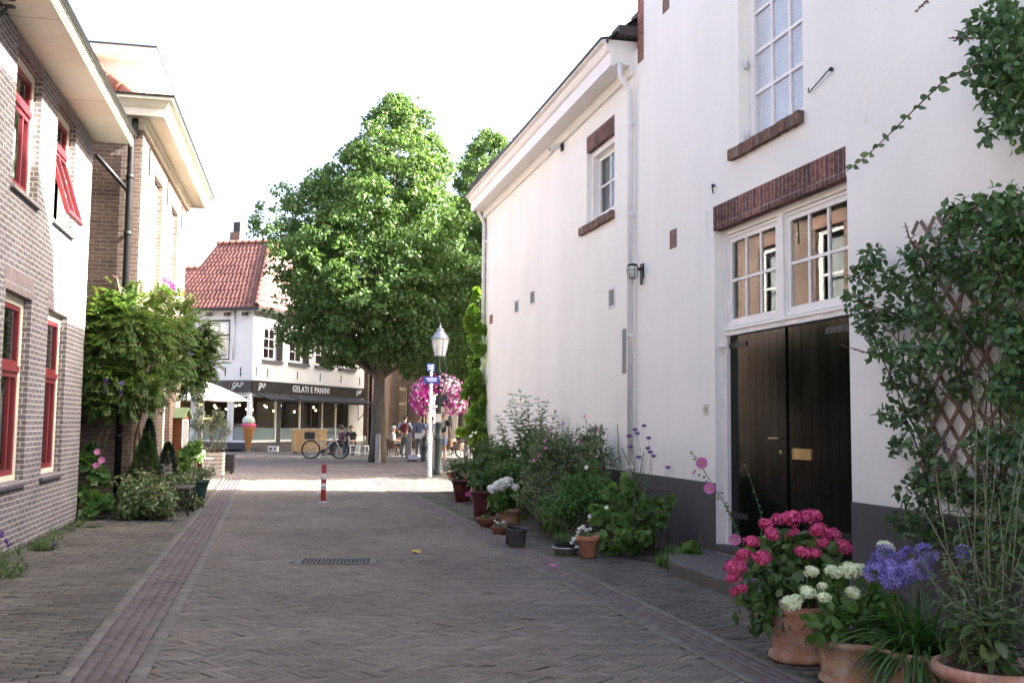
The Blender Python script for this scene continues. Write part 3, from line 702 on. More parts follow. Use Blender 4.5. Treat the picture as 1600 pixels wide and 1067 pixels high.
# door set back in the opening
D1 = MB(); y = .095
D1.box(2.219, 2.30, y, y + .1, .2, 3.556); D1.box(4.632, 4.713, y, y + .1, .2, 3.556)
D1.box(2.30, 4.632, y + .001, y + .1, 3.49, 3.556); D1.box(2.30, 4.632, y - .012, y + .1, 2.405, 2.49); D1.box(3.39, 3.50, y - .004, y + .1, 2.49, 3.49)
D1.box(2.30, 4.632, y - .03, y - .012, 2.455, 2.482)
df = D1.build('door_frame', M_WHITE, H1, .004)
for a, b in ((2.305, 3.385), (3.505, 4.627)):
    sash_window(H1, a, b, 2.50, 3.485, y + .015, M_WHITE, t=.03, cols=3, rows=2, st=.05, mt=.03, name='window', smat=M_WHITE, label='white casement with six panes over the black double door')
room(H1, 2.25, 4.68, 2.45, 3.6, .25, 2.4)
rb = MB(); rb.box(2.42, 2.50, .22, .26, 2.5, 3.5); rb.build('grey_curtain', M_PLINTH, H1)
def leaf_door(x0, x1, n, name='door'):
    d_ = MB(); s = (x1 - x0) / n
    for i in range(n): d_.box(x0 + s * i + .0025, x0 + s * (i + 1) - .0025, .135, .17, .205, 2.398)
    d_.box(x0, x1, .145, .18, .205, 2.398)
    return d_.build(name, M_BLACKDOOR, H1, .004)
dl = leaf_door(2.304, 3.435, 8); dr_ = leaf_door(3.445, 4.628, 8)
m = MB(); m.box(3.40, 3.475, .118, .1345, .21, 2.395); m.build('cover_strip', M_BLACKDOOR, dl, .006)
def strap(par, x0, x1, z):
    h = MB(); h.box(x0, x1, .124, .1345, z - .028, z + .028)
    for k in range(4): h.ball((x0 + (x1 - x0) * (k + .5) / 4, .124, z), .013, 8, 5, (1, .5, 1))
    h.build('hinge', M_DARKMETAL, par, .004)
strap(dl, 2.29, 2.68, 2.30); strap(dr_, 4.16, 4.62, 2.30); strap(dl, 2.29, 2.68, .52); strap(dr_, 4.16, 4.62, .52)
m = MB(); m.tube([(3.345, .135, 1.335), (3.345, .085, 1.335), (3.335, .075, 1.335), (3.22, .075, 1.333)], .009, 8); m.build('handle', M_BRASS, dl)
m = MB(); m.lathe([(.022, 0), (.022, .006), (.004, .007)], (0, 0, 0), 14); o = m.build('keyhole', M_BRASS, dl); o.rotation_euler = (math.pi / 2, 0, 0); o.location = (3.345, .1335, 1.2)
m = MB(); rframe(m, 3.575, 3.90, 1.145, 1.245, .118, .014, .016); m.box(3.589, 3.886, .127, .1335, 1.159, 1.231); sl = m.build('letter_slot', M_BRASS, dr_, .002)
m = MB(); m.box(3.60, 3.875, .122, .127, 1.168, 1.222); m.build('flap', M_BRASS, sl, .003)
m = MB(); m.box(2.205, 2.245, .06, .093, 2.25, 2.33); m.box(2.21, 2.232, .02, .06, 2.27, 2.31); m.tube([(2.22, .03, 2.29), (2.30, .1, 2.3)], .012, 8); m.build('door_hook', M_WHITE, H1, .004)
m = MB(); m.box(2.214, 2.245, .07, .094, 1.66, 1.74); m.box(2.21, 2.24, .07, .093, .52, .56); m.box(2.21, 2.24, .07, .093, .45, .50); m.build('door_contact', M_WHITE, H1, .004)
m = MB(); m.box(2.212, 4.72, -.006, .2, .128, .203); m.build('door_sill', M_PLINTH, H1, .006)
# tall window upstairs
w_ = sash_window(H1, 2.802, 4.048, 4.332, 6.25, .115, M_WHITE, t=.055, cols=3, rows=4, mt=.028, st=.05, gmat=M_GLASS_BRIGHT, label='tall white window with many panes and pale blinds')
m = MB(); n = 64
for i in range(n): 
    z = 4.45 + (6.15 - 4.45) * i / n; m.box(2.90, 3.95, .162, .172, z, z + .016)
m.box(2.905, 3.945, .174, .18, 4.40, 6.16); m.build('blind', M_BLIND, w_)
for a in (6.6, 9.4): sash_window(H1, a + .002, a + 1.198, 4.332, 6.25, .115, M_WHITE, t=.055, cols=3, rows=4, st=.05, back=M_BLIND)
def hook(x, z, x2, z2):
    m = MB(); m.ball((x, -.02, z), .02, 8, 6); m.tube([(x, .0, z), (x, -.04, z)], .008, 6); m.tube([(x, -.035, z), (x2, -.025, z2), (x2 - .012, -.025, z2 + .025), (x2 + .0, -.025, z2 + .045)], .0065, 6)
    m.build('shutter_hook', M_DARKMETAL, H1)
hook(4.54, 4.545, 4.19, 4.45); hook(2.235, 4.05, 2.245, 3.96)
for x, z0, z1 in ((5.0, 3.95, 4.35), (2.02, 3.5, 3.82)):
    m = MB(); m.box(x, x + .022, -.012, .006, z0, z1); m.box(x - .005, x + .03, -.016, .0, (z0 + z1) / 2 - .01, (z0 + z1) / 2 + .012); m.build('wall_anchor', M_STUCCO, H1, .004)
for z in (4.45, 5.2, 6.0): m = MB(); m.lathe([(.022, -.05), (.022, .05)], (2.835, .07, z), 10); m.box(2.80, 2.835, .06, .08, z - .015, z + .015); m.build('shutter_pin', M_PIPEWHITE, H1)
# stone step in front of the door
m = MB(); poly = [(2.02, -.016), (2.05, -.28), (2.3, -.58), (2.72, -.76), (3.1, -.80), (5.35, -.80), (5.35, -.016)]; n = len(poly)
for i in range(n):
    a, b = poly[i], poly[(i + 1) % n]; m.face([(*b, -.01), (*a, -.01), (*a, .128), (*b, .128)])
m.face([(*p, .128) for p in reversed(poly)]); tt = thing('stone_step', 'dark stone doorstep with a rounded corner below the black double door', 'step', (1.63, 12.832, 0), math.atan2(DR[1], DR[0]))
m.build('slab', M_STEP, tt, .02, True)
# wall lamp, house number
t = thing('wall_lamp', 'small caged bulkhead lamp on the white wall beside the drainpipe', 'lamp', H1.matrix_basis @ Vector((.16, 0, 3.42)), math.atan2(DR[1], DR[0]))
m = MB(); m.box(-.05, .05, -.02, 0, -.09, .09); m.box(-.022, .022, -.09, -.02, .0, .04); m.box(-.02, .02, -.03, -.015, -.18, -.09); m.build('back_plate', M_DARKMETAL, t, .006)
m = MB(); m.lathe([(.02, -.10), (.055, -.08), (.065, 0), (.06, .05), (.05, .06)], (0, -.14, 0), 14); m.build('lamp_glass', M_LAMPGLASS, t)
m = MB()
for k in range(6):
    a = k * math.pi / 3; m.tube([(.07 * math.cos(a) * q_, -.14 + .07 * math.sin(a) * q_, z) for q_, z in ((.2, -.115), (.85, -.09), (1.05, 0), (.95, .06))], .004, 5)
m.tube([(.074 * math.cos(a), -.14 + .074 * math.sin(a), 0) for a in [k * math.pi / 8 for k in range(17)]], .004, 5); m.lathe([(.066, .05), (.066, .075), (.03, .085)], (0, -.14, 0), 14); m.build('cage', M_DARKMETAL, t)
t = thing('house_number', 'small square patterned tile on the white wall left of the black door', 'sign', H1.matrix_basis @ Vector((2.0, -.001, 1.62)), math.atan2(DR[1], DR[0]))
m = MB(); m.box(-.052, .052, -.012, 0, -.058, .058); m.build('tile', plain('cream_tile', (.50, .49, .45), .4), t, .003)
m = MB()
for i in range(4):
    for j in range(4):
        if (i * 3 + j * 5 + i * j) % 3: m.box(-.042 + i * .022, -.026 + i * .022, -.0145, -.012, -.046 + j * .024, -.030 + j * .024)
m.build('pattern', plain('tile_pattern', (.16, .15, .14), .5), t)

# ------------------------------------------------------------------ right side: lower white house with cornice
H2 = frame('white_house', 'lower white rendered house with a moulded cornice and one small window', 'house', (1.63, 12.832), DR)
LX = -8.81
holes = [(-2.08, -.885, 4.43, 5.553)]
m = MB(); facade(m, LX, 0, 0, 6.42, holes, .2); wallquad(m, (LX + 1.86, 7.2), (LX, 0), 0, 6.42); wallquad(m, (0, 7.2), (LX + 1.86, 7.2), 0, 6.42)
m.face([(LX + 1.86, 7.2, 6.42), (LX, 0, 6.42), (LX + .93, 3.6, 9.7)])
m.build('wall', M_STUCCO, H2)
m = MB(); m.box(LX - .012, -.0, -.014, .02, 0, .84); m.build('plinth', M_PLINTH, H2, .004)
def corn(z): return [(.05, z), (-.055, z), (-.055, z + .14), (-.27, z + .145), (-.27, z + .115), (-.33, z + .115), (-.33, z + .30), (-.36, z + .32), (-.385, z + .36), (-.40, z + .40), (-.45, z + .42), (-.45, z + .46), (.05, z + .47)]
SHZ = Matrix.Identity(4); SHZ[2][0] = .022
m = MB(); m.prism(corn(6.10), LX - .10, -.16, SHZ); m.build('cornice', M_WHITE, H2)
m = MB(); m.prism([(-.37, 6.574), (-.475, 6.55), (-.475, 6.575), (-.37, 6.60)], LX - .12, -.15, SHZ); m.build('gutter', M_DARKMETAL, H2)
m = MB(); L_ = math.hypot(3.6 + .38, 3.2)
pantiles(m, (LX - .06, -.38, 6.52), (1, 0, 0), (0, 3.98, 3.2), -LX - .0, L_, lambda t: 1.03 * t / L_, None, pitch=.25)
pantiles(m, (0, 7.5, 6.52), (-1, 0, 0), (0, -3.9, 3.2), -LX + .06, L_, None, lambda t: -LX - 1.88 + 1.01 * t / L_, pitch=.25)
ridge_caps(m, (LX + .9, 3.6, 9.76), (-.05, 3.6, 9.76)); m.build('roof', M_TILE_GREY, H2)
m = MB()   # verge: raised stepped tiles against the tall house
for i in range(14):
    t_ = i / 14; y_ = -.36 + 3.9 * t_; z_ = 6.5 + 3.2 * t_; m.box(-.30, -.02, y_ + .1, y_ + .44, z_ + .10, z_ + .22)
m.build('verge_tiles', M_TILE_GREY, H2, .01)
m = MB(); m.box(-2.085, -.88, -.004, .12, 5.548, 5.79); m.build('lintel', M_LINTEL, H2)
brick_ledge(H2, -2.31, -.86, 4.31, 4.425)
m = MB(); rframe(m, -2.078, -.887, 4.432, 5.546, .07, .085, .11); m.build('window_frame', M_WHITE, H2, .005)
sash_window(H2, -1.99, -.975, 4.52, 5.46, .15, M_WHITE, t=.02, cols=2, rows=2, st=.05, back=None)
room(H2, -2.1, -.85, 4.4, 5.6, .25, 1.6)
m = MB(); m.box(-1.95, -1.47, .24, .26, 4.5, 5.5); m.build('grey_curtain', plain('grey_curtain', (.17, .17, .17), .9), H2)
m = MB(); m.box(-1.45, -1.0, .24, .26, 4.5, 5.5); m.build('blind', M_BLIND, H2)
def vent(x, z, wd, ht):
    m = MB(); rframe(m, x - wd / 2, x + wd / 2, z - ht / 2, z + ht / 2, -.012, .03, .02)
    n = 6
    for k in range(n):
        zz = z - ht / 2 + .03 + (ht - .06) * k / n; M = Matrix.Translation((0, 0, zz)) @ Matrix.Rotation(-.6, 4, 'X')
        m.box(x - wd / 2 + .03, x + wd / 2 - .03, -.008, .004, 0, (ht - .06) / n * .8, M)
    v_ = m.build('air_vent', M_PIPEWHITE, H2); b_ = MB(); b_.box(x - wd / 2 + .028, x + wd / 2 - .028, -.0025, .004, z - ht / 2 + .028, z + ht / 2 - .028); b_.build('opening', M_BLACK, v_)
vent(-5.05, 3.70, .32, .26); vent(-6.16, 3.66, .32, .26); vent(-.97, 3.205, .27, .28)
m = MB(); m.box(-.57, -.42, -.003, .02, 2.13, 2.73); m.build('painted_niche', plain('niche_shade', (.22, .22, .225), .8), H2, .003)  # flat slab on the wall; the recess's shade is put into its grey
m = MB(); m.box(-8.4, -8.12, -.004, .02, 3.53, 3.72); m.build('bare_brick_patch', M_BRICK_RED, H2)
def pipe(par, x, z0, z1, mt, y=-.07, r=.037, top=None, name='drainpipe', clips=()):
    m = MB(); pts = [(x, y, z0), (x, y, z1)]
    if top: pts += top
    m.tube(pts, r, 12); p = m.build(name, mt, par)
    for z in clips: c = MB(); c.lathe([(r + .006, -.02), (r + .01, -.015), (r + .01, .015), (r + .006, .02)], (x, y, z), 12); c.box(x - .012, x + .012, y + r, 0, z - .01, z + .01); c.build('pipe_clip', mt, p)
    return p
pipe(H2, -.10, .35, 5.75, M_PIPEWHITE, top=[(-.10, -.08, 5.85), (-.12, -.14, 5.98), (-.14, -.20, 6.06), (-.14, -.2, 6.24)], clips=(.9, 2.6, 4.2, 5.4))
pipe(H2, LX + .06, .3, 5.72, M_PIPEWHITE, top=[(LX + .06, -.09, 5.8), (LX + .06, -.19, 5.98), (LX + .06, -.2, 6.08)], clips=(1.0, 2.8, 4.6))
t = thing('security_camera', 'small security camera under the white cornice of the lower white house', 'camera', H2.matrix_basis @ Vector((-3.3, 0, 5.98)), math.atan2(DR[1], DR[0]))
m = MB(); m.lathe([(.06, -.02), (.06, .0)], (0, 0, 0), 12); m.box(-.05, .05, -.03, 0, -.07, .07); m.tube([(0, -.02, 0), (0, -.10, -.01)], .018, 8); m.build('bracket', M_DARKMETAL, t)
m = MB(); M = Matrix.Translation((0, -.1, -.01)) @ Matrix.Rotation(.35, 4, 'X'); m.box(-.035, .035, -.14, .04, -.035, .035, M); cb = m.build('housing', M_PIPEWHITE, t, .008)
m = MB(); m.box(-.025, .025, -.146, -.141, -.025, .02, M); m.build('lens', M_BLACK, cb)

# ------------------------------------------------------------------ left side: grey brick house with red windows
DL = (-.2219, .9751)
B1 = frame('brick_house', 'grey brick house with pale joints, red window frames and a cream eave', 'house', (-6.198, 14.348), DL)
wx = [(-14.0, -12.9), (-12.0, -10.9), (-10.05, -8.95), (-8.1, -7.0), (-6.12, -5.02), (-4.16, -3.06), (-2.215, -1.115)]
holes = [(a, b, 3.93, 5.40) for a, b in wx] + [(a, b, .76, 2.80) for a, b in wx]
m = MB(); facade(m, -20, .09, 0, 5.54, holes, .13)
wallquad(m, (.09, 0), (.09, 8), 0, 5.54); m.face([(.09, 0, 5.54), (.09, 8, 5.54), (.09, 4, 8.6)], [(0, 5.54), (8, 5.54), (4, 8.6)])
wallquad(m, (-20, 8), (-20, 0), 0, 5.54); wallquad(m, (.09, 8), (-20, 8), 0, 5.54)
m.build('wall', M_BRICK_GREY, B1)
m = MB(); m.face([(-20, -.56, 5.62), (.16, -.56, 5.62), (.16, 4, 8.75), (-20, 4, 8.75)]); m.face([(.16, 8.5, 5.62), (-20, 8.5, 5.62), (-20, 4, 8.75), (.16, 4, 8.75)]); m.build('roof', M_TILE_GREY, B1)
m = MB(); m.box(-20, .145, -.50, .001, 5.545, 5.575); sf = m.build('soffit', M_CREAM, B1)
m = MB()
for x in (-1.9, -4.6, -7.3): m.box(x, x + .006, -.5, 0, 5.5435, 5.545)
m.build('soffit_joint', M_DARKMETAL, sf)
m = MB(); m.box(-20, .17, -.545, -.50, 5.53, 5.665); m.box(-20, .165, -.53, -.50, 5.515, 5.53); m.build('fascia', M_CREAM, B1, .006)
m = MB(); m.prism([(-.50, 5.665), (-.575, 5.668), (-.59, 5.70), (-.56, 5.70), (-.50, 5.69)], -20, .18); m.build('gutter', M_DARKMETAL, B1)
m = MB()
for a, b in wx[2:]:
    for c, e in ((5.402, 5.538), (2.802, 3.03)): m = MB(); m.box(a - .06, b + .06, -.003, .02, c, e); m.build('soldier_course', M_SOLDIER_GREY, B1)
def red_window(x0, x1, z0, z1, zt, opened=False):
    """cream outer frame, red transom light on top, red casement below"""
    m = MB(); rframe(m, x0 + .002, x1 - .002, z0 + .002, z1 - .002, .085, .095, .09, .06)
    wn = m.build('window', M_CREAM, B1, .004)
    a, b = x0 + .097, x1 - .097
    m = MB(); m.box(a, b, .07, .14, zt - .035, zt + .035); m.build('transom', M_RED, wn, .006)
    m = MB(); rframe(m, a, b, zt + .035, z1 - .097, .095, .055, .05); m.build('sash', M_RED, wn, .004)
    g = MB(); g.face([(a + .055, .12, zt + .09), (b - .055, .12, zt + .09), (b - .055, .12, z1 - .152), (a + .055, .12, z1 - .152)]); g.build('pane', M_GLASS, wn)
    lz0, lz1 = z0 + .062, zt - .035
    Mx = Matrix.Translation((0, .10, lz1)) @ Matrix.Rotation(rad(-17) if opened else 0, 4, 'X') @ Matrix.Translation((0, -.10, -lz1))
    m = MB(); rframe(m, a, b, lz0, lz1, .095, .06, .05)
    if opened: m.box((a + b) / 2 - .02, (a + b) / 2 + .02, .10, .14, lz0 + .06, lz1 - .06)
    if not opened: m.box((a + b) / 2 + .17, (a + b) / 2 + .21, .10, .14, lz0 + .06, lz1 - .06)
    s = m.build('sash', M_RED, wn, .004); s.data.transform(Mx)
    g = MB(); g.face([(a + .06, .12, lz0 + .06), (b - .06, .12, lz0 + .06), (b - .06, .12, lz1 - .06), (a + .06, .12, lz1 - .06)])
    s = g.build('pane', M_GLASS, wn); s.data.transform(Mx)
    k = MB(); n = 26
    k.grid([[(a + (b - a) * (.45 + .55 * i / n), .24 + .02 * math.sin(i * 1.6), z) for i in range(n + 1)] for z in (z0 + .05, zt)]); k.build('curtain', M_CURTAIN, wn)
    return wn
for i, (a, b) in enumerate(wx):
    if i < 2: continue
    wn = red_window(a, b, 3.93, 5.40, 4.92, opened=(i == 6))
    if i == 6: wn['label'] = 'red window with its lower sash pushed open'
    red_window(a, b, .76, 2.80, 2.0)
    m = MB(); m.prism([(-.05, .70), (-.05, .725), (.09, .762), (.09, .70)], a - .06, b + .06); m.build('sill', M_SLATESILL, B1, .004)
    m = MB(); m.prism([(-.045, 3.86), (-.045, 3.90), (.09, 3.932), (.09, 3.86)], a - .05, b + .05); m.build('sill', M_STONE, B1, .004)
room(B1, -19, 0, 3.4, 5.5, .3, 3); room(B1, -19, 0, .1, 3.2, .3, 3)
t = thing('wall_lamp', 'dark green coiled wall lamp high on the grey brick house', 'lamp', B1.matrix_basis @ Vector((-5.22, 0, 5.36)), math.atan2(DL[1], DL[0]))
m = MB(); m.tube([(0, 0, -.1), (0, -.06, -.1), (0, -.12, -.04), (0, -.15, .03)], .014, 8); m.build('arm', M_GREENIRON, t)
m = MB()
m.tube([(.07 * math.cos(a), -.15 + .07 * math.sin(a), -.02 + .012 * a) for a in [k * .35 for k in range(55)]], .011, 6); m.build('wire_cage', M_GREENIRON, t)

# ------------------------------------------------------------------ left side: brown brick house with heavy cornice and dormer
DB = (-.2048, .9788)
B2 = frame('brick_house', 'brown brick house with a heavy cream cornice and a white dormer', 'house', (-5.891, 15.5), DB)
holes = [(1.36, 2.36, 3.66, 5.66), (3.66, 4.62, 3.66, 5.62), (1.36, 2.30, .7, 2.75), (3.55, 4.55, .1, 2.75)]
m = MB(); facade(m, 0, 6.2, 0, 6.13, holes, .13); wallquad(m, (0, 7), (0, 0), 0, 6.13, .11); wallquad(m, (6.2, 0), (6.2, 7), 0, 6.13); wallquad(m, (6.2, 7), (0, 7), 0, 6.13)
m.build('wall', M_BRICK_BROWN, B2)
prof = [(.0, 6.02), (.05, 6.02), (.05, 6.10), (.09, 6.13), (.09, 6.19), (.30, 6.20), (.30, 6.165), (.355, 6.165), (.355, 6.28), (.38, 6.30), (.42, 6.35), (.45, 6.38), (.49, 6.395), (.49, 6.44), (.0, 6.50)]
m = MB(); X1 = 6.2
m.grid([[(-o_, 7, z) for o_, z in prof], [(-o_, -o_, z) for o_, z in prof], [(X1 + o_, -o_, z) for o_, z in prof], [(X1 + o_, 7, z) for o_, z in prof]], smooth=False)
m.build('cornice', M_CREAM, B2)
zn = plain('zinc_gutter', (.36, .36, .35), .55, .4, var=.15, scale=4)
m = MB(); pr = [(.40, 6.442), (.505, 6.436), (.515, 6.47), (.49, 6.475), (.40, 6.455)]
m.grid([[(-o_, 7, z) for o_, z in pr], [(-o_, -o_, z) for o_, z in pr], [(X1 + o_, -o_, z) for o_, z in pr], [(X1 + o_, 7, z) for o_, z in pr]], smooth=False)
m.build('gutter', M_DARKMETAL, B2)
m = MB(); e0 = -.14; zr = 6.50; hgt = 3.0; run = 3.4
s2 = math.hypot(run, hgt)
pantiles(m, (-e0, -e0, zr), (1, 0, 0), (0, run, hgt), X1 + 2 * e0, s2, lambda t: t * run / s2, lambda t: X1 + 2 * e0 - t * run / s2 * .9)
pantiles(m, (-e0, 7, zr), (0, -1, 0), (run, 0, hgt), 7 + e0, s2, lambda t: t * run / s2 * .9, lambda t: 7 + e0 - t * run / s2)
m.face([(X1 + e0, -e0, zr), (X1 + e0, 7, zr), (X1 + e0 - run, 3.4, zr + hgt)])
m.build('roof', M_TILE_OR, B2)
m = MB(); ridge_caps(m, (-e0 + .02, -e0 + .02, zr + .08), (run - e0, run - e0, zr + hgt + .1), .11, .40); m.build('hip_tiles', M_TILE_OR, B2)
dm = MB(); facade(dm, 1.2, 2.9, 6.45, 7.56, [(1.38, 2.72, 6.75, 7.42)], .05, .27); wallquad(dm, (1.2, 3), (1.2, .27), 6.45, 7.56); wallquad(dm, (2.9, .27), (2.9, 3), 6.45, 7.56)
dm_ = dm.build('dormer', M_WHITE, B2)
sash_window(dm_, 1.385, 2.715, 6.755, 7.415, .29, M_WHITE, t=.04, cols=2, rows=1, back=M_CURTAIN)
m = MB(); m.box(.93, 3.12, .0, 3.2, 7.562, 7.72); m.box(.99, 3.06, .06, 3.2, 7.545, 7.562); m.build('dormer_roof', M_WHITE, dm_, .01); 
m = MB(); m.box(.91, 3.14, -.02, 3.2, 7.72, 7.745); m.build('dormer_gutter', M_DARKMETAL, dm_)
for a, b, c, e in holes:
    sash_window(B2, a + .002, b - .002, c + .002, e - .002, .09, M_WHITE, t=.075, cols=1, rows=2, mt=.05, st=.05, back=M_CURTAIN)
    m = MB(); m.box(a - .05, b + .05, -.05, .088, c - .07, c - .002); m.build('sill', M_STONE, B2, .005)
M_SOLDIER_BROWN = brick('brown_brick_upright', (.20, .10, .075), (.27, .155, .115), (.30, .25, .21), bw=.24, bh=.0625, soldier=True, offset=0.0)
for a, b, c, e in holes: m = MB(); m.box(a - .08, b + .08, -.003, .03, e + .002, e + .23); m.build('soldier_course', M_SOLDIER_BROWN, B2)
for x in (.68, 2.95, 5.2):
    m = MB(); m.box(x - .015, x + .015, -.02, .0, 5.45, 5.92); m.build('wall_anchor', M_DARKMETAL, B2, .004)
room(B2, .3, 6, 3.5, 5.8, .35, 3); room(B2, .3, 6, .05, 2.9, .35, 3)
m = MB(); m.tube([(-.07, .16, .3), (-.07, .16, 5.70), (-.09, .16, 5.80), (-.16, .12, 5.92), (-.18, .10, 6.0), (-.18, .10, 6.15)], .05, 12)
m.tube([(-.07, .16, 5.0), (-.16, .45, 5.32), (-.35, .62, 5.5)], .035, 10); p = m.build('drainpipe', M_DARKMETAL, B2)
for z in (1.2, 2.6, 4.35, 5.25): m = MB(); m.lathe([(.056, -.03), (.062, -.025), (.062, .025), (.056, .03)], (-.07, .16, z), 12); m.box(-.07, .0, .15, .17, z - .012, z + .012); m.build('pipe_clip', M_DARKMETAL, p)

# ------------------------------------------------------------------ the ice-cream parlour on the corner
C0 = Vector((-12.119, 46.5, 0)); dr2 = Vector((.36, 1, 0)).normalized(); dl2 = Vector((3.83, -1, 0)).normalized()
SH = frame('corner_shop', 'white corner shop with black fascia reading GELATI E PANINI under red tiled roof', 'shop', C0, dr2)
Rl = Matrix.Rotation(math.atan2(dl2.y, dl2.x) - math.atan2(dr2.y, dr2.x), 4, 'Z')   # the left face, in the shop's own axes
RL_ = 10.95
up = [(.86, 1.93), (3.14, 4.37), (5.62, 6.84), (8.05, 9.3)]
holes = [(a, b, 4.36, 5.95) for a, b in up] + [(.06, 2.16, .45, 2.66), (2.46, 9.42, .45, 2.66)]
m = MB(); facade(m, 0, RL_, 0, 6.66, holes, .14)
wl = MB(); hl = [(-2.42, -1.22, 4.28, 6.2), (-2.85, -1.16, .45, 2.66), (-1.04, -.14, .45, 2.66), (-5.6, -3.1, .45, 2.66), (-5.2, -4.0, 4.28, 6.2)]
facade(wl, -7, 0, 0, 6.66, hl, .14)
for p, uv, f in zip(range(len(wl.f)), wl.uv, wl.f): m.face([Rl @ Vector(wl.v[k]) for k in f], uv)
ex = Rl @ Vector((-7, 0, 0)); wallquad(m, (RL_, 0), (RL_, 8), 0, 6.66); wallquad(m, (ex.x, ex.y), (ex.x + 6, 8), 0, 6.66)
m.build('wall', M_STUCCO2, SH)
def onL(o): o.data.transform(Rl); return o
def onL_all(o):
    onL(o)
    for c in o.children: onL_all(c)
def fascia():
    m = MB(); m.box(0, RL_, -.05, .0, 2.77, 3.33); m.box(0, RL_, -.08, -.05, 3.30, 3.335); o = m.build('fascia', M_FASCIA, SH)
    k = MB(); k.box(-7, -.0, -.05, 0, 2.771, 3.329); onL(k.build('fascia', plain('brown_black_fascia', (.045, .038, .036), .5), SH))
    return o
fa = fascia()
text_mesh('GELATI E PANINI', .43, M_ENAMELWHITE, fa, 'lettering', TM(5.2, -.06, 3.045) , .008, 0, .009, 1.12)
def script_logo(x, rot=None):
    """flowing handwritten initials, white"""
    m = MB(); G_ = [(.18, .16), (.10, .22), (.0, .14), (-.03, .02), (.04, -.03), (.12, .03), (.15, .08), (.13, -.02), (.05, -.16), (-.04, -.22), (-.07, -.16), (.05, -.04), (.20, .05)]
    A_ = [(.20, .05), (.27, .12), (.30, .20), (.25, .21), (.22, .10), (.27, -.02), (.33, .0), (.38, .08)]
    P_ = [(.40, -.10), (.45, .06), (.48, .20), (.42, .15), (.50, .23), (.58, .20), (.56, .10), (.47, .06)]
    m.tube([(x + a * .92 - .2, -.062, 3.05 + b * .78) for a, b in G_ + A_[1:] + P_], .017, 6)
    o = m.build('script_logo', M_ENAMELWHITE, fa)
    if rot: onL(o)
script_logo(.70); script_logo(10.2); script_logo(-.75, True)
m = MB(); m.box(-.02, 9.5, -.03, .0, 0, .44); m.box(9.5, RL_, -.02, 0, 0, .38); m.build('plinth', M_PLINTH, SH)
m = MB(); m.box(-7, -.0, -.03, .0, 0, .44); onL(m.build('plinth', M_PLINTH, SH))
m = MB(); m.box(2.17, 2.45, -.04, .15, .0, 2.765); m.build('pillar', M_BLACK, SH)
def shopwin(x0, x1, posts, wname='shop_window', dark=False):
    m = MB(); rframe(m, x0 + .002, x1 - .002, .452, 2.658, .02, .09, .08, .09)
    for p in posts: m.box(p - .05, p + .05, .021, .099, .542, 2.568)
    wn = m.build(wname, M_WHITE, SH, .004)
    ps = [x0 + .09] + posts + [x1 - .09]
    g = MB(); g.face([(x0 + .09, .06, .54), (x1 - .09, .06, .54), (x1 - .09, .06, 2.57), (x0 + .09, .06, 2.57)]); g.build('pane', M_GLASS_CLEAR, wn)
    f = MB(); f.box(x0 + .09, x1 - .09, .064, .068, .54, 1.12); f.build('frosted_film', M_FROST, wn)
    return wn
shopwin(.06, 2.16, []); 
wn = shopwin(2.46, 9.42, [4.3, 6.5, 7.9])
m = MB(); rframe(m, 4.5, 6.2, .46, 2.55, .03, .09, .05); m.box(5.35, 5.43, .03, .08, .55, 2.46); m.build('door', M_BLACK, SH, .004)
for a, b, p in ((-2.85, -1.16, []), (-1.04, -.14, []), (-5.6, -3.1, [-4.3])): onL_all(shopwin(a, b, p))
for a, b in up:
    sash_window(SH, a + .002, b - .002, 4.362, 5.948, .06, M_WHITE, t=.06, cols=2, rows=3, mt=.045, st=.05)
    m = MB(); m.box(b + .01, b + .52, -.045, -.002, 4.38, 5.93); m.build('shutter', M_BLACK, SH, .006)
    m = MB(); m.box(a - .12, b + .55, -.10, .10, 4.23, 4.355); m.build('sill', plain('grey_sill', (.10, .10, .11), .7), SH, .006)
o = sash_window(SH, -2.418, -1.222, 4.282, 6.198, .05, plain('brown_frame', (.06, .035, .03), .5), t=.09, cols=2, rows=1, mt=.05, st=.06, smat=M_WHITE, back=None); onL_all(o)
onL_all(sash_window(SH, -5.198, -4.002, 4.282, 6.198, .05, M_WHITE, t=.09, cols=2, rows=2, mt=.05, st=.06, back=M_CURTAIN))
m = MB(); m.box(-2.32, -1.32, .03, .085, 5.42, 5.5); onL(m.build('transom', plain('brown_bar', (.06, .035, .03), .5), SH))
m = MB(); Mx = Matrix.Translation((0, .02, 6.08)) @ Matrix.Rotation(rad(-14), 4, 'X') @ Matrix.Translation((0, -.02, -6.08)); rframe(m, -2.28, -1.36, 5.52, 6.08, .0, .06, .04); m.box(-1.85, -1.79, .0, .04, 5.58, 6.02); s = m.build('sash', M_WHITE, SH); s.data.transform(Mx); onL(s)
m = MB(); m.box(-2.5, -1.14, -.08, .05, 4.2, 4.278); onL(m.build('sill', M_WHITE, SH))
for x in (.3, 1.25, 3.9, 6.1, 8.3, 10.4):
    m = MB(); m.box(x - .02, x + .02, -.025, .0, 3.55, 3.95); m.build('wall_anchor', M_DARKMETAL, SH)
for x in (-.6, -1.4, -2.6):
    m = MB(); m.box(x - .02, x + .02, -.025, .0, 3.52, 3.95); onL(m.build('wall_anchor', M_DARKMETAL, SH))
m = MB(); m.tube([(-1.0, -.06, 4.3), (-1.0, -.06, 6.6)], .04, 8); onL(m.build('drainpipe', M_PIPEWHITE, SH))
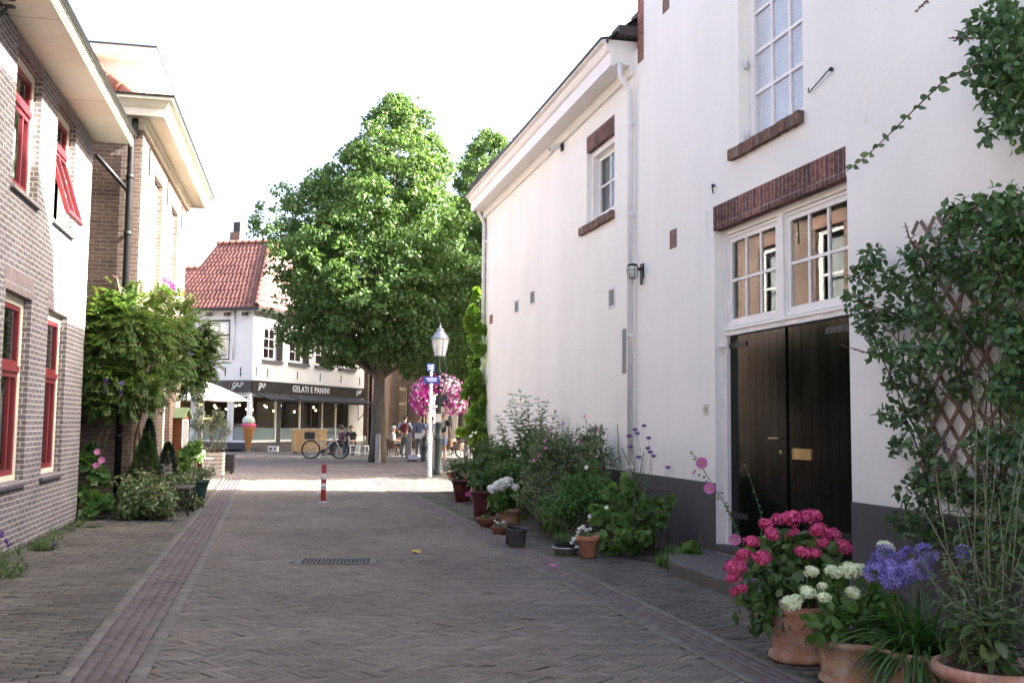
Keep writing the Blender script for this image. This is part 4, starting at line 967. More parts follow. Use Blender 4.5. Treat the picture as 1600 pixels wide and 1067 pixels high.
# sun blinds over the windows
def awning(x0, x1, ext):
    m = MB(); M = Matrix.Translation((0, -.05, 2.74)) @ Matrix.Rotation(.30, 4, 'X'); m.box(x0, x1, -ext, 0, -.02, .02, M); m.box(x0, x1, -ext - .03, -ext, -.09, .03, M)
    aw = m.build('awning', M_AWNING, SH)
    a = MB()
    for x in (x0 + .05, x1 - .05) + (() if x1 - x0 < 4 else ((x0 + x1) / 2,)):
        tip = M @ Vector((x, -ext, -.03)); a.bar((x, -.05, 1.55), tip, .035); a.box(x - .02, x + .02, -.07, -.05, 1.5, 2.5)
    a.build('awning_arm', M_BLACK, aw)
awning(.05, 2.62, .95); awning(2.85, 10.3, .95)
# inside: dim room, hanging bulbs, lit shelf
m = MB(); y1 = 4.5
for q in ([(.15, y1, .1), (9.6, y1, .1), (9.6, y1, 2.75), (.15, y1, 2.75)], [(.0, .16, .12), (9.6, .16, .12), (9.6, y1, .12), (-2.2, y1, .12)], [(.0, .16, 2.72), (9.6, .16, 2.72), (9.6, y1, 2.72), (-2.2, y1, 2.72)], [(9.6, .16, .1), (9.6, y1, .1), (9.6, y1, 2.75), (9.6, .16, 2.75)]): m.face(q)
wa, wb = Rl @ Vector((-6.8, .2, 0)), Rl @ Vector((-6.8, 4.5, 0)); wc = Rl @ Vector((-1.2, 4.5, 0))
wallquad(m, (wb.x, wb.y), (wc.x, wc.y), .1, 2.75); wallquad(m, (wa.x, wa.y), (wb.x, wb.y), .1, 2.75)
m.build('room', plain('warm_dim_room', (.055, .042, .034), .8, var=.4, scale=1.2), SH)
bulbs = [(.5, 1.2, 2.15), (.95, .9, 2.0), (1.35, 1.6, 2.2), (1.75, 1.1, 1.98), (2.75, 1.1, 2.2), (3.1, .8, 1.95), (3.5, 1.5, 2.15), (4.0, 1.0, 2.22), (5.1, 1.8, 1.9), (6.1, 1.5, 1.95), (7.2, 1.0, 2.2), (8.1, 1.4, 2.05), (.35, 2.2, 2.05), (-.2, 2.6, 2.2)]
bulbs += [tuple(Rl @ Vector(p)) for p in ((-.5, .9, 2.1), (-.75, 1.4, 1.95), (-2.4, .8, 2.15), (-2.0, 1.2, 2.0), (-1.5, .9, 2.2), (-3.4, 1.0, 2.1), (-4.2, 1.1, 2.0), (-4.9, .9, 2.15))]
for k, b in enumerate(bulbs):
    o = bpy.data.objects.new('hanging_bulb', None); o.empty_display_size = .1; COL.objects.link(o); o.parent = SH; o.location = b
    c = MB(); c.tube([(0, 0, .06), (0, 0, 2.71 - b[2])], .008, 5); c.build('cord', M_BLACK, o); g = MB(); g.ball((0, 0, 0), .05, 8, 6); g.build('bulb', M_BULB, o)
m = MB(); m.box(1.2, 2.1, 3.6, 3.7, 1.52, 1.57); m.box(4.6, 5.2, 3.6, 3.7, 1.52, 1.57); m.box(5.5, 6.3, 3.6, 3.7, 1.52, 1.57); m.build('lit_shelf', M_STRIP, SH)
m = MB(); m.box(2.6, 4.4, 2.2, 2.9, .12, 1.15); m.box(4.6, 6.2, 3.3, 4.2, .12, 1.2); m.box(6.6, 9.0, 1.6, 2.1, .12, 1.0); m.build('counter', plain('shop_counter', (.16, .11, .07), .5), SH)
# roof: steep hipped tiles
def AX(a, b, z):        # a into the building along the left face, b along the right face
    la = -dl2; p = la * a + dr2 * b; M3 = Matrix.Rotation(-math.atan2(dr2.y, dr2.x), 3, 'Z'); q = M3 @ p; return Vector((q.x, q.y, z))
ez, rz_ = 6.72, 10.5
E0 = AX(-.3, -.3, ez); E1 = AX(4.45, -.3, ez); R0 = AX(1.5, 3.5, rz_); R1 = AX(4.45, 3.5, rz_); E2 = AX(-.3, 11.2, ez); R2 = AX(1.5, 11.2, rz_)
m = MB()
u_ = (E1 - E0); vv = (R1 - E1); Lu, Lv = u_.length, vv.length; un = u_.normalized(); k_ = (R0 - E0).dot(un); vr = (R0 - E0) - un * k_
vp = (R1 - E1) - un * ((R1 - E1).dot(un)); e_off = (R1 - E1).dot(un); Lv = vp.length
pantiles(m, E0, u_, vp, Lu, Lv, lambda t: k_ * t / Lv, lambda t: Lu + e_off * t / Lv, pitch=.22, course=.34, amp=.05)
u_ = (E2 - E0); un = u_.normalized(); k2 = (R0 - E0).dot(un); vp2 = (R0 - E0) - un * k2; Lv2 = vp2.length
pantiles(m, E0, u_, vp2, u_.length, Lv2, lambda t: k2 * t / Lv2, None, pitch=.22, course=.34, amp=.05)
m.face([R1, E1, AX(4.45, 6, ez), AX(4.45, 4.2, rz_)])
m.build('roof', M_TILE_RED, SH)
m = MB(); ridge_caps(m, R1 + Vector((0, 0, .06)), R0 + Vector((0, 0, .06)), .13); ridge_caps(m, E0 + Vector((0, 0, .1)), R0 + Vector((0, 0, .06)), .13); ridge_caps(m, R0 + Vector((0, 0, .06)), R2 + Vector((0, 0, .06)), .13); m.build('ridge_tiles', M_TILE_RED, SH)
m = MB(); a0, a1 = AX(-.32, -.32, 0), AX(9, -.32, 0); b1 = AX(-.32, 11.2, 0)
for p, q in ((a0, a1), (a0, b1)): m.bar(p + Vector((0, 0, 6.66)), q + Vector((0, 0, 6.66)), .14, .13)
m.build('gutter', M_DARKMETAL, SH)
m = MB()
for k in range(7): p = AX(.4 + .95 * k, -.14, 6.45); m.box(p.x - .07, p.x + .07, p.y - .12, p.y + .12, 6.36, 6.52)
m.build('rafter_ends', M_DARKWOOD, SH)
p = AX(3.75, 4.2, 0); m = MB(); m.box(p.x - .34, p.x + .34, p.y - .3, p.y + .3, 9.9, 11.2); m.build('chimney', M_BRICK_BROWN, SH)
m = MB(); m.box(p.x - .2, p.x + .2, p.y - .2, p.y + .2, 11.2, 11.75); m.build('chimney_pot', M_BLACK, SH)
# neighbour further left: lower red roof
NB = frame('terraced_house', 'white house with a low dark red tiled roof left of the corner shop', 'house', C0 + (-dl2) * 6.3 + Vector((-.6, 4.2, 0)), (1, -.25))
m = MB(); facade(m, -8, 2.2, 0, 6.9, [(-3, -2, 4.2, 5.8), (-6, -5, 4.2, 5.8)], .12); wallquad(m, (2.2, 0), (2.2, 6), 0, 6.9); wallquad(m, (-8, 6), (-8, 0), 0, 6.9); m.build('wall', M_STUCCO2, NB)
m = MB(); pantiles(m, (-8, -.2, 6.9), (1, 0, 0), (0, 3.3, 3.0), 11.2, 4.46); m.face([(-8, 6.5, 6.9), (3.2, 6.5, 6.9), (3.2, 3.1, 9.85), (-8, 3.1, 9.85)]); m.face([(2.2, 0, 6.9), (2.2, 6.2, 6.9), (2.2, 3.1, 9.8)]); m.build('roof', M_TILE_RED, NB)
m = MB(); ridge_caps(m, (-8, 3.1, 9.92), (3.2, 3.1, 9.92), .13); m.build('ridge_tiles', M_TILE_RED, NB)
for a in (-3, -6): sash_window(NB, a + .002, a + .998, 4.202, 5.798, .05, M_WHITE, cols=2, rows=2)

# ------------------------------------------------------------------ brick house behind the lime tree, cream house behind the lamp
BK = frame('brick_house', 'dark brick house with cream window frames behind the lime tree', 'house', (-8.2, 57.0), (.24, 1))
lo = [(1.65, 2.6, .3, 3.6), (5.2, 6.9, .3, 3.66), (9.2, 10.6, .3, 3.6), (12.6, 14, .3, 3.6)]; hi = [(1.6, 2.7, 4.95, 7.0), (5.3, 7.4, 4.98, 7.0), (9.0, 10.6, 4.98, 7.0), (12.4, 14.0, 4.98, 7)]
m = MB(); facade(m, 0, 18, 0, 9.2, lo + hi, .16); wallquad(m, (0, 8), (0, 0), 0, 9.2); wallquad(m, (18, 0), (18, 8), 0, 9.2); wallquad(m, (18, 8), (0, 8), 0, 9.2); m.face([(0, 0, 9.2), (18, 0, 9.2), (18, 8, 9.2), (0, 8, 9.2)]); m.build('wall', M_BRICK_BROWN, BK)
for a, b, c, e in lo: sash_window(BK, a + .002, b - .002, c + .002, e - .002, .08, M_CREAM, t=.16, cols=1, rows=1, st=.06); 
for a, b, c, e in lo:
    m = MB(); m.box(a + .16, b - .16, .07, .15, 2.55, 2.68); m.build('transom', M_CREAM, BK)
for a, b, c, e in hi:
    sash_window(BK, a + .002, b - .002, c + .002, e - .002, .08, M_CREAM, t=.16, cols=2, rows=2, st=.06)
    m = MB(); m.box(a - .25, b + .25, -.10, .078, 4.78, 4.97); m.build('sill', M_STONE, BK, .01)
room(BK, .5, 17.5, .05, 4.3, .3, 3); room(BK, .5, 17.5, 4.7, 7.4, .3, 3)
m = MB(); m.tube([(.25, -.08, .1), (.25, -.08, 9.1)], .07, 8); m.build('drainpipe', M_DARKMETAL, BK)
CR = frame('cream_house', 'sunlit cream rendered house with tall windows behind the street lamp', 'house', (-4.4, 60.0), (1, -.06))
lo = [(.5, .95, .25, 2.85), (1.15, 1.75, .25, 2.85), (3.4, 4.5, .25, 2.85), (6.2, 7.2, .25, 2.85)]; hi = [(.3, .75, 4.5, 6.3), (1.2, 2.1, 4.5, 6.3), (3.6, 4.6, 4.5, 6.3), (6.2, 7.2, 4.5, 6.3)]
m = MB(); facade(m, 0, 14, 0, 8.6, lo + hi, .16); wallquad(m, (0, 8), (0, 0), 0, 8.6); wallquad(m, (14, 0), (14, 8), 0, 8.6); m.face([(0, 0, 8.6), (14, 0, 8.6), (14, 8, 8.6), (0, 8, 8.6)]); m.build('wall', M_CREAMWALL, CR)
for a, b, c, e in lo + hi: sash_window(CR, a + .002, b - .002, c + .002, e - .002, .08, M_WHITE, t=.07, cols=1, rows=2, back=M_CURTAIN)
room(CR, .1, 13, .1, 3.2, .4, 3); room(CR, .1, 13, 4.3, 6.6, .4, 3)
# ------------------------------------------------------------------ trees
def lime_tree(name, label, loc, prof, seed, nclump=900, per=85, trunk_r=.26, lean=(0, 0), fork=3.4, mt=None, leaf=.14, group='lime trees on the square', sx=None):
    """trunk with limbs; leaves in drooping tufts through the outer half of the crown"""
    global RNG
    keep, RNG = RNG, np.random.default_rng(seed)
    t = thing(name, label, 'tree', loc, 0, group)
    zs = np.array([p[0] for p in prof]); rs = np.array([p[1] for p in prof]); cxs = np.array([p[2] if len(p) > 2 else 0 for p in prof])
    zt = zs[-1]
    w_ = np.maximum(np.interp(np.linspace(zs[0], zt, 400), zs, rs), .15) ** 1.6; w_ /= w_.sum()
    z = RNG.choice(np.linspace(zs[0], zt, 400), nclump, p=w_); a = U(0, 2 * math.pi, nclump)
    lob = 1 + .13 * np.sin(a * 3 + z * 1.1) + .09 * np.sin(a * 5 - z * 1.7)
    r = np.interp(z, zs, rs) * lob * np.sqrt(U(.12, 1.0, nclump))
    C = np.stack([np.interp(z, zs, cxs) + r * np.cos(a), r * np.sin(a), z + U(-.15, .15, nclump)], 1)
    Rr = U(.34, .66, nclump); R = np.stack([Rr, Rr, Rr * .62], 1)
    k2 = nclump // 2; z2 = U(zs[0] - .2, zt + .1, k2); a2 = U(0, 2 * math.pi, k2); r2 = np.interp(z2, zs, rs) * (1 + .13 * np.sin(a2 * 3 + z2 * 1.1) + .09 * np.sin(a2 * 5 - z2 * 1.7)) * U(.92, 1.14, k2)
    C2 = np.stack([np.interp(z2, zs, cxs) + r2 * np.cos(a2), r2 * np.sin(a2), z2 - .1], 1); R2 = U(.14, .30, k2); R2 = np.stack([R2 * 1.15, R2 * 1.15, R2 * .8], 1)
    n = nclump * per
    V, Fc = clump(C, R, n, leaf, .82, T_DIAMOND, .5, .35, .6)
    leafobj('crown', [(V, Fc), clump(C2, R2, k2 * 34, leaf, .82, T_DIAMOND, .6, .2, .5)], mt or M_LIME, t)
    m = MB(); k = 10; pts = []; rad_ = []
    for i in range(k + 1):
        f = i / k; zz = f * (zt - 1.0); pts.append((lean[0] * math.sin(f * 3) + np.interp(zz, zs, cxs) * f, lean[1] * math.sin(f * 2.2), zz)); rad_.append(trunk_r * (1.35 - .45 * min(1, f * 6)) * (1 - f) ** .75 + .02)
    m.tube(pts, rad_, 14); tr = m.build('trunk', M_BARK, t)
    m = MB()
    for i in range(46):
        c = C[rnd.randrange(nclump)]; zz = max(fork - .4, c[2] - .9 - rnd.random() * 1.4); zz = min(zz, zt - 2)
        f = zz / (zt - 1.0); j = min(k - 1, int(f * k)); b = Vector(pts[j]).lerp(Vector(pts[j + 1]), f * k - j); e = Vector(c)
        mid = b.lerp(e, .5) + Vector((rnd.uniform(-.2, .2), rnd.uniform(-.2, .2), .25))
        r0 = min(.11, rad_[j] * .5); m.tube([b, mid, e], [r0, r0 * .55, .012], 7, False)
    m.build('limb', M_BARK, tr)
    RNG = keep
    return t
PR1 = [(3.7, 1.6), (4.1, 2.6), (5.2, 3.4), (6.6, 3.55, -.2), (8.0, 3.45, -.4), (8.9, 3.2, -.5), (9.9, 2.6, -.3), (11.0, 1.95, .2), (12.2, 1.35, .5), (13.0, .75, .5), (13.5, .2, .35)]
T1 = lime_tree('lime_tree', 'large lime tree with mossy trunk standing in front of the brick house', G(590, 722), PR1, 5, 860, 92, .25)
PR2 = [(4.2, 2.4), (6, 3.3), (8.5, 3.0), (10.5, 2.3), (12.2, 1.65), (13.6, 1.2), (14.6, .65), (15.0, .2)]
T2 = lime_tree('lime_tree', 'narrower lime tree rising behind the lower white house', Vector((AT(760, 690, 45.5).x, 45.5, 0)), PR2, 9, 850, 90, .25)
dup(T1, (5.6, 30.3, 0), 1.9, 'lime tree nearest to the back of the lower white house', 'lime trees on the square', 1.06)
dup(T1, (5.2, 34.8, 0), .7, 'tallest lime tree in the row behind the lower white house', 'lime trees on the square', 1.0)
dup(T1, (5.0, 39.4, 0), 3.7, 'lime tree behind the lower white house, next to the tallest one', 'lime trees on the square', .97)
dup(T1, (-.6, 49.6, 0), 2.4, 'full lime tree added for shade between the corner shop and the cream house', 'lime trees on the square', 1.0)  # from here on, added limes put in to shade the shop front
dup(T1, (-2.6, 53.6, 0), 4.1, 'lime tree added for shade, half hidden behind the large lime tree', 'lime trees on the square', .98)
dup(T1, (1.4, 55.0, 0), 5.0, 'lime tree added for shade nearest to the cream house', 'lime trees on the square', 1.0)

# ------------------------------------------------------------------ plant builders
def stalk(base, top, bow=.06, n=6):
    b, t = Vector(base), Vector(top); o = Vector((rnd.uniform(-bow, bow), rnd.uniform(-bow, bow), 0))
    return [b.lerp(t, i / n) + o * math.sin(math.pi * i / n) for i in range(n + 1)]
def along_stem(lines, per, size, asp, T, spread=1.0, droop=.2, t0=.15, opp=True, taper=.5):
    """leaves in pairs up a stem"""
    P, D, N, L = [], [], [], []
    for pts in lines:
        k = len(pts) - 1; a0 = rnd.uniform(0, 6.28)
        for i in range(per):
            f = t0 + (1 - t0) * i / per; j = min(k - 1, int(f * k)); p = pts[j].lerp(pts[j + 1], f * k - j)
            ax = (pts[j + 1] - pts[j]).normalized(); a = a0 + i * 1.57 + rnd.uniform(-.4, .4)
            for s in ((0, math.pi) if opp else (rnd.uniform(0, 6),)):
                h = Vector((math.cos(a + s), math.sin(a + s), 0)); d = (h * spread + ax * rnd.uniform(.2, .7) - Vector((0, 0, droop * rnd.random()))).normalized()
                P.append(p); D.append(d); N.append((ax - d * ax.dot(d)) + Vector((0, 0, .3))); L.append(size * (1 - taper * f) * rnd.uniform(.75, 1.25))
    L = np.array(L); return scatter(T, P, D, N, L, L * asp)
def ball_bloom(c, r, n=95, T=T_FLORET4, sq=.8, fl=.27, up=.0):
    """mophead: florets over a ball, facing out"""
    c = np.array(c)
    if n >= 200:      # a mophead is several smaller domes grown together
        q = rdir(7, .2) * np.array((1, 1, .6)) * r * .42; c = (c + q)[RNG.integers(0, 7, n)]; r = r * .66
    d = rdir(n, .25); P = c + d * r * np.array((1, 1, sq)) * U(.80, 1.08, n)[:, None]
    D = np.cross(d, rdir(n)); s = r * fl * U(.8, 1.25, n)
    V, Fc = scatter(T, P, D, d, s, s)
    return V, Fc
def blooms(par, pts, r, mt, name='flower_head', **k):
    for c in pts:
        rr = r * rnd.uniform(.85, 1.15) if not isinstance(r, list) else r[0]
        leafobj(name, [ball_bloom(c, rr, **k)], mt, par)
def bush(name, label, cat, base, ells, n, size, mt, asp=.6, T=T_DIAMOND, stems=14, stem_mat=None, group=None, shell=.35, droop=.2, extra=()):
    """leafy bush: ells are (x, y, z, rx, ry, rz) in world coordinates"""
    base = Vector(base); t = thing(name, label, cat, base, 0, group); E = np.array(ells, float)
    C = E[:, :3] - np.array(base); R = E[:, 3:]
    vol = R.prod(1); cnt = (n * vol / vol.sum()).astype(int) + 20; parts = []
    for c, r, k in zip(C, R, cnt):
        q = max(3, k // 45); d = rdir(q); cc = c + d * r * (U(.25, .9, q)[:, None]); sm = np.clip(r.mean() * .36, .05, .22)
        parts.append(clump(cc, np.full((q, 3), sm) * U(.7, 1.2, q)[:, None], k, size, asp, T, droop, shell))
    for V, Fc in parts: V[:, 2] = np.maximum(V[:, 2], .012 - base.z)
    leafobj('foliage', parts, mt, t)
    if stems:
        ls = []
        for i in range(stems):
            c = C[rnd.randrange(len(C))]; e = Vector(c) + Vector((rnd.uniform(-.3, .3), rnd.uniform(-.3, .3), rnd.uniform(-.2, .5))) * .5
            ls.append(stalk((rnd.uniform(-.08, .08), rnd.uniform(-.08, .08), 0), e, .08))
        stems_mb(ls, .008, .003).build('stem', stem_mat or M_TWIG, t)
    return t
def pot_prof(r0, r1, h, rim=.03, rh=.05, wall=.018):
    return [(r0 * .9, 0), (r0, .006), (r0 + (r1 - r0) * .5, h * .5), (r1, h - rh), (r1 + rim * .7, h - rh + .004), (r1 + rim, h - rh * .5), (r1 + rim * .8, h), (r1 + rim * .8 - wall, h), (r1 - wall * .6, h - .05), (.001, h - .055)]
def pot(par, prof, mt, soil_r, soil_z, n=40, name='pot', ring=None):
    m = MB(); m.lathe(prof, (0, 0, 0), n, False); p = m.build(name, mt, par)
    if soil_r:
        s = MB(); s.lathe([(soil_r, soil_z), (soil_r * .6, soil_z + .012), (.002, soil_z + .02)], (0, 0, 0), 20, False); s.build('soil', M_SOIL, p)
    return p
SCL = lambda Y: Y / FPX
def ell(px, py, Y, rx, rz, ry=None):
    p = AT(px, py, Y); k = SCL(Y); return (p.x, p.y, p.z, rx * k, (ry or rx) * k, rz * k)

# ------------------------------------------------------------------ big pots at the right edge
b = G(1247, 1030); t = thing('potted_hydrangea', 'crimson hydrangea with many flower heads in an aged terracotta pot', 'potted plant', b)
pot(t, [(.150, 0), (.172, .004), (.180, .02), (.176, .045), (.160, .055), (.157, .075), (.160, .15), (.166, .25), (.170, .29), (.176, .30), (.182, .315), (.182, .338), (.172, .345), (.158, .342), (.150, .30), (.001, .30)], M_TERRA, .155, .305)
Yh = b.y
E = [(0, 0, .52, .28, .27, .20), (-.20, -.03, .46, .17, .2, .18), (.17, .0, .56, .18, .2, .15), (0, 0, .68, .22, .2, .12), (-.3, -.06, .34, .10, .12, .14), (-.18, -.12, .30, .12, .1, .12)]
parts = [clump([c[:3]], [c[3:]], k, .085, .66, T_LEAF, .35, .55, .9) for c, k in zip(E, (190, 110, 90, 110, 34, 36))]
leafobj('foliage', parts, M_HYDL, t)
stems_mb([stalk((rnd.uniform(-.06, .06), rnd.uniform(-.06, .06), .30), (rnd.uniform(-.3, .3), rnd.uniform(-.2, .2), rnd.uniform(.5, .75)), .03) for _ in range(16)], .005, .003).build('stem', M_STEM, t)
HB = [(1196, 818, -.02, 13), (1216, 812, .08, 14), (1238, 810, -.05, 16), (1267, 808, .04, 17), (1279, 828, -.10, 15), (1283, 847, -.14, 11), (1206, 834, -.14, 14), (1174, 847, -.05, 13), (1316, 855, .05, 17), (1255, 863, -.22, 13), (1272, 866, -.2, 13), (1190, 871, -.22, 14), (1150, 884, -.12, 18), (1163, 867, -.1, 13), (1147, 904, -.14, 12), (1146, 925, -.12, 9), (1160, 919, -.16, 10), (1240, 835, .2, 14), (1300, 835, .2, 14)]
for x, y, dy, r in HB:
    p = AT(x, y, Yh + dy) - b; leafobj('flower_head', [ball_bloom(p, r * SCL(Yh), 320, fl=.22)], M_PINKHYD, t)

b = G(1336, 1064); t = thing('potted_hydrangea', 'white and lime green hydrangea in a rimmed terracotta pot', 'potted plant', b); Yh = b.y
pot(t, [(.185, 0), (.20, .004), (.203, .02), (.19, .03), (.185, .045), (.197, .14), (.205, .205), (.215, .212), (.222, .225), (.220, .245), (.205, .25), (.192, .246), (.185, .21), (.001, .21)], M_TERRA3, .188, .212)
E = [(0, -.02, .36, .24, .22, .13), (-.16, -.1, .33, .13, .13, .10), (.16, 0, .42, .15, .15, .14), (.02, .1, .46, .2, .16, .12)]
leafobj('foliage', [clump([c[:3]], [c[3:]], k, .08, .62, T_LEAF, .25, .5, .9) for c, k in zip(E, (120, 50, 60, 70))], M_BRIGHTL, t)
stems_mb([stalk((rnd.uniform(-.06, .06), rnd.uniform(-.06, .06), .21), (rnd.uniform(-.25, .25), rnd.uniform(-.2, .2), rnd.uniform(.4, .55)), .03) for _ in range(14)], .004, .003).build('stem', M_STEM, t)
for x, y, dy, r in [(1238, 941, -.20, 17), (1261, 925, -.08, 13), (1288, 934, -.2, 11), (1268, 894, .05, 13), (1304, 893, 0, 15), (1327, 892, -.06, 17), (1342, 890, .06, 14), (1285, 917, .0, 10), (1332, 927, -.14, 13), (1384, 855, .3, 15)]:
    leafobj('flower_head', [ball_bloom(AT(x, y, Yh + dy) - b, r * SCL(Yh), 320, fl=.21)], M_WHITEHYD, t)

b = G(1440, 1092); t = thing('potted_agapanthus', 'violet blue agapanthus with long strap leaves in a terracotta pot', 'potted plant', b); Yh = b.y
pot(t, pot_prof(.16, .20, .27, .02, .04), M_TERRA3, .18, .22)
lines = []
P, D, N, L = [], [], [], []
blade = []
for i in range(260):
    a = rnd.uniform(0, 6.283); ln = rnd.uniform(.34, .58); el = rnd.uniform(.35, 1.45); wd = rnd.uniform(.007, .012)
    h = Vector((math.cos(a), math.sin(a), 0)); p = Vector((rnd.uniform(-.08, .08), rnd.uniform(-.08, .08), .22)); d = (h * math.cos(el) + Vector((0, 0, math.sin(el)))); sd_ = Vector((-h.y, h.x, 0)); rows = []
    for k in range(7):
        f = k / 6; ww = wd * (1 - f ** 2.5) + .0006; rows.append([p - sd_ * ww, p - Vector((0, 0, ww * .5)), p + sd_ * ww]); d = (d - Vector((0, 0, .24 + .1 * rnd.random()))).normalized(); p = p + d * ln / 6
    blade.append(rows)
m = MB()
for r_ in blade: m.grid(r_)
m.build('strap_leaves', M_GRASSL, t)
AH = [(1368, 892, 0, 22), (1398, 884, -.05, 24), (1424, 872, 0, 20), (1446, 866, .08, 20), (1392, 902, -.12, 22), (1412, 896, -.1, 20), (1436, 888, -.08, 20), (1507, 866, .1, 17), (1380, 868, .1, 18)]
st = []
for x, y, dy, r in AH:
    c = AT(x, y, Yh + dy) - b; n = 22; d = rdir(n, .15); rr = r * SCL(Yh) * .70
    P = np.array(c) + d * rr * U(.55, 1.1, n)[:, None]; D = np.cross(d, rdir(n)); s = .026 * U(.8, 1.2, n)
    leafobj('flower_head', [scatter(T_STAR6, P, D, d, s, s)], M_AGAP, t); st.append(stalk((rnd.uniform(-.06, .06), rnd.uniform(-.06, .06), .22), c, .03))
    st += [[Vector(c), Vector(c) + Vector(q) * rr * .8] for q in d[:16]]
stems_mb(st, .0035, .0025).build('stem', M_STEM, t)

b = G(1552, 1130); t = thing('potted_buddleia', 'tall leggy buddleia with grey green shoots in a thick rimmed terracotta pot', 'potted plant', b); Yh = b.y
pot(t, [(.19, 0), (.20, .004), (.225, .12), (.238, .20), (.245, .215), (.268, .222), (.282, .24), (.284, .265), (.272, .285), (.252, .29), (.238, .28), (.228, .25), (.001, .245)], M_TERRA, .232, .25, 56)
tops = [(1527, 590, .0), (1545, 655, .1), (1536, 735, -.08), (1492, 712, .05), (1462, 735, .1), (1478, 700, .2), (1560, 700, .2), (1590, 760, .0), (1605, 640, .1), (1440, 790, .1), (1510, 800, -.15), (1580, 850, -.1), (1620, 800, 0), (1600, 730, .2), (1470, 860, -.2), (1525, 880, -.2)]
ls = [stalk((rnd.uniform(-.10, .10), rnd.uniform(-.08, .08), .25), AT(x, y, Yh + dy) - b, .035, 9) for x, y, dy in tops]
ls += [stalk((rnd.uniform(-.12, .12), rnd.uniform(-.1, .1), .25), AT(x, y, Yh + dy) - b, .05, 9) for x, y, dy in ((1450, 900, 0), (1490, 930, -.2), (1530, 820, .2), (1560, 780, -.1), (1600, 900, -.2), (1570, 940, -.25), (1430, 850, .2))]
stems_mb(ls, .0048, .0022, 6).build('stem', M_PALESTEM, t)
leafobj('foliage', [along_stem(ls, 12, .105, .30, T_LEAF, 1.0, .9, .10), along_stem(ls, 10, .055, .36, T_LEAF, .8, .5, .2), clump([(0, 0, .45)], [(.3, .25, .2)], 70, .10, .42, T_LEAF, .6, .2)], M_BUDL, t)
sp = []
for x, y, dy in tops[:6]:
    c = np.array(AT(x, y, Yh + dy) - b); n = 60; q = rdir(n) * U(0, 1, n)[:, None] * np.array((.028, .028, .07)) + c; sp.append(scatter(T_DIAMOND, q, rdir(n), rdir(n), .014, .010))
dr_m = plain('dried_blooms', (.085, .055, .060), .9)
for s_ in sp: leafobj('seed_head', [s_], dr_m, t)

# ------------------------------------------------------------------ trellis and climbing rose on the tall white house
WM = H1.matrix_basis.copy()
def RW(px, py, off=-.2):
    """pixel -> point a little in front of the right-hand facades (local x, y, z of the tall house)"""
    d = ray(px, py); nn = Vector((-DR[1], DR[0], 0)); o_ = Vector((1.63, 12.832, 0)) + nn * off
    t_ = (o_ - Vector((0, 0, CAM_H))).dot(nn) / d.dot(nn); p = Vector((0, 0, CAM_H)) + d * t_
    q = p - Vector((1.63, 12.832, 0)); return Vector((q.x * DR[0] + q.y * DR[1], off, p.z))
tr = thing('trellis', 'brown diagonal wooden lattice fixed to the white wall behind the climbing rose', 'trellis', (1.63, 12.832, 0), math.atan2(DR[1], DR[0]))
a_, b_ = RW(1432, 372, -.03), RW(1432, 770, -.03); x0, x1, z0, z1 = 5.62, 7.7, .95, 2.98
m1, m2 = MB(), MB()
def clip45(c, s):
    """ends of the lath z = s*x + c inside the rectangle"""
    q = []
    for x in (x0, x1):
        z = s * x + c
        if z0 <= z <= z1: q.append((x, z))
    for z in (z0, z1):
        x = (z - c) / s
        if x0 < x < x1: q.append((x, z))
    return q[:2] if len(q) >= 2 else None
for i in range(-40, 60):
    for s, mm, yy in ((1.25, m1, -.045), (-1.25, m2, -.030)):
        e = clip45(i * .235 + (.1 if s > 0 else 0), s)
        if e: mm.bar((e[0][0], yy, e[0][1]), (e[1][0], yy, e[1][1]), .030, .009, (0, 1, 0))
m1.build('front_lath', M_TRELLIS, tr); m2.build('back_lath', M_TRELLIS, tr)
ro = thing('climbing_rose', 'climbing rose with dark green leaves sprawling over the trellis and up the white wall', 'climbing plant', (1.63, 12.832, 0), math.atan2(DR[1], DR[0]))
RC = [(1340, 470, 24), (1345, 430, 22), (1365, 400, 24), (1385, 440, 30), (1360, 505, 30), (1400, 490, 34), (1435, 440, 34), (1430, 400, 26), (1475, 400, 36), (1490, 350, 34), (1520, 330, 30), (1555, 320, 28), (1590, 330, 36), (1585, 375, 40), (1540, 380, 36), (1510, 430, 34), (1560, 430, 40), (1600, 440, 40), (1450, 490, 34), (1380, 545, 28), (1420, 560, 34), (1465, 545, 34), (1500, 520, 34), (1550, 500, 36), (1590, 520, 40), (1400, 590, 24), (1440, 620, 30), (1410, 650, 24), (1385, 650, 16), (1440, 690, 30), (1400, 700, 18), (1460, 740, 34), (1500, 600, 26), (1560, 600, 30), (1600, 620, 40), (1590, 690, 40), (1540, 690, 26), (1500, 760, 34), (1430, 770, 30), (1560, 770, 40), (1410, 820, 24), (1450, 820, 34), (1520, 840, 34), (1590, 840, 40), (1620, 560, 50), (1640, 400, 60), (1640, 760, 60),
      (1570, 20, 36), (1595, 60, 40), (1545, 90, 30), (1580, 110, 36), (1560, 150, 32), (1540, 125, 26), (1590, 170, 34), (1570, 190, 22), (1600, 210, 26), (1540, 210, 16), (1630, 100, 50), (1530, 40, 20), (1500, 55, 9), (1560, 55, 26)]
C, R, cnt = [], [], []
for x, y, r in RC:
    off = -rnd.uniform(.12, .42); p = RW(x, y, off); k = r * SCL(7.2); C.append(p); R.append((k, min(k, .16), k)); cnt.append(int((r / 30) ** 2 * 104) + 6)
parts = []
for c, r, k in zip(C, R, cnt): parts.append(clump([c], [r], k, .062, .62, T_LEAF, .25, .2, .4))
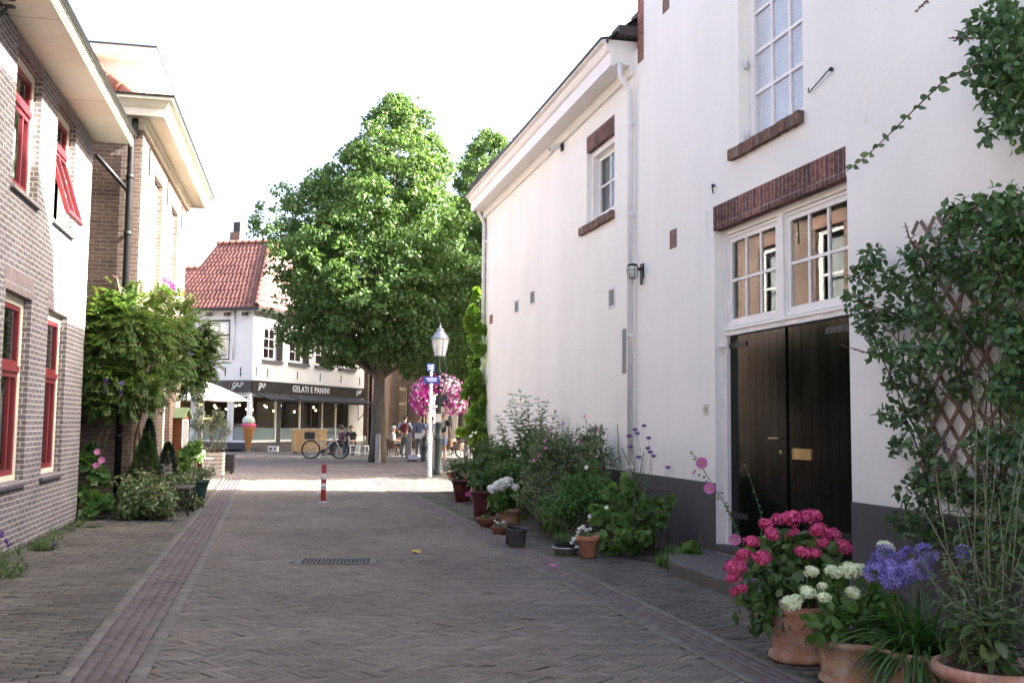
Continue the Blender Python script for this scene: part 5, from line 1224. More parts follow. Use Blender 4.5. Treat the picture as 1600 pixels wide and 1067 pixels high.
# long arching shoot to the left
shoot = [RW(1625, 70, -.35), RW(1580, 95, -.4), RW(1530, 100, -.45), RW(1480, 122, -.5), RW(1440, 160, -.5), RW(1395, 205, -.48), RW(1355, 243, -.45), RW(1322, 268, -.42)]
sh2 = [RW(1540, 60, -.3), RW(1515, 60, -.35), RW(1482, 60, -.35)]; sh3 = [RW(1480, -14, -.3), RW(1450, 0, -.3), RW(1430, 20, -.3)]
sh4 = [RW(1452, 420, -.3), RW(1420, 370, -.35), RW(1414, 348, -.35)]; sh5 = [RW(1400, 440, -.3), RW(1360, 440, -.35), RW(1318, 428, -.35)]; sh6 = [RW(1390, 560, -.3), RW(1350, 550, -.3), RW(1312, 538, -.3)]; sh7 = [RW(1520, 340, -.3), RW(1525, 310, -.3)]; sh8 = [RW(1590, 340, -.3), RW(1588, 285, -.3)]
parts.append(along_stem([shoot], 17, .085, .62, T_LEAF, 1.0, .3, .12, True, .35)); leafobj('foliage', parts, M_ROSE, ro)
for s_ in (sh2, sh3, sh4, sh5, sh6, sh7, sh8): leafobj('red_shoot', [along_stem([s_], 8, .042, .5, T_LEAF, .8, .2, .3)], M_ROSERED, ro)
canes = [shoot, sh2, sh3, sh4, sh5, sh6]
for base in ((6.4, -.12), (6.9, -.15), (7.4, -.15), (6.1, -.15)):
    for _ in range(6):
        q = rnd.choice([k for k in range(len(C)) if C[k].z < 3.3]); e = C[q]; mid = Vector((base[0] + (e.x - base[0]) * .35, -.15, e.z * .6)); canes.append([Vector((base[0], base[1], .05)), mid, mid.lerp(e, .6) + Vector((0, -.08, .1)), e])
for _ in range(70):
    q = C[rnd.randrange(len(C))]
    if rnd.random() < .35: continue
    r_ = min(C, key=lambda v: (v - q).length if v is not q else 9)
    canes.append([q, q.lerp(r_, .5) + Vector((0, rnd.uniform(-.08, .08), rnd.uniform(-.05, .1))), r_])
canes.append([Vector((7.25, -.1, .05)), Vector((7.2, -.12, 2.5)), RW(1600, 150, -.2), RW(1598, 40, -.2), RW(1610, -60, -.2)])
stems_mb(canes, .008, .003, 6).build('cane', M_TWIG, ro)

# ------------------------------------------------------------------ bed along the lower white house
def tall_plant(name, label, base, tops, leaf, asp, mt, T=T_DIAMOND, per=14, stem=.005, smat=None, flowers=None, cat='plant', opp=True, t0=.15, droop=.4, spread=1.0):
    b = Vector(base); t = thing(name, label, cat, b)
    ls = [stalk((rnd.uniform(-.14, .14), rnd.uniform(-.14, .14), 0), Vector(q) - b, .10, 8) for q in tops]
    stems_mb(ls, stem, stem * .45).build('stem', smat or M_STEM, t)
    leafobj('foliage', [along_stem(ls, per, leaf, asp, T, spread, droop, t0, opp)], mt, t)
    return t, ls
def dots(par, pts, r, mt, T=T_FLORET5, name='flower', face=None):
    """single open flowers, each turned towards the street"""
    for p in pts:
        d = (Vector((-.6, -.75, .25)) + Vector((rnd.uniform(-.4, .4), rnd.uniform(-.4, .4), rnd.uniform(-.2, .4)))).normalized() if face is None else Vector(face)
        s = r * rnd.uniform(.85, 1.15); V, Fc = scatter(T, [p], [d.cross(Vector((.3, .2, .9)))], [d], s, s)
        o = leafobj(name, [(V, Fc)], mt, par)
        if r > .025:
            V, Fc = ball_bloom(Vector(p) + d * r * .12, r * .16, 26, T_FLORET4, 1, .5); leafobj('flower_centre', [(V, Fc)], M_YELLOW, o)
# vine on the far corner
Yv = 21.25
vb = bush('grape_vine', 'bright green vine climbing the far corner drainpipe of the lower white house', 'climbing plant', (WR(21.3) - .25, 21.35, 0),
     [ell(x, y, Yv + dy, r, r * 1.25) for x, y, r, dy in ((745, 462, 12, .2), (738, 492, 16, .1), (745, 520, 18, .1), (738, 548, 15, .0), (746, 575, 19, .1), (742, 605, 19, 0), (748, 635, 20, 0), (740, 660, 20, -.1), (752, 685, 22, -.1), (762, 540, 9, .1), (764, 620, 8, 0), (733, 500, 10, 0), (730, 615, 9, 0), (722, 672, 9, 0))], 2600, .105, M_VINE, 1.0, T_LOBED, 10, shell=.2)
ls = [[Vector((0, 0, 0)), Vector((.1, 0, 1.5)), Vector((.05, 0, 3)), Vector((.1, .0, 4.2))], [Vector((.1, 0, 0)), Vector((-.1, 0, 1.8)), Vector((.12, 0, 3.4))]]
stems_mb(ls, .018, .008).build('stem', M_TWIG, vb)
bs = bush('shrub', 'pale green leafy shrub below the vine at the far end of the bed', 'shrub', (WR(19.6) - .5, 19.6, 0), [ell(768, 712, 19.6, 26, 30), ell(750, 735, 19.4, 22, 26), ell(765, 760, 19.2, 28, 26), ell(748, 700, 19.8, 16, 18), ell(785, 740, 18.8, 22, 30)], 3600, .07, M_MIDG, .55, stems=16)
dots(bs, [AT(x, y, 19.3) - bs.location for x, y in ((744, 676), (736, 682), (771, 672), (735, 712), (730, 708))], .04, M_WHITEFL)
t, ls = tall_plant('tall_perennial', 'tall dark perennial with narrow leaves standing highest against the white wall', (WR(15.8) - .45, 15.8, 0),
    [AT(x, y, 15.8 + dy) for x, y, dy in ((800, 612, 0), (812, 606, .1), (826, 624, 0), (840, 618, .1), (856, 624, 0), (776, 646, -.1), (790, 640, .1), (818, 640, -.1), (846, 642, -.2), (868, 640, 0), (770, 676, 0), (784, 668, -.2), (804, 660, -.2), (860, 664, -.2), (830, 660, .2), (795, 628, .2), (820, 616, -.1), (848, 634, .15), (782, 656, .2), (812, 648, .2), (838, 650, -.15), (766, 690, .1), (874, 660, .1))], .19, .34, M_MIDG, T_LEAF, 26, .006)
bush('shrub', 'dense mid green shrub under the tall narrow leaved perennial', 'shrub', (WR(15.4) - .5, 15.4, 0), [ell(805, 745, 15.2, 42, 42), ell(785, 715, 15.6, 30, 40), ell(840, 710, 15.4, 32, 44), ell(775, 770, 15.2, 22, 30)], 4200, .075, M_MIDG, .5, stems=20)
t = bush('mallow_bush', 'bushy mallow with small grey green leaves and scattered pink flowers', 'shrub', (WR(13.6) - .55, 13.6, 0), [ell(870, 730, 13.6, 46, 46), ell(900, 705, 13.7, 44, 40), ell(855, 705, 13.6, 36, 36), ell(930, 720, 13.4, 34, 44), ell(835, 760, 13.3, 34, 34), ell(860, 690, 13.8, 26, 30), ell(920, 680, 13.7, 30, 24)], 8600, .047, M_GREYG, .6, stems=40, shell=.25)
ls = [stalk((rnd.uniform(-.2, .2), rnd.uniform(-.2, .2), .4), AT(x, y, 13.6) - t.location, .08, 7) for x, y in ((868, 644), (880, 655), (890, 650), (902, 660), (914, 652), (925, 668), (845, 660), (938, 680), (835, 690), (950, 676), (858, 664), (910, 676), (876, 674))]
stems_mb(ls, .004, .002).build('shoot', M_STEM, t); leafobj('shoot_leaves', [along_stem(ls, 26, .030, .6, T_DIAMOND, 1.0, .2, .1, False)], M_GREYG, t)
dots(t, [AT(x, y, 13.2) - t.location for x, y in ((914, 651), (936, 671), (852, 689), (853, 700), (835, 719), (860, 674), (826, 776), (880, 662), (842, 712), (905, 690))], .024, M_HOLLY)
bush('shrub', 'low dark green bush in the middle of the bed above the tin basin', 'shrub', (WR(12.5) - .5, 12.5, 0), [ell(905, 775, 12.4, 46, 38), ell(880, 795, 12.2, 40, 30), ell(935, 785, 12.3, 36, 36), ell(925, 745, 12.7, 36, 26)], 5200, .045, M_DARKG, .65, stems=20)
bush('shrub', 'grey green trailing bush beside the buff pot of white hydrangea', 'shrub', (WR(13.2) - .85, 13.2, 0), [ell(835, 775, 13.1, 28, 26), ell(850, 795, 12.9, 26, 20), ell(828, 745, 13.4, 22, 28)], 2200, .042, M_GREYG, .6, stems=14)
# hollyhock and verbena thicket by the drainpipe
t = bush('hollyhock', 'clump of hollyhock with large pale green leaves beside the drainpipe', 'plant', (WR(11.5) - .38, 11.5, 0), [ell(960, 810, 11.4, 34, 30), ell(985, 785, 11.5, 32, 28), ell(1010, 815, 11.3, 30, 36), ell(950, 850, 11.2, 26, 18), ell(990, 850, 11.1, 34, 22), ell(1030, 800, 11.3, 18, 28), ell(970, 760, 11.6, 26, 22)], 980, .088, M_MALLOW, 1.05, T_LOBED, 18, M_STEM, shell=.2)
ls = [stalk((rnd.uniform(-.2, .2), rnd.uniform(-.1, .1), 0), AT(x, y, 11.4) - t.location, .10, 9) for x, y in ((965, 662), (972, 700), (1006, 706), (990, 720), (938, 745), (920, 720), (1012, 740))]
stems_mb(ls, .007, .004).build('flower_stem', M_STEM, t); leafobj('stem_leaves', [along_stem(ls, 40, .048, .75, T_LEAF, .9, .2, .15, False, .3)], M_MALLOW, t)
dots(t, [AT(x, y, 11.2) - t.location for x, y in ((917, 730), (948, 793), (986, 840), (922, 806))], .026, M_WHITEFL)
t, ls = tall_plant('verbena', 'wispy purple verbena in front of the drainpipe', (WR(11.9) - .3, 11.9, 0), [AT(x, y, 11.8) for x, y in ((992, 671), (1006, 665), (996, 677), (983, 681), (1013, 684), (985, 698), (998, 714), (1016, 706), (1022, 712), (1043, 730), (1056, 735), (1012, 700))], .05, .25, M_GREYG, T_DIAMOND, 6, .003)
hp = [(l[-1]) for l in ls]
for p in hp: leafobj('flower_head', [ball_bloom(p, .028, 34, T_FLORET5, .5, .34)], M_PURPLEFL, t)
ws = thing('plant_support', 'thin black wire frame holding up the hollyhocks by the grey plinth', 'plant support', G(1030, 873)); b = ws.location; ya = b.y
def wire(*p): return [AT(x, y, ya + dy) - b for x, y, dy in p]
m = MB()
for w_l in (wire((1043, 868, 0), (1043, 767, 0)), wire((1021, 872, .05), (1021, 767, .05)), wire((992, 876, .12), (992, 767, .12)), wire((1044, 767, 0), (990, 766, .12)), wire((1044, 800, 0), (990, 800, .12)), wire((1044, 835, 0), (990, 837, .12))): m.tube(w_l, .006, 6)
m.build('wire', M_BLACK, ws)
t = bush('hollyhock', 'young hollyhock with broad low leaves at the end of the doorstep', 'plant', (WR(10.7) - .2, 10.7, 0), [ell(1060, 872, 10.6, 30, 9, 24), ell(1082, 866, 10.5, 14, 7, 14), ell(1040, 880, 10.6, 16, 6, 16)], 60, .13, M_MALLOW, 1.1, T_LOBED, 8, M_STEM, shell=.1)
# grass and fallen leaves at the edge of the bed
def tufts(name, label, spots, n, h, mt, kind='stuff'):
    P, D, N, L = [], [], [], []
    for x, y, r in spots:
        for _ in range(n):
            a, q = rnd.uniform(0, 6.28), r * math.sqrt(rnd.random()); P.append((x + q * math.cos(a), y + q * math.sin(a), 0)); D.append((math.cos(a) * rnd.uniform(.1, .9), math.sin(a) * rnd.uniform(.1, .9), 1)); N.append((math.cos(a), math.sin(a), .4)); L.append(h * rnd.uniform(.4, 1.2))
    L = np.array(L); o = leafobj(name, [scatter(T_BLADE, P, D, N, L, np.minimum(L * .10, .012))], mt); tag(o, label, 'grass', None, kind); return o
tufts('grass_tufts', 'grass and weeds sprouting along the edge of the bed', [(WR(y) - rnd.uniform(.15, .9), y, .12) for y in [10.3 + .18 * i for i in range(9)]] + [(WR(y) - rnd.uniform(.7, 1.0), y, .08) for y in [12 + .5 * i for i in range(14)]], 46, .16, M_MIDG)
# hollyhock in front of the door jamb
b = Vector((WR(10.2) - .28, 10.2, 0)); b = G(1178, 905); b = Vector((AT(1180, 880, 9.75).x, 9.75, .128)); t = thing('hollyhock', 'slender leaning hollyhock with four pink flowers beside the black door', 'plant', b)
s1 = [AT(x, y, 9.75 + dy) - b for x, y, dy in ((1180, 889, 0), (1166, 862, 0), (1150, 826, 0), (1135, 790, 0.02), (1118, 765, .03), (1100, 735, .05), (1090, 716, .05), (1080, 707, .05))]
s2 = [AT(x, y, 9.75) - b for x, y in ((1186, 888), (1189, 850), (1191, 812), (1180, 772), (1172, 748), (1162, 727))]
stems_mb([s1, s2], .0065, .003, 6).build('stem', M_STEM, t)
leafobj('foliage', [along_stem([s1[:5]], 14, .06, .8, T_LOBED, 1.0, .3, .05, False, .2), along_stem([s1, s2], 22, .022, .8, T_LEAF, .8, .1, .25, False, .2), clump([AT(1175, 870, 9.7) - b], [(.14, .1, .08)], 14, .10, 1, T_LOBED)], M_MALLOW, t)
dots(t, [AT(x, y, 9.6) - b for x, y in ((1097, 724), (1109, 763), (1149, 843))], .062, M_HOLLY, face=(-.35, -.9, .2)); dots(t, [AT(1086, 738, 9.65) - b], .030, M_HOLLY, face=(-.8, -.3, .5))
for x, y in ((1080, 707), (1085, 717), (1100, 745), (1104, 752), (1092, 742), (1128, 770), (1122, 778), (1133, 790), (1136, 798), (1163, 727), (1170, 742), (1178, 768), (1183, 780), (1190, 800), (1187, 790)): bd = MB(); bd.ball(AT(x, y, 9.70) - b, .013, 7, 5); bd.build('bud', M_MALLOW, t)

# ------------------------------------------------------------------ small pots at the edge of the bed
def potted(name, label, px, py, prof, mt, soil, ells, n, leaf, lm, asp=.65, T=T_LEAF, blooms_=(), br=.05, bm=None, bn=70, fl=.26, group=None, stems=10, shell=.3):
    b = G(px, py); t = thing(name, label, 'potted plant', b, 0, group); pot(t, prof, mt, *soil)
    if ells: leafobj('foliage', [clump([e[:3]], [e[3:]], max(8, n // len(ells)), leaf, asp, T, .25, shell, .7) for e in ells], lm, t)
    if stems: stems_mb([stalk((rnd.uniform(-.04, .04), rnd.uniform(-.04, .04), soil[1]), Vector(ells[rnd.randrange(len(ells))][:3]) + Vector((rnd.uniform(-.1, .1), rnd.uniform(-.1, .1), .03)), .02) for _ in range(stems)], .004, .003).build('stem', M_STEM, t)
    for x, y, r in blooms_: leafobj('flower_head', [ball_bloom(AT(x, y, b.y - .12) - b, r * SCL(b.y), bn, fl=fl)], bm, t)
    return t
potted('potted_plant', 'maroon pot of red flowers below the pale green shrub', 722, 784, pot_prof(.13, .19, .42, .02, .06), M_MAROON, (.17, .37), [(0, 0, .52, .28, .28, .17), (-.12, -.1, .62, .2, .2, .14), (.1, 0, .66, .2, .2, .12)], 330, .085, M_HYDL, blooms_=[(709, 741, 4), (716, 735, 3), (723, 732, 4), (718, 741, 3.5), (704, 743, 4), (726, 746, 3), (733, 738, 3)], bm=M_REDFL, bn=40)
potted('potted_plant', 'maroon pot of pink flowered leafy plant behind the clay bowl', 757, 812, pot_prof(.15, .21, .45, .02, .06), M_MAROON, (.19, .4), [(0, 0, .55, .28, .28, .18), (-.1, -.1, .62, .2, .2, .14)], 330, .085, M_HYDL, blooms_=[(741, 757, 4), (752, 757, 5), (731, 772, 4), (746, 752, 4)], bm=M_PINKFL, bn=40)
potted('potted_hydrangea', 'white mophead hydrangea in a buff clay pot at the bed edge', 796, 824, pot_prof(.13, .165, .27, .02, .06), M_BUFF, (.15, .22), [(-.02, 0, .42, .26, .24, .16), (-.14, -.08, .38, .16, .16, .12)], 190, .13, M_BRIGHTL, blooms_=[(770, 764, 8), (779, 759, 9), (787, 755, 9), (793, 752, 8), (784, 762, 7), (805, 761, 6)], bm=M_WHITEFL, bn=70, fl=.34)
potted('potted_plant', 'round brown clay bowl with a small dark succulent', 760, 823, [(.06, 0), (.075, .004), (.13, .07), (.155, .115), (.16, .13), (.15, .132), (.12, .09), (.001, .09)], M_BOWL, (.13, .10), [(0, 0, .14, .09, .09, .04)], 60, .045, M_DARKG, stems=0)
potted('potted_plant', 'shallow brown clay bowl with sparse white flowers', 781, 834, [(.06, 0), (.075, .004), (.11, .05), (.125, .085), (.13, .095), (.118, .096), (.1, .07), (.001, .07)], M_BOWL, (.105, .075), [(0, 0, .12, .09, .08, .04)], 40, .035, M_GREYG, blooms_=[(773, 814, 2.2), (777, 816, 2), (787, 815, 2), (783, 818, 1.6)], bm=M_WHITEFL, bn=16, fl=.5, stems=4)
b = G(808, 854); t = thing('bucket', 'two nested grey plastic buckets at the edge of the bed', 'bucket', b)
m = MB(); m.lathe([(.085, 0), (.09, .004), (.115, .20), (.122, .205), (.122, .215), (.114, .215), (.088, .012), (.001, .012)], (0, 0, 0), 28, False); m.build('front_bucket', M_PLASTIC, t)
m = MB(); M = Matrix.Translation((-.055, .12, .01)) @ Matrix.Rotation(.22, 4, 'Y'); m.lathe([(.085, 0), (.09, .004), (.118, .21), (.126, .215), (.126, .226), (.116, .226), (.088, .012), (.001, .012)], (0, 0, 0), 28, False); o = m.build('back_bucket', M_BLACK, t); o.data.transform(M)
potted('potted_plant', 'galvanised tin basin with a black tub of lush green and white flowers', 884, 866, [(.11, 0), (.115, .004), (.150, .075), (.158, .08), (.158, .09), (.148, .09), (.11, .012), (.001, .012)], M_GALV, None or (.125, .07), [(-.05, 0, .20, .11, .10, .06), (.05, .03, .19, .10, .09, .05)], 330, .026, M_BRIGHTL, T=T_DIAMOND, blooms_=[(897, 842, 3.5), (902, 838, 3), (893, 848, 2.6), (905, 845, 3)], bm=M_WHITEFL, bn=20, fl=.5, stems=0)
m = MB(); o = [c for c in bpy.data.objects if c.get('label', '').startswith('galvanised tin')][0]; m.lathe([(.10, .05), (.125, .125), (.13, .13), (.12, .132), (.11, .12)], (-.01, 0, 0), 24, False); m.build('inner_tub', M_BLACK, o)
potted('potted_plant', 'orange terracotta pot of small white flowers in front of the hollyhocks', 919, 870, [(.083, 0), (.088, .003), (.108, .175), (.112, .180), (.124, .182), (.128, .19), (.128, .225), (.122, .232), (.112, .23), (.105, .2), (.001, .2)], M_TERRA2, (.108, .205), [(0, 0, .25, .10, .09, .04), (-.05, .05, .27, .08, .08, .05)], 120, .028, M_GREYG, T=T_DIAMOND, blooms_=[(905, 826, 3), (911, 823, 3.4), (916, 828, 2.8), (903, 832, 2.6), (922, 826, 2.5)], bm=M_WHITEFL, bn=22, fl=.5)

# ------------------------------------------------------------------ left side greenery
def B2w(x, y, z): return B2.matrix_basis @ Vector((x, y, z))
WI = [(148, 482, 15.0, 18), (140, 505, 14.9, 20), (165, 500, 15.1, 20), (190, 478, 15.1, 22), (200, 505, 14.9, 26), (175, 530, 14.9, 26), (150, 545, 14.8, 24), (140, 580, 14.8, 18), (165, 585, 14.8, 22), (215, 485, 15.3, 24), (235, 490, 15.8, 26), (235, 525, 15.2, 28), (210, 545, 15.0, 24), (255, 500, 16.6, 28), (268, 525, 16.8, 30), (285, 500, 17.6, 24), (298, 520, 17.8, 30), (312, 540, 17.9, 26), (318, 565, 17.9, 20), (300, 565, 17.8, 28), (275, 560, 16.8, 28), (296, 596, 17.6, 22), (312, 590, 17.8, 16), (285, 470, 17.8, 12), (250, 575, 15.8, 24), (215, 590, 15.0, 24), (190, 605, 14.9, 24), (230, 605, 15.2, 22), (150, 612, 14.8, 20), (135, 630, 14.8, 14), (160, 625, 14.8, 16), (205, 625, 15.0, 18), (250, 605, 15.8, 18), (190, 462, 15.2, 9), (178, 468, 15.2, 8), (322, 540, 18, 18), (328, 575, 18, 10)]
t = thing('wisteria', 'wisteria with feathery green leaves wrapped round the corner of the brown brick house', 'climbing plant', B2w(.05, -.12, 0)); b = t.location.copy()
parts = []; rach = []
for x, y, Y, r in WI:
    c = AT(x, y, Y) - b; R_ = r * SCL(Y); nb = int(42 * (r / 20) ** 2) + 8
    P, D, N, L = [], [], [], []
    for _ in range(nb):
        d0 = Vector(rdir(1)[0]); p = c + d0 * R_ * rnd.uniform(.2, .95); h = (d0 + Vector((rnd.uniform(-.5, .5), rnd.uniform(-.6, .2), rnd.uniform(-.7, .15)))).normalized(); ln = rnd.uniform(.16, .30); sd_ = h.cross(Vector((0, 0, 1)))
        if sd_.length < .05: continue
        sd_.normalize(); up_ = sd_.cross(h); q = p
        for k in range(6):
            hh = (h - Vector((0, 0, .09 * k))).normalized(); q = q + hh * ln / 6
            for s in (-1, 1): P.append(q); D.append(sd_ * s + hh * .55 - Vector((0, 0, .25))); N.append(up_ + Vector((0, 0, .2))); L.append(rnd.uniform(.060, .092))
        P.append(q); D.append(hh - Vector((0, 0, .2))); N.append(up_); L.append(.07); rach.append([p, p.lerp(q, .5) + Vector((0, 0, .015)), q])
    L = np.array(L); parts.append(scatter(T_DIAMOND, P, D, N, L, L * .46))
leafobj('foliage', parts, M_WIST, t)
stems_mb(rach[::3], .003, .0015, 4).build('leaf_stalk', M_STEM, t)['kind'] = 'stuff'
vs = [[Vector((0, -.05, 0)), Vector((.03, .02, .9)), Vector((-.06, 0, 1.7)), Vector((.05, -.05, 2.4)), AT(200, 520, 15.1) - b], [Vector((.06, -.05, 0)), Vector((-.05, -.04, 1.1)), Vector((.08, -.02, 1.9)), AT(240, 560, 15.6) - b, AT(290, 540, 17.4) - b], [Vector((-.03, 0, 1.6)), AT(160, 560, 15.0) - b, AT(140, 520, 15.0) - b]]
for x, y in ((160, 435), (175, 430), (140, 465)): vs.append([AT(190, 475, 15.1) - b, AT((190 + x) / 2, (y + 460) / 2 - 10, 15.1) - b, AT(x, y, 15.1) - b])
stems_mb(vs, .030, .006, 7).build('vine_stem', M_TWIG, t)
for x, y, Y in ((297, 552, 17.4), (297, 545, 17.4), (166, 590, 14.6), (189, 596, 14.6)):
    c = np.array(AT(x, y, Y) - b); n = 70; f = U(0, 1, n); q = rdir(n) * (.045 * (1 - f * .8))[:, None]; q[:, 2] = 0; P = c + q + np.stack([0 * f, 0 * f, -.22 * f], 1); leafobj('raceme', [scatter(T_DIAMOND, P, rdir(n), rdir(n), .028, .022)], M_LILAC, t)
def leafy(name, label, px, Y, ells, n, leaf, mt, asp=.6, T=T_DIAMOND, cat='shrub', **k):
    p = AT(px, 700, Y); return bush(name, label, cat, (p.x, p.y, 0), [ell(*e) for e in ells], n, leaf, mt, asp, T, **k)
leafy('ivy_bush', 'large mound of cream edged variegated ivy in front of the brown brick house', 232, 14.8, [(228, 775, 14.8, 44, 34), (205, 790, 14.6, 28, 24), (250, 790, 14.6, 30, 24), (205, 760, 14.9, 28, 24), (262, 765, 15.2, 22, 24)], 6200, .052, M_IVY, .85, stems=14, shell=.6)
leafy('ivy_bush', 'smaller mound of variegated ivy behind the bench', 280, 16.6, [(278, 757, 16.6, 22, 22), (290, 775, 16.3, 14, 14)], 2000, .052, M_IVY, .85, stems=8, shell=.6)
leafy('ivy_bush', 'low patch of variegated ivy at the foot of the teal pot', 305, 16.6, [(306, 787, 16.5, 13, 7), (298, 792, 16.2, 10, 5)], 700, .055, M_IVY, .85, stems=5)
def conifer(label, px, py, Y, r, h, mt, n):
    p = AT(px, py, Y); t = thing('dwarf_conifer', label, 'shrub', (p.x, p.y, 0), 0, 'dwarf conifers by the brown brick house')
    f = U(0, 1, n) ** .8; z0 = p.z - .1; a = U(0, 6.28, n); rr = r * (1 - f) ** .75 * (1 + .12 * np.sin(a * 4 + f * 9)) * U(.72, 1.04, n)
    P = np.stack([rr * np.cos(a), rr * np.sin(a), z0 + f * h], 1); d = np.stack([np.cos(a), np.sin(a), .55 + 0 * a], 1) + RNG.normal(size=(n, 3)) * .35
    leafobj('foliage', [scatter(T_DIAMOND, P, d, rdir(n), .05 * U(.6, 1.2, n), .016)], mt, t); m = MB(); m.tube([(0, 0, 0), (0, 0, z0 + h * .7)], [.035, .012], 7); m.build('trunk', M_BARK, t)
conifer('bright green cone shaped conifer rising above the ivy mound', 226, 745, 15.3, .26, .72, M_CONIF, 5200)
conifer('darker pointed conifer beside the bench and brick wall', 261, 742, 16.6, .20, .62, M_CONIFD, 3000)
conifer('dark bluish conifer close against the wall behind the bright cone', 231, 720, 15.9, .16, .75, M_CONIFD, 2200)
# hollyhock at the corner of the grey brick house
t = leafy('hollyhock', 'dark leaved hollyhock with a few pink flowers in the gap between the brick houses', 140, 14.75, [(140, 735, 14.8, 22, 26), (135, 770, 14.7, 22, 22), (150, 800, 14.6, 18, 20), (160, 745, 14.9, 18, 22), (145, 705, 15, 16, 16), (170, 780, 14.8, 16, 24)], 260, .13, M_DARKG, 1.05, T_LOBED, 'plant', stems=10, stem_mat=M_STEM)
ls = [stalk((0, 0, .3), AT(x, y, 14.9) - t.location, .06, 8) for x, y in ((168, 655), (152, 670), (178, 645))]
stems_mb(ls, .006, .003).build('flower_stem', M_STEM, t); leafobj('stem_leaves', [along_stem(ls, 26, .035, .8, T_DIAMOND, .9, .1, .3, False)], M_GREYG, t)
dots(t, [AT(x, y, 14.5) - t.location for x, y in ((159, 719), (150, 727), (152, 706))], .048, M_HOLLY, face=(.3, -.9, .2))
def weed(label, px, py, tops, fl):
    b = G(px, py); t = thing('wall_weed', label, 'plant', b, 0, 'weeds along the grey brick wall'); ls = [stalk((rnd.uniform(-.12, .12), rnd.uniform(-.12, .12), 0), AT(x, y, b.y + rnd.uniform(-.2, .2)) - b, .05, 6) for x, y in tops]
    stems_mb(ls, .003, .0015).build('stem', M_STEM, t); leafobj('foliage', [along_stem(ls, 12, .055, .22, T_DIAMOND, 1, .3, .0), clump([(0, 0, .05)], [(.18, .16, .07)], 120, .05, .4)], M_MIDG, t)
    if fl: 
        for x, y in fl: leafobj('flower', [ball_bloom(AT(x, y, b.y - .1) - b, .016, 16, T_FLORET5, 1, .6)], M_PURPLEFL, t)
weed('straggly weed with purple flowers at the foot of the grey brick wall, nearer one', 14, 900, [(2, 838), (14, 846), (22, 862), (34, 872), (40, 862), (8, 860), (28, 888), (0, 870)], [(3, 832), (10, 845), (14, 850), (2, 836)])
weed('bushy dry weed at the foot of the grey brick wall beyond the nearer one', 66, 858, [(50, 838), (62, 832), (75, 828), (82, 822), (95, 832), (100, 838), (45, 846), (88, 845), (70, 845)], [(86, 850)])
tufts('grass_tufts', 'low weeds in the joints along the grey brick wall', [(WL(y) + rnd.uniform(.02, .25), y, .10) for y in [8.6 + .45 * i for i in range(13)]], 26, .10, M_MIDG)
leafy('ground_weeds', 'creeping green weeds on the pavement at the corner of the grey brick house', 120, 13.9, [(120, 827, 13.8, 12, 5), (140, 830, 13.6, 20, 3), (100, 836, 13.4, 10, 4)], 200, .045, M_MIDG, .8, cat='weeds', stems=4)
# beyond: plants by the book cabinet, crates and tubs
leafy('leafy_plant', 'sunlit yellow green leafy plant in front of the wooden book cabinet', 300, 20.3, [(297, 712, 20.3, 18, 16), (305, 700, 20.6, 14, 12), (290, 728, 19.8, 14, 14), (283, 715, 20, 10, 14)], 900, .10, M_BRIGHTL, .6, cat='plant', stems=12)
t = leafy('flowering_plant', 'cream flowered hydrangea glowing in the sun behind the leafy plant', 308, 22.4, [(310, 705, 22.4, 13, 12), (302, 715, 22.2, 10, 10)], 300, .09, M_BRIGHTL, .6, cat='plant', stems=8)
for x, y in ((304, 700), (312, 697), (315, 707), (307, 712), (299, 706)): leafobj('flower_head', [ball_bloom(AT(x, y, 22.2) - t.location, .07, 60, fl=.3)], M_WHITEHYD, t)
def crate(px, py, wd, h, label, name='wooden_crate', mt=None, slats=True, dark=False, group=None):
    b = G(px, py); t = thing(name, label, 'planter', b, .15, group); m = MB()
    if slats:
        n = 6; s = h / n
        for i in range(n):
            for sx, sy in ((0, -1), (0, 1), (-1, 0), (1, 0)):
                if sy: m.box(-wd, wd, sy * wd - .012, sy * wd + .012, s * i + .012, s * (i + 1) - .006)
                else: m.box(sx * (wd - .006) - .01, sx * (wd - .006) + .01, -wd + .014, wd - .014, s * i + .012, s * (i + 1) - .006)
        m.build('slat', mt or M_CRATEWOOD, t); p_ = MB()
        for sx in (-1, 1):
            for sy in (-1, 1): p_.box(sx * (wd - .05) - .025, sx * (wd - .05) + .025, sy * (wd - .035) - .018, sy * (wd - .035) + .018, 0, h)
        p_.build('corner_post', M_DARKWOOD, t)
    else:
        m.box(-wd, wd, -wd, wd, .06, h); m.build('tub', mt, t, .012); p_ = MB()
        for sx in (-1, 1):
            for sy in (-1, 1): p_.lathe([(.03, 0), (.03, .05)], (sx * wd * .7, sy * wd * .7, 0), 10)
        p_.build('castor', M_BLACK, t)
    s_ = MB(); s_.box(-wd + .03, wd - .03, -wd + .03, wd - .03, h - .05, h - .03); s_.build('soil', M_SOIL, t)
    return t
def crate_shrub(t, lst, n, mt, leaf=.06):
    b = t.location; E = [ell(*e) for e in lst]; M3 = Matrix.Rotation(-.15, 3, 'Z'); parts = []
    for e in E:
        c = M3 @ (Vector(e[:3]) - b); k = n // len(E); q = max(4, k // 30); d = rdir(q); cc = np.array(c) + d * np.array(e[3:]) * U(.2, .9, q)[:, None]; parts.append(clump(cc, np.full((q, 3), np.mean(e[3:]) * .34), k, leaf, .3, T_DIAMOND, -.3, .2))
    leafobj('foliage', parts, mt, t); stems_mb([stalk((rnd.uniform(-.1, .1), rnd.uniform(-.1, .1), .3), M3 @ (Vector(E[rnd.randrange(len(E))][:3]) - b), .06) for _ in range(14)], .010, .004).build('stem', M_TWIG, t)
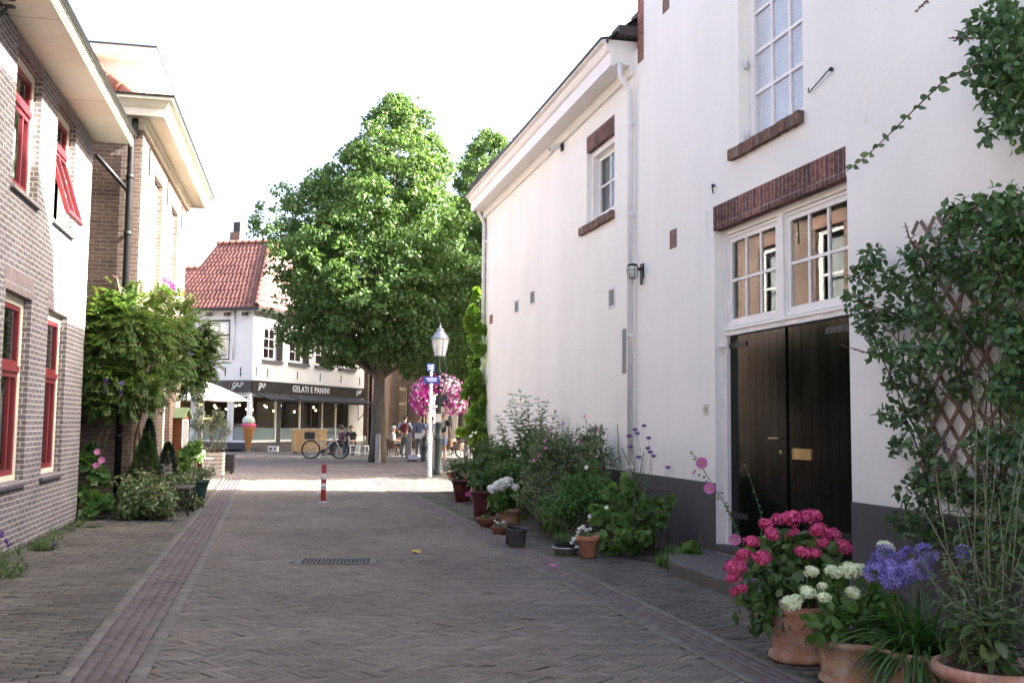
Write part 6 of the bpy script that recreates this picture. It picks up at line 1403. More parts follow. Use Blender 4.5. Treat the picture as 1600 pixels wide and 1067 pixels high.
t = crate(333, 742, .26, .60, 'weathered pale slatted crate holding a bushy olive shrub'); crate_shrub(t, [(338, 690, 26.8, 22, 22), (330, 665, 26.8, 14, 20), (350, 665, 26.8, 14, 20), (340, 650, 26.8, 10, 14)], 2600, M_OLIVE)
crate(354, 739, .20, .52, 'small black square tub on castors beside the pale slatted crate', 'planter', M_BLACK, False)
t = crate(318, 741, .22, .56, 'dark brown crate planted with a silvery sunlit olive shrub', 'wooden_crate', M_BROWNWOOD); crate_shrub(t, [(310, 690, 26.4, 20, 24), (305, 660, 26.4, 13, 22), (318, 662, 26.4, 12, 18), (312, 645, 26.4, 8, 10)], 2400, M_OLIVE)
t = potted('potted_plant', 'teal glazed pot of trailing grey green leaves beside the gutter strip', 308, 780, pot_prof(.13, .20, .36, .015, .05), M_TEAL, (.18, .31), [(0, 0, .45, .28, .26, .12), (.14, -.05, .5, .2, .2, .12)], 260, .09, M_GREYG, .3)
t = thing('window_box', 'dark window box of bright pink geraniums on the upper sill of the brown brick house', 'window box', B2w(1.35, -.20, 3.49), math.atan2(DB[1], DB[0]))
m = MB(); m.box(0, 1.02, -.02, .14, 0, .15); m.box(-.012, 1.032, -.032, -.02, .12, .16); m.build('box', M_DARKWOOD, t, .005)
leafobj('foliage', [clump([(x, .06, .22)], [(.16, .14, .10)], 50, .07, .9) for x in (.15, .45, .75, .95)], M_BRIGHTL, t)
for x, y, z in ((.2, -.02, .34), (.4, -.05, .38), (.55, .03, .42), (.7, -.06, .36), (.85, -.04, .40), (1.0, -.05, .34), (1.1, -.05, .26), (.6, -.1, .30)): leafobj('flower_head', [ball_bloom((x, y, z), .055, 45, T_FLORET5, 1, .34)], M_PINKFL, t)
# ------------------------------------------------------------------ street furniture
t = thing('bollard', 'red and white banded steel bollard in the middle of the street', 'bollard', G(505, 785))
m = MB(); m.lathe([(.046, .0), (.046, .655), (.040, .662), (.001, .664)], (0, 0, 0), 20, False); m.build('post', M_REDREF, t)
for a, b in ((.415, .52), (.235, .345)):
    m = MB(); m.lathe([(.0465, a), (.0475, a + .003), (.0475, b - .003), (.0465, b)], (0, 0, 0), 20, False); m.build('white_band', M_ENAMELWHITE, t)
m = MB(); m.lathe([(.0475, .655), (.049, .66), (.049, .675), (.03, .682), (.001, .683)], (0, 0, 0), 20, False); m.build('cap', M_REDREF, t)
m = MB(); m.lathe([(.10, .0), (.10, .012), (.05, .016), (.048, .03)], (0, 0, 0), 18, False); m.build('base', M_ZINC, t)
m = MB(); m.tube([(-.028, -.0486, .275), (.0, -.049, .285), (.026, -.0486, .272)], .006, 5); m.tube([(.012, -.049, .295), (.026, -.0486, .272), (.006, -.049, .262)], .006, 5); m.build('arrow', M_BLACK, t)
# drain in the road
t = thing('drain_grate', 'cast iron drain grate set between two stone blocks in the brick road', 'drain', (DRAIN.x, DRAIN.y, 0), .10)
m = MB(); m.box(-.46, .46, -.225, .225, -.03, -.012); m.build('pit', plain('drain_dirt', (.032, .029, .026), .95), t)
m = MB(); rframe(m, -.34, .34, -.2, .2, 0, .02, .018); m = MB()
m.box(-.33, .33, -.20, -.175, -.03, .004); m.box(-.33, .33, .175, .20, -.03, .004); n = 17
for i in range(n): x = -.33 + .66 * (i + .5) / n; m.box(x - .010, x + .010, -.175, .175, -.03, .003)
m.build('grate', plain('worn_cast_iron', (.085, .080, .074), .7, .2, var=.25, scale=14), t)
m = MB(); m.box(-.42, -.345, -.225, .225, -.03, .005); m.box(.345, .42, -.225, .225, -.03, .005); m.box(-.345, .345, -.225, -.203, -.03, .006); m.box(-.345, .345, .203, .225, -.03, .006); m.build('stone_edge', plain('dull_stone', (.115, .105, .092), .85, var=.3, scale=10, bump=.5), t, .005)
def flat_leaf(name, label, px, py, s, mt, cat='leaf', T=T_LOBED, n=1):
    b = G(px, py, .008); V, Fc = scatter(T, [(0, 0, 0)] , [Vector((rnd.uniform(-1, 1), rnd.uniform(-1, 1), .15))], [Vector((.1, -.2, 1))], s, s * .8); o = leafobj(name, [(V, Fc)], mt); o.location = b; tag(o, label, cat); return o
flat_leaf('fallen_leaf', 'single yellow leaf lying on the brick road', 654, 863, .13, plain('yellow_leaf', (.42, .32, .04), .7))
flat_leaf('fallen_petal', 'pale pink petal on the pavement in front of the terracotta pot', 868, 884, .08, M_HOLLY, 'petal')
P, D, N = [], [], []
for i in range(150):
    y = rnd.uniform(9.5, 20); p = (BR1(y) + rnd.gauss(-.05, .35), y, .012); P.append(p); D.append((rnd.uniform(-1, 1), rnd.uniform(-1, 1), .1)); N.append((rnd.uniform(-.3, .3), rnd.uniform(-.3, .3), 1))
for i in range(70):
    y = rnd.uniform(5.5, 18); P.append((rnd.uniform(WL(y) + .2, WR(y) - .4), y, .012)); D.append((rnd.uniform(-1, 1), rnd.uniform(-1, 1), .1)); N.append((rnd.uniform(-.3, .3), rnd.uniform(-.3, .3), 1))
o = leafobj('fallen_petals', [scatter(T_DIAMOND, P, D, N, U(.012, .032, len(P)), U(.010, .02, len(P)))], island('petal_litter', [(.5, .45, .42), (.10, .075, .05), (.42, .38, .36), (.07, .055, .035), (.35, .2, .25)], .8)); tag(o, 'pale petals and leaf crumbs scattered over the paving', 'petals', None, 'stuff')

# street lamp with flower baskets
b = Vector((-2.02, 27.92, 0)); t = thing('street_lamp', 'old green cast iron street lamp ringed by baskets of pink and white petunias', 'street lamp', b)
m = MB(); m.lathe([(.135, 0), (.14, .03), (.14, .14), (.115, .17), (.105, .2), (.10, .95), (.112, .97), (.125, 1.0), (.125, 1.05), (.10, 1.08), (.085, 1.12), (.08, 1.38), (.10, 1.40), (.10, 1.44), (.06, 1.47)], (0, 0, 0), 20, False); m.build('pedestal', M_GREENIRON, t)
m = MB(); m.lathe([(.055, 1.46), (.05, 2.55), (.06, 2.58), (.075, 2.62), (.06, 2.66), (.045, 2.72), (.045, 2.86), (.06, 2.9), (.04, 2.94)], (0, 0, 0), 14, False); m.box(-.30, .36, -.015, .015, 2.70, 2.73)
for s in (-1, 1):
    m.tube([(s * .05, 0, 2.84), (s * .17, 0, 2.86), (s * .22, 0, 2.98), (s * .16, 0, 3.10), (s * .13, 0, 3.22), (s * .16, 0, 3.30)], .014, 7); m.tube([(0, s * .05, 2.84), (0, s * .17, 2.86), (0, s * .22, 2.98), (0, s * .16, 3.10), (0, s * .14, 3.22), (0, s * .16, 3.30)], .014, 7)
m.build('shaft', M_GREENIRON, t)
m = MB(); m.box(-.075, .075, -.083, -.072, 1.47, 1.70); m.box(-.075, .075, -.072, .06, 1.68, 1.70); m.build('notice', plain('pale_notice', (.55, .54, .50), .6), t)
m = MB(); m.lathe([(.155, 3.31), (.165, 3.30), (.165, 3.325), (.155, 3.33)], (0, 0, 0), 6, False); m.lathe([(.245, 3.79), (.265, 3.79), (.265, 3.815), (.235, 3.83), (.17, 3.93), (.11, 4.0), (.10, 4.05), (.115, 4.06), (.10, 4.08), (.05, 4.10), (.03, 4.12), (.04, 4.15), (.012, 4.2), (.006, 4.28)], (0, 0, 0), 20, False)
for k in range(6):
    a = k * math.pi / 3; m.tube([(.157 * math.cos(a), .157 * math.sin(a), 3.32), (.245 * math.cos(a), .245 * math.sin(a), 3.80)], .010, 5)
m.build('lantern', M_ZINC, t)
m = MB(); m.lathe([(.15, 3.325), (.238, 3.79)], (0, 0, 0), 6, False); m.build('lantern_glass', M_LAMPGLASS, t)
m = MB(); m.lathe([(.03, 3.33), (.05, 3.4), (.055, 3.6), (.07, 3.74), (.03, 3.77)], (0, 0, 0), 10); m.build('bulb_holder', M_LAMPGLASS, t)
# ring of flowers
ring = []
for k in range(15):
    a = -2.35 + 4.70 * k / 14; ring.append((.55 * math.sin(a) * 1.02, 0, 2.16 + .38 * math.cos(a)))
ring += [(-.52, .1, 2.0), (.52, .1, 2.0), (-.42, -.1, 1.92), (.44, -.1, 1.95), (-.30, .25, 2.45), (.30, .25, 2.45)]
R = np.array(ring)
leafobj('foliage', [clump(R, .25, 1500, .055, .6, T_DIAMOND, .2, .3)], M_DARKG, t)
def petunias(sel, n, mt, name):
    k = RNG.integers(0, len(R), n * 3); d = rdir(n * 3); P = R[k] + d * .30 * U(.85, 1.05, n * 3)[:, None]; ok = sel(P) > U(0, 1, n * 3); P, d = P[ok][:n], d[ok][:n]
    leafobj(name, [scatter(T_FLORET5, P, np.cross(d, rdir(len(P))), d, .040 * U(.8, 1.2, len(P)), .040)], mt, t)['kind'] = 'stuff'
petunias(lambda P: .9 - .45 * (P[:, 0] > .1), 700, M_PET_MAG, 'magenta_flowers'); petunias(lambda P: .55 + .25 * (P[:, 0] > .25), 340, M_PET_PINK, 'pink_flowers')
petunias(lambda P: np.where((P[:, 0] > .05) & (P[:, 0] < .5) & (P[:, 2] > 2.2), 1.0, .04), 200, M_PET_WHITE, 'white_flowers'); petunias(lambda P: np.where(P[:, 0] > .45, .8, .12), 170, M_PET_WHITE, 'white_flowers')
m = MB(); m.tube([(-.5, 0, 2.1), (-.3, 0, 2.35), (0, 0, 2.42), (.3, 0, 2.35), (.5, 0, 2.1)], .02, 8); m.build('basket_bracket', M_DARKMETAL, t)
# street name signs on a white pole
b = G(671, 745); t = thing('sign_pole', 'slim white pole with two small blue street name signs', 'street sign', b)
m = MB(); m.lathe([(.055, 0), (.055, 1.12), (.05, 1.15), (.038, 1.17), (.036, 3.0), (.034, 3.02), (.001, 3.025)], (0, 0, 0), 14, False); m.build('pole', M_ENAMELWHITE, t)
def blue_sign(name, z, w_, h, ang, dx, slope=0.0):
    M = Matrix.Translation((0, -.045, z)) @ Matrix.Rotation(ang, 4, 'Z'); m = MB(); m.box(dx - w_ / 2, dx + w_ / 2, -.008, .008, -h / 2, h / 2, M); s_ = m.build(name, M_BLUE, t, .004)
    l = MB()
    for r_, (a, c) in enumerate(((-.36, .34), (-.26, .3))): l.box(dx + a * w_, dx + c * w_, -.0095, -.0082, h * (.12 - .32 * r_), h * (.26 - .32 * r_), M)
    l.build('line_of_lettering', M_ENAMELWHITE, s_)
    return s_
blue_sign('name_plate', 2.93, .36, .20, 1.05, -.02); blue_sign('name_plate', 2.60, .42, .17, .05, .02)
# stone bollards
def stone_bollard(px, py, h, label, w0=.11):
    b = G(px, py); t = thing('stone_bollard', label, 'bollard', b, rnd.uniform(-.1, .1), 'stone bollards round the square'); m = MB()
    rows = [[(w_ * math.cos(a) * 1.0, w_ * math.sin(a), z) for a in [math.pi / 4 + k * math.pi / 2 + e for k in range(4) for e in (-.12, .12)]] for w_, z in ((w0 * 1.42, 0), (w0 * 1.40, h * .25), (w0 * 1.25, h * .92), (w0 * 1.1, h * .97), (w0 * .7, h))]
    m.grid(rows, True, False, True); m.build('post', M_STONE, t)
stone_bollard(590, 723, 1.03, 'grey stone bollard with a whitened foot in front of the lime tree trunk', .085)
stone_bollard(639, 716, 1.02, 'grey stone bollard between the wicker chairs and the backpacker', .09)
stone_bollard(728, 717, 1.06, 'grey stone bollard half hidden by the vine near the navy parasol', .09)
stone_bollard(676, 741, 1.18, 'grey stone bollard directly behind the white sign pole', .08)
b = G(645, 721); t = thing('information_plinth', 'low tilted information plaque at the foot of the stone bollards', 'plaque', b, .1); m = MB(); m.box(-.17, .17, -.1, .12, 0, .10); m.build('base', M_DARKMETAL, t)
m = MB(); m.box(-.17, .17, -.14, .14, -.01, .01, Matrix.Translation((0, -.0, .16)) @ Matrix.Rotation(.6, 4, 'X')); m.build('plate', plain('lilac_plate', (.30, .28, .38), .4), t)
b = G(663, 721); t = thing('cast_iron_pump', 'short green cast iron post between two stone bollards', 'post', b); m = MB(); m.lathe([(.15, 0), (.15, .06), (.12, .09), (.11, .5), (.13, .53), (.13, .58), (.10, .62), (.09, .85), (.11, .88), (.06, .95), (.001, .97)], (0, 0, 0), 12, False); m.build('post', M_GREENIRON, t)

# parasols
def parasol(name, label, x, y, z0, z1, half, n, rz, mt, pole_m, tilt=0.0, tilt_axis='X', val=.16):
    t = thing(name, label, 'parasol', (x, y, 0), rz); m = MB(); Mt = Matrix.Translation((0, 0, z1)) @ Matrix.Rotation(tilt, 4, tilt_axis) @ Matrix.Translation((0, 0, -z1)); seg = 6; rows = []
    for i in range(9):
        f = i / 8; row = []
        for k in range(n):
            for j in range(seg):
                u = j / seg; a0 = 2 * math.pi * k / n; a1 = 2 * math.pi * (k + 1) / n; p = Vector((math.cos(a0), math.sin(a0), 0)).lerp(Vector((math.cos(a1), math.sin(a1), 0)), u)
                row.append(Mt @ Vector((p.x * half * f, p.y * half * f, z1 - (z1 - z0) * f ** 1.25 + .05 * f * math.sin(math.pi * u) * -.6)))
        rows.append(row)
    m.grid(rows, True, True); rim = rows[-1]; m.grid([rim, [Vector(p) - Vector((0, 0, val)) for p in rim]], True, False); m.build('canopy', mt, t)
    p = MB(); p.tube([(0, 0, 0), (0, 0, z1 + .03)], .028, 10); p.build('pole', pole_m, t); r_ = MB()
    for k in range(n): r_.tube([Mt @ Vector((0, 0, z1 - .04)), Mt @ Vector((half * .97 * math.cos(2 * math.pi * k / n), half * .97 * math.sin(2 * math.pi * k / n), z0 - .01))], .010, 5)
    r_.build('rib', pole_m, t); f_ = MB(); f_.box(-.3, .3, -.3, .3, 0, .06); f_.build('foot', M_STONE, t, .01); return t
p = AT(318, 700, 27.6); parasol('parasol', 'white square parasol over the planters at the end of the brown brick house', p.x - .05, 27.6, 2.03, 2.52, 1.2, 4, .25, M_CANVAS, M_ENAMELWHITE, val=.03)
p = AT(768, 700, 40); parasol('parasol', 'large navy parasol over the cafe terrace behind the vine', p.x, 40.0, 2.35, 3.75, 2.3, 8, .2, M_NAVY, M_DARKMETAL, val=.22)
# closed white parasol by the shop door
t = thing('folded_parasol', 'folded white parasol hanging beside the ice cream cone', 'parasol', G(385, 708) + Vector((.0, .35, 0))); m = MB(); rows = []
for z, r in ((1.35, .05), (1.5, .10), (1.7, .14), (2.0, .17), (2.2, .16), (2.45, .10), (2.62, .03)):
    r *= .6; rows.append([(r * (1 + .28 * math.cos(5 * a)) * math.cos(a) - .05 * (2.4 - z) * .8, r * (1 + .28 * math.cos(5 * a)) * math.sin(a), z) for a in [2 * math.pi * k / 30 for k in range(30)]])
m.grid(rows, True, True, True); m.build('canopy', M_CANVAS, t); m = MB(); m.tube([(0, 0, 0), (0, 0, 2.65)], .02, 8); m.build('pole', M_ENAMELWHITE, t); m = MB(); m.box(-.22, .22, -.22, .22, 0, .05); m.build('foot', M_STONE, t)

# giant ice cream cone
b = G(389, 708); b.y -= .2; t = thing('ice_cream_sign', 'giant ice cream cone figure with mint and strawberry scoops outside the shop', 'figure', b)
m = MB(); m.lathe([(.03, .03), (.27, 1.10), (.30, 1.13), (.30, 1.17), (.25, 1.18)], (0, 0, 0), 28, True); cone_m = brick('waffle', (.50, .24, .075), (.44, .20, .06), (.26, .10, .03), bw=.10, bh=.10, ms=.012, offset=0, patch=.15); c_ = m.build('cone', plain('waffle_cone', (.50, .235, .080), .6, var=.1), t)
w_ = MB()
for k in range(14):
    for s in (1, -1):
        pts = []
        for i in range(9):
            f = i / 8; z = .12 + f * .98; r = (.03 + .24 * (z - .03) / 1.07) + .004; a = 2 * math.pi * k / 14 + s * f * 1.5; pts.append((r * math.cos(a), r * math.sin(a), z))
        w_.tube(pts, .007, 4, False)
w_.build('waffle_ridge', plain('waffle_ridge', (.60, .32, .12), .6), c_)
def scoop(c, r, sq, drip, mt, name, amp=.05):
    m = MB(); rows = []; n = 36
    for i in range(13):
        th = math.pi * (1 - i / 12 * .985) ; row = []
        for k in range(n):
            a = 2 * math.pi * k / n; s_ = 1 + amp * math.sin(7 * a + 1) * (1 if i < 6 else .25) + .03 * math.sin(13 * a + i); low = max(0, -math.cos(th)); rr = r * (math.sin(th) * s_ + (.16 * low * (low < .75)))
            row.append((c[0] + rr * math.cos(a), c[1] + rr * math.sin(a), c[2] + r * sq * math.cos(th) * (1 if th < math.pi / 2 else .55) - drip * low * (.5 + .5 * math.sin(5 * a))))
        rows.append(row)
    m.grid(rows, True, True, True); return m.build(name, mt, t)
scoop((0, 0, 1.24), .32, .5, .03, plain('strawberry_ice', (.55, .07, .16), .5, var=.25, scale=14, bump=.6), 'strawberry_scoop'); scoop((.0, -.02, 1.44), .27, .95, .04, plain('mint_ice', (.46, .56, .46), .5, var=.12, scale=14, bump=.6), 'mint_scoop', .09)
m = MB(); m.box(-.55, .05, -.2, .2, 0, .045); m.box(-.06, .06, -.06, .06, .045, .12); m.build('foot', M_STONE, t, .01)
# wooden counter on castors
b = G(482, 709); t = thing('wooden_counter', 'light wooden serving counter on castors in front of the shop window', 'counter', b, .42)
m = MB(); n = 12
for i in range(n): m.box(-.72 + 1.44 * i / n + .003, -.72 + 1.44 * (i + 1) / n - .003, -.33, -.30, .12, 1.06)
for i in range(5): m.box(-.72, -.695, -.30 + .6 * i / 5 + .003, -.30 + .6 * (i + 1) / 5 - .003, .12, 1.06); m.box(.695, .72, -.30 + .6 * i / 5 + .003, -.30 + .6 * (i + 1) / 5 - .003, .12, 1.06)
m.box(-.69, .69, .28, .30, .12, 1.06); m.build('panelling', M_WOOD, t); m = MB(); m.box(-.80, .80, -.39, .36, 1.062, 1.11); m.build('counter_top', plain('counter_top_wood', (.60, .44, .24), .5, var=.1), t, .006)
m = MB()
for x in (-.6, .6):
    for y in (-.22, .2): m.lathe([(.05, -.02), (.05, .02)], (0, 0, 0), 10) if False else m.tube([(x - .02, y, .055), (x + .02, y, .055)], .055, 12)
m.build('castor', M_BLACK, t)
b = G(427, 706); t = thing('equipment_box', 'small white equipment box on the ground below the shop window', 'box', b); m = MB(); m.box(-.22, .22, -.16, .16, .02, .28); m.build('case', M_PIPEWHITE, t, .015); m = MB(); m.tube([(-.09, -.164, .15), (-.09, -.16, .15)], .07, 14); m.tube([(.10, -.164, .15), (.10, -.16, .15)], .05, 14); m.build('front_grille', M_PLASTIC, t); m = MB(); m.tube([(-.06, 0, .28), (-.06, 0, .32), (.06, 0, .32), (.06, 0, .28)], .012, 6); m.build('handle', M_BLACK, t)

# bicycle
def bicycle(name, label, loc, rz, group=None, box=True):
    t = thing(name, label, 'bicycle', loc, rz, group); R_ = .345
    for i, x in enumerate((-.56, .56)):
        m = MB(); m.tube([(x + R_ * math.cos(a), 0, .36 + R_ * math.sin(a)) for a in [2 * math.pi * k / 36 for k in range(37)]], .024, 8, False); wh = m.build('wheel', M_RUBBER, t)
        r_ = MB(); r_.tube([(x + (R_ - .028) * math.cos(a), 0, .36 + (R_ - .028) * math.sin(a)) for a in [2 * math.pi * k / 36 for k in range(37)]], .012, 6, False); r_.build('rim', M_DARKMETAL, wh)
        s_ = MB()
        for k in range(18): a = 2 * math.pi * k / 18; s_.tube([(x, .02 * (-1) ** k, .36), (x + (R_ - .03) * math.cos(a), 0, .36 + (R_ - .03) * math.sin(a))], .0025, 4, False)
        s_.tube([(x, -.05, .36), (x, .05, .36)], .035 if i == 0 else .025, 10); s_.build('spokes', M_GALV, wh)
        g = MB(); g.grid([[(x + (R_ + .045) * math.cos(a), yy, .36 + (R_ + .045) * math.sin(a)) for a in [(.05 if i == 0 else .3) + (2.9 if i == 0 else 2.3) * k / 16 for k in range(17)]] for yy in (-.03, 0, .03)]); g.build('mudguard', M_BLACK if i else M_BIKE, t)
    bb, st, hd, hu, ra, fa = (-.10, 0, .30), (-.25, 0, .78), (.36, 0, .80), (.33, 0, .92), (-.56, 0, .36), (.56, 0, .36)
    m = MB(); m.tube([bb, hd], .034, 10); m.tube([bb, st], .020, 8); m.tube([(-.22, 0, .66), (.34, 0, .86)], .020, 8); m.tube([hd, hu], .026, 8)
    for y in (-.05, .05): m.tube([(ra[0], y, ra[2]), (bb[0], y * .5, bb[2])], .012, 6); m.tube([(ra[0], y, ra[2]), (-.21, y * .3, .66)], .010, 6); m.tube([(fa[0], y, fa[2]), (.40, y, .70), (.375, y * .5, .76)], .015, 6)
    m.build('frame', M_BIKE, t); m = MB(); m.tube([bb, (.02, 0, .36)], .06, 10); m.tube([(-.10, -.09, .30), (-.10, .09, .30)], .075, 14); m.tube([(-.10, -.1, .30), (-.03, -.1, .16)], .012, 6); m.box(-.08, .02, -.17, -.10, .145, .165); m.tube([(-.10, .1, .30), (-.17, .1, .44)], .012, 6); m.box(-.22, -.12, .1, .17, .435, .455); m.build('drive', M_BLACK, t)
    m = MB(); m.tube([st, (-.29, 0, .88)], .014, 7); m.build('seat_post', M_BLACK, t); m = MB(); m.grid([[(-.29 + x, y * wd, .90 + .03 * (1 - abs(y)) + dz) for y in (-1, -.5, 0, .5, 1)] for x, wd, dz in ((-.14, .07, .02), (-.10, .10, .01), (0, .08, 0), (.08, .035, -.005), (.15, .02, -.01))]); m.build('saddle', M_BLACK, t)
    m = MB(); m.tube([hu, (.31, 0, 1.02)], .018, 8); m.tube([(.10, -.30, 1.00), (.22, -.27, 1.03), (.30, -.15, 1.04), (.32, 0, 1.03), (.30, .15, 1.04), (.22, .27, 1.03), (.10, .30, 1.00)], .014, 7); m.build('handlebar', M_BLACK, t); m = MB(); m.ball((.44, 0, .86), .045, 10, 6); m.build('headlight', M_PIPEWHITE, t)
    m = MB(); m.tube([(-.36, -.07, .74), (-.80, -.07, .74), (-.80, .07, .74), (-.36, .07, .74)], .010, 6)
    for y in (-.07, .07): m.tube([(-.74, y, .74), (-.57, y, .37)], .008, 6)
    m.tube([(-.15, -.06, .26), (-.22, -.22, .02)], .012, 6); m.build('carrier', M_BIKE, t)
    if box: m = MB(); m.box(-.80, -.42, -.15, .15, .76, 1.03); m.build('crate', M_BLACK, t, .02)
    return t
p = AT(508, 718, 38.9); bk = bicycle('bicycle', 'pale grey bicycle with a black crate on its carrier, parked before the counter', (p.x, 38.9, .004), .06)
p = AT(742, 717, 40.2); dup(bk, (p.x, 40.6, .004), .5, 'bicycle mostly hidden behind the vine on the terrace')

# terrace chairs
def white_chair(label, px, py, rz):
    b = G(px, py); t = thing('garden_chair', label, 'chair', b, rz, 'white metal chairs on the terrace'); m = MB(); m.box(-.21, .21, -.21, .21, .43, .455); m.build('seat', M_ENAMELWHITE, t, .008); m = MB()
    for k in range(7): m.tube([(-.18 + .06 * k, .20, .46), (-.18 + .06 * k, .25, .80)], .012, 5)
    m.tube([(-.22, .19, .45), (-.22, .26, .84), (.22, .26, .84), (.22, .19, .45)], .016, 6); m.build('backrest', plain('pale_rattan', (.45, .42, .33), .7), t)
    for sx in (-1, 1):
        for sy in (-1, 1): m = MB(); m.tube([(sx * .19, sy * .19, .44), (sx * .21, sy * .22, 0)], .017, 6); m.build('leg', M_ENAMELWHITE, t)
    m = MB()
    for sx in (-1, 1): m.tube([(sx * .2, -.2, .15), (sx * .2, .2, .15)], .010, 5)
    m.tube([(-.2, .2, .15), (.2, .2, .15)], .010, 5); m.build('stretcher', M_ENAMELWHITE, t); return t
white_chair('white metal chair with rattan back nearest to the lime tree trunk', 566, 713, 2.9)
white_chair('white metal chair behind the front wheel of the bicycle', 553, 712, 1.9)
white_chair('white metal chair between the stone bollard and the seated white haired man', 602, 711, 3.0)
def tub_chair(label, px, py, rz):
    b = G(px, py); t = thing('wicker_chair', label, 'chair', b, rz, 'brown wicker tub chairs on the terrace'); m = MB(); rows = []
    for i in range(7):
        f = i / 6; z = .30 + f; row = []
        for k in range(21):
            a = math.pi * (-.12 + 1.24 * k / 20); hgt = .34 + .12 * math.sin(max(0, min(math.pi, a))) ** 2; z = .30 + hgt * f; r = .27 + .07 * f; row.append((r * math.cos(a), r * math.sin(a) * 1.0, z))
        rows.append(row)
    inner = [[(x * .90, y * .90, z) for x, y, z in r_] for r_ in rows]; m.grid(rows); m.grid(inner); m.grid([rows[-1], inner[-1]]); m.grid([rows[0], inner[0]]); m.build('shell', M_WICKER, t); m = MB(); m.lathe([(.27, .30), (.285, .38), (.26, .43), (.001, .44)], (0, 0, 0), 20); m.build('seat', M_WICKER, t)
    for sx in (-1, 1):
        for sy in (-1, 1): m = MB(); m.tube([(sx * .2, sy * .2, .32), (sx * .23, sy * .23, 0)], .02, 6); m.build('leg', M_DARKWOOD, t)
    return t
tub_chair('brown wicker tub chair holding the white haired seated man', 614, 711.5, 1.57)
tub_chair('brown wicker tub chair just left of the middle stone bollard', 629, 711, 1.2)
tub_chair('brown wicker tub chair between the stone bollard and the sign pole', 652, 711, 2.0)
tub_chair('brown wicker tub chair immediately right of the man in the black T-shirt', 701, 712, -2.4)
tub_chair('brown wicker tub chair next to the right hand stone bollard', 716, 712.5, -2.0)
def table(label, px, py, r, h, mt, square=False):
    b = G(px, py); t = thing('cafe_table', label, 'table', b, .2, 'small tables on the terrace'); m = MB()
    if square: m.box(-r, r, -r, r, h - .03, h)
    else: m.lathe([(r, h - .03), (r, h)], (0, 0, 0), 20)
    m.build('table_top', mt, t, .004); m = MB(); m.tube([(0, 0, .03), (0, 0, h - .03)], .03, 8); m.build('column', M_DARKMETAL, t); m = MB(); m.lathe([(.22, 0), (.22, .02), (.04, .05)], (0, 0, 0), 14); m.build('foot', M_DARKMETAL, t); return t
table('round dark cafe table in front of the seated pair by the shop', 540, 710, .36, .74, M_DARKMETAL)
table('white topped cafe table between the backpacker and the sign pole', 662, 710, .36, .76, M_ENAMELWHITE, True)
table('dark cafe table beside the man in the black T-shirt', 708, 709, .36, .74, M_DARKWOOD, True)
b = G(319, 745); t = thing('side_table', 'small round white topped side table in front of the planters', 'table', b); m = MB(); m.lathe([(.2, .46), (.2, .485)], (0, 0, 0), 20); m.build('table_top', M_ENAMELWHITE, t)
for k in range(3): m = MB(); a = k * 2.1 + .3; m.tube([(.16 * math.cos(a), .16 * math.sin(a), .46), (.05 * math.cos(a), .05 * math.sin(a), .25), (.17 * math.cos(a), .17 * math.sin(a), 0)], .012, 6); m.build('leg', M_PIPEWHITE, t)
# bench under the ivy
b = G(283, 812); t = thing('garden_bench', 'small dark slatted bench with scrolled iron legs against the ivy', 'bench', (b.x + .02, 15.6, 0), math.atan2(DB[1], DB[0]) + math.pi)
b2_ = AT(281, 780, 15.6); t.location = (b2_.x, 15.6, 0)
m = MB()
for k in range(5): m.box(-.42, .42, -.17 + .075 * k, -.11 + .075 * k, .40, .425)
m.build('seat', M_DARKWOOD, t, .005); m = MB()
for k in range(3): m.box(-.42, .42, -.225, -.205, .50 + .09 * k, .56 + .09 * k)
m.build('backrest', M_DARKWOOD, t, .005)
for sx in (-.38, .38):
    m = MB(); m.tube([(sx, .17, 0), (sx, .14, .12), (sx, .19, .25), (sx, .17, .39), (sx, -.18, .39), (sx, -.22, .78)], .016, 7); m.tube([(sx, -.18, .39), (sx, -.14, .2), (sx, -.2, 0)], .016, 7); m.tube([(sx, .05 + .07 * (1 - k / 20) * math.cos(k * .6), .25 + .07 * (1 - k / 20) * math.sin(k * .6)) for k in range(19)], .011, 6); m.build('iron_side', M_BLACK, t)
# book cabinet on its post
c = AT(277, 700, 20.7); t = thing('book_cabinet', 'brown wooden book cabinet with a green pitched roof on a post', 'cabinet', (c.x, 20.7, 0), -.05)
m = MB(); m.box(-.05, .05, -.05, .05, 0, .62); m.build('post', M_BROWNWOOD, t); m = MB(); m.box(-.15, .15, -.17, .17, .62, 1.50); bdy = m.build('body', M_BROWNWOOD, t, .006)
m = MB(); rframe(m, -.165, .165, .66, 1.46, .0, .035, .02); d_ = m.build('door', M_ENAMELWHITE, t); d_.data.transform(Matrix.Translation((.152, 0, 0)) @ Matrix.Rotation(math.pi / 2, 4, 'Z')); g = MB(); g.face([(.162, -.13, .70), (.162, .13, .70), (.162, .13, 1.42), (.162, -.13, 1.42)]); g.build('pane', M_GLASS, d_)
m = MB()
for k in range(16): m.box(.1515, .154, -.125 + .016 * k, -.112 + .016 * k, .72 + .36 * (k % 2), .95 + .37 * (k % 2) + .05 * (k % 3))
m.build('books', island('book_spines', [(.5, .5, .48), (.3, .1, .08), (.1, .15, .3), (.4, .35, .2)], .6), t)
m = MB(); m.prism([(-.24, 1.48), (0, 1.68), (.24, 1.48), (.24, 1.50), (0, 1.71), (-.24, 1.50)], -.22, .22); m.build('roof', plain('green_roof_felt', (.16, .24, .12), .8, var=.2), t); m = MB(); m.face([(.151, -.2, 1.50), (.151, .2, 1.50), (.151, 0, 1.67)]); m.build('gable', M_BROWNWOOD, t)

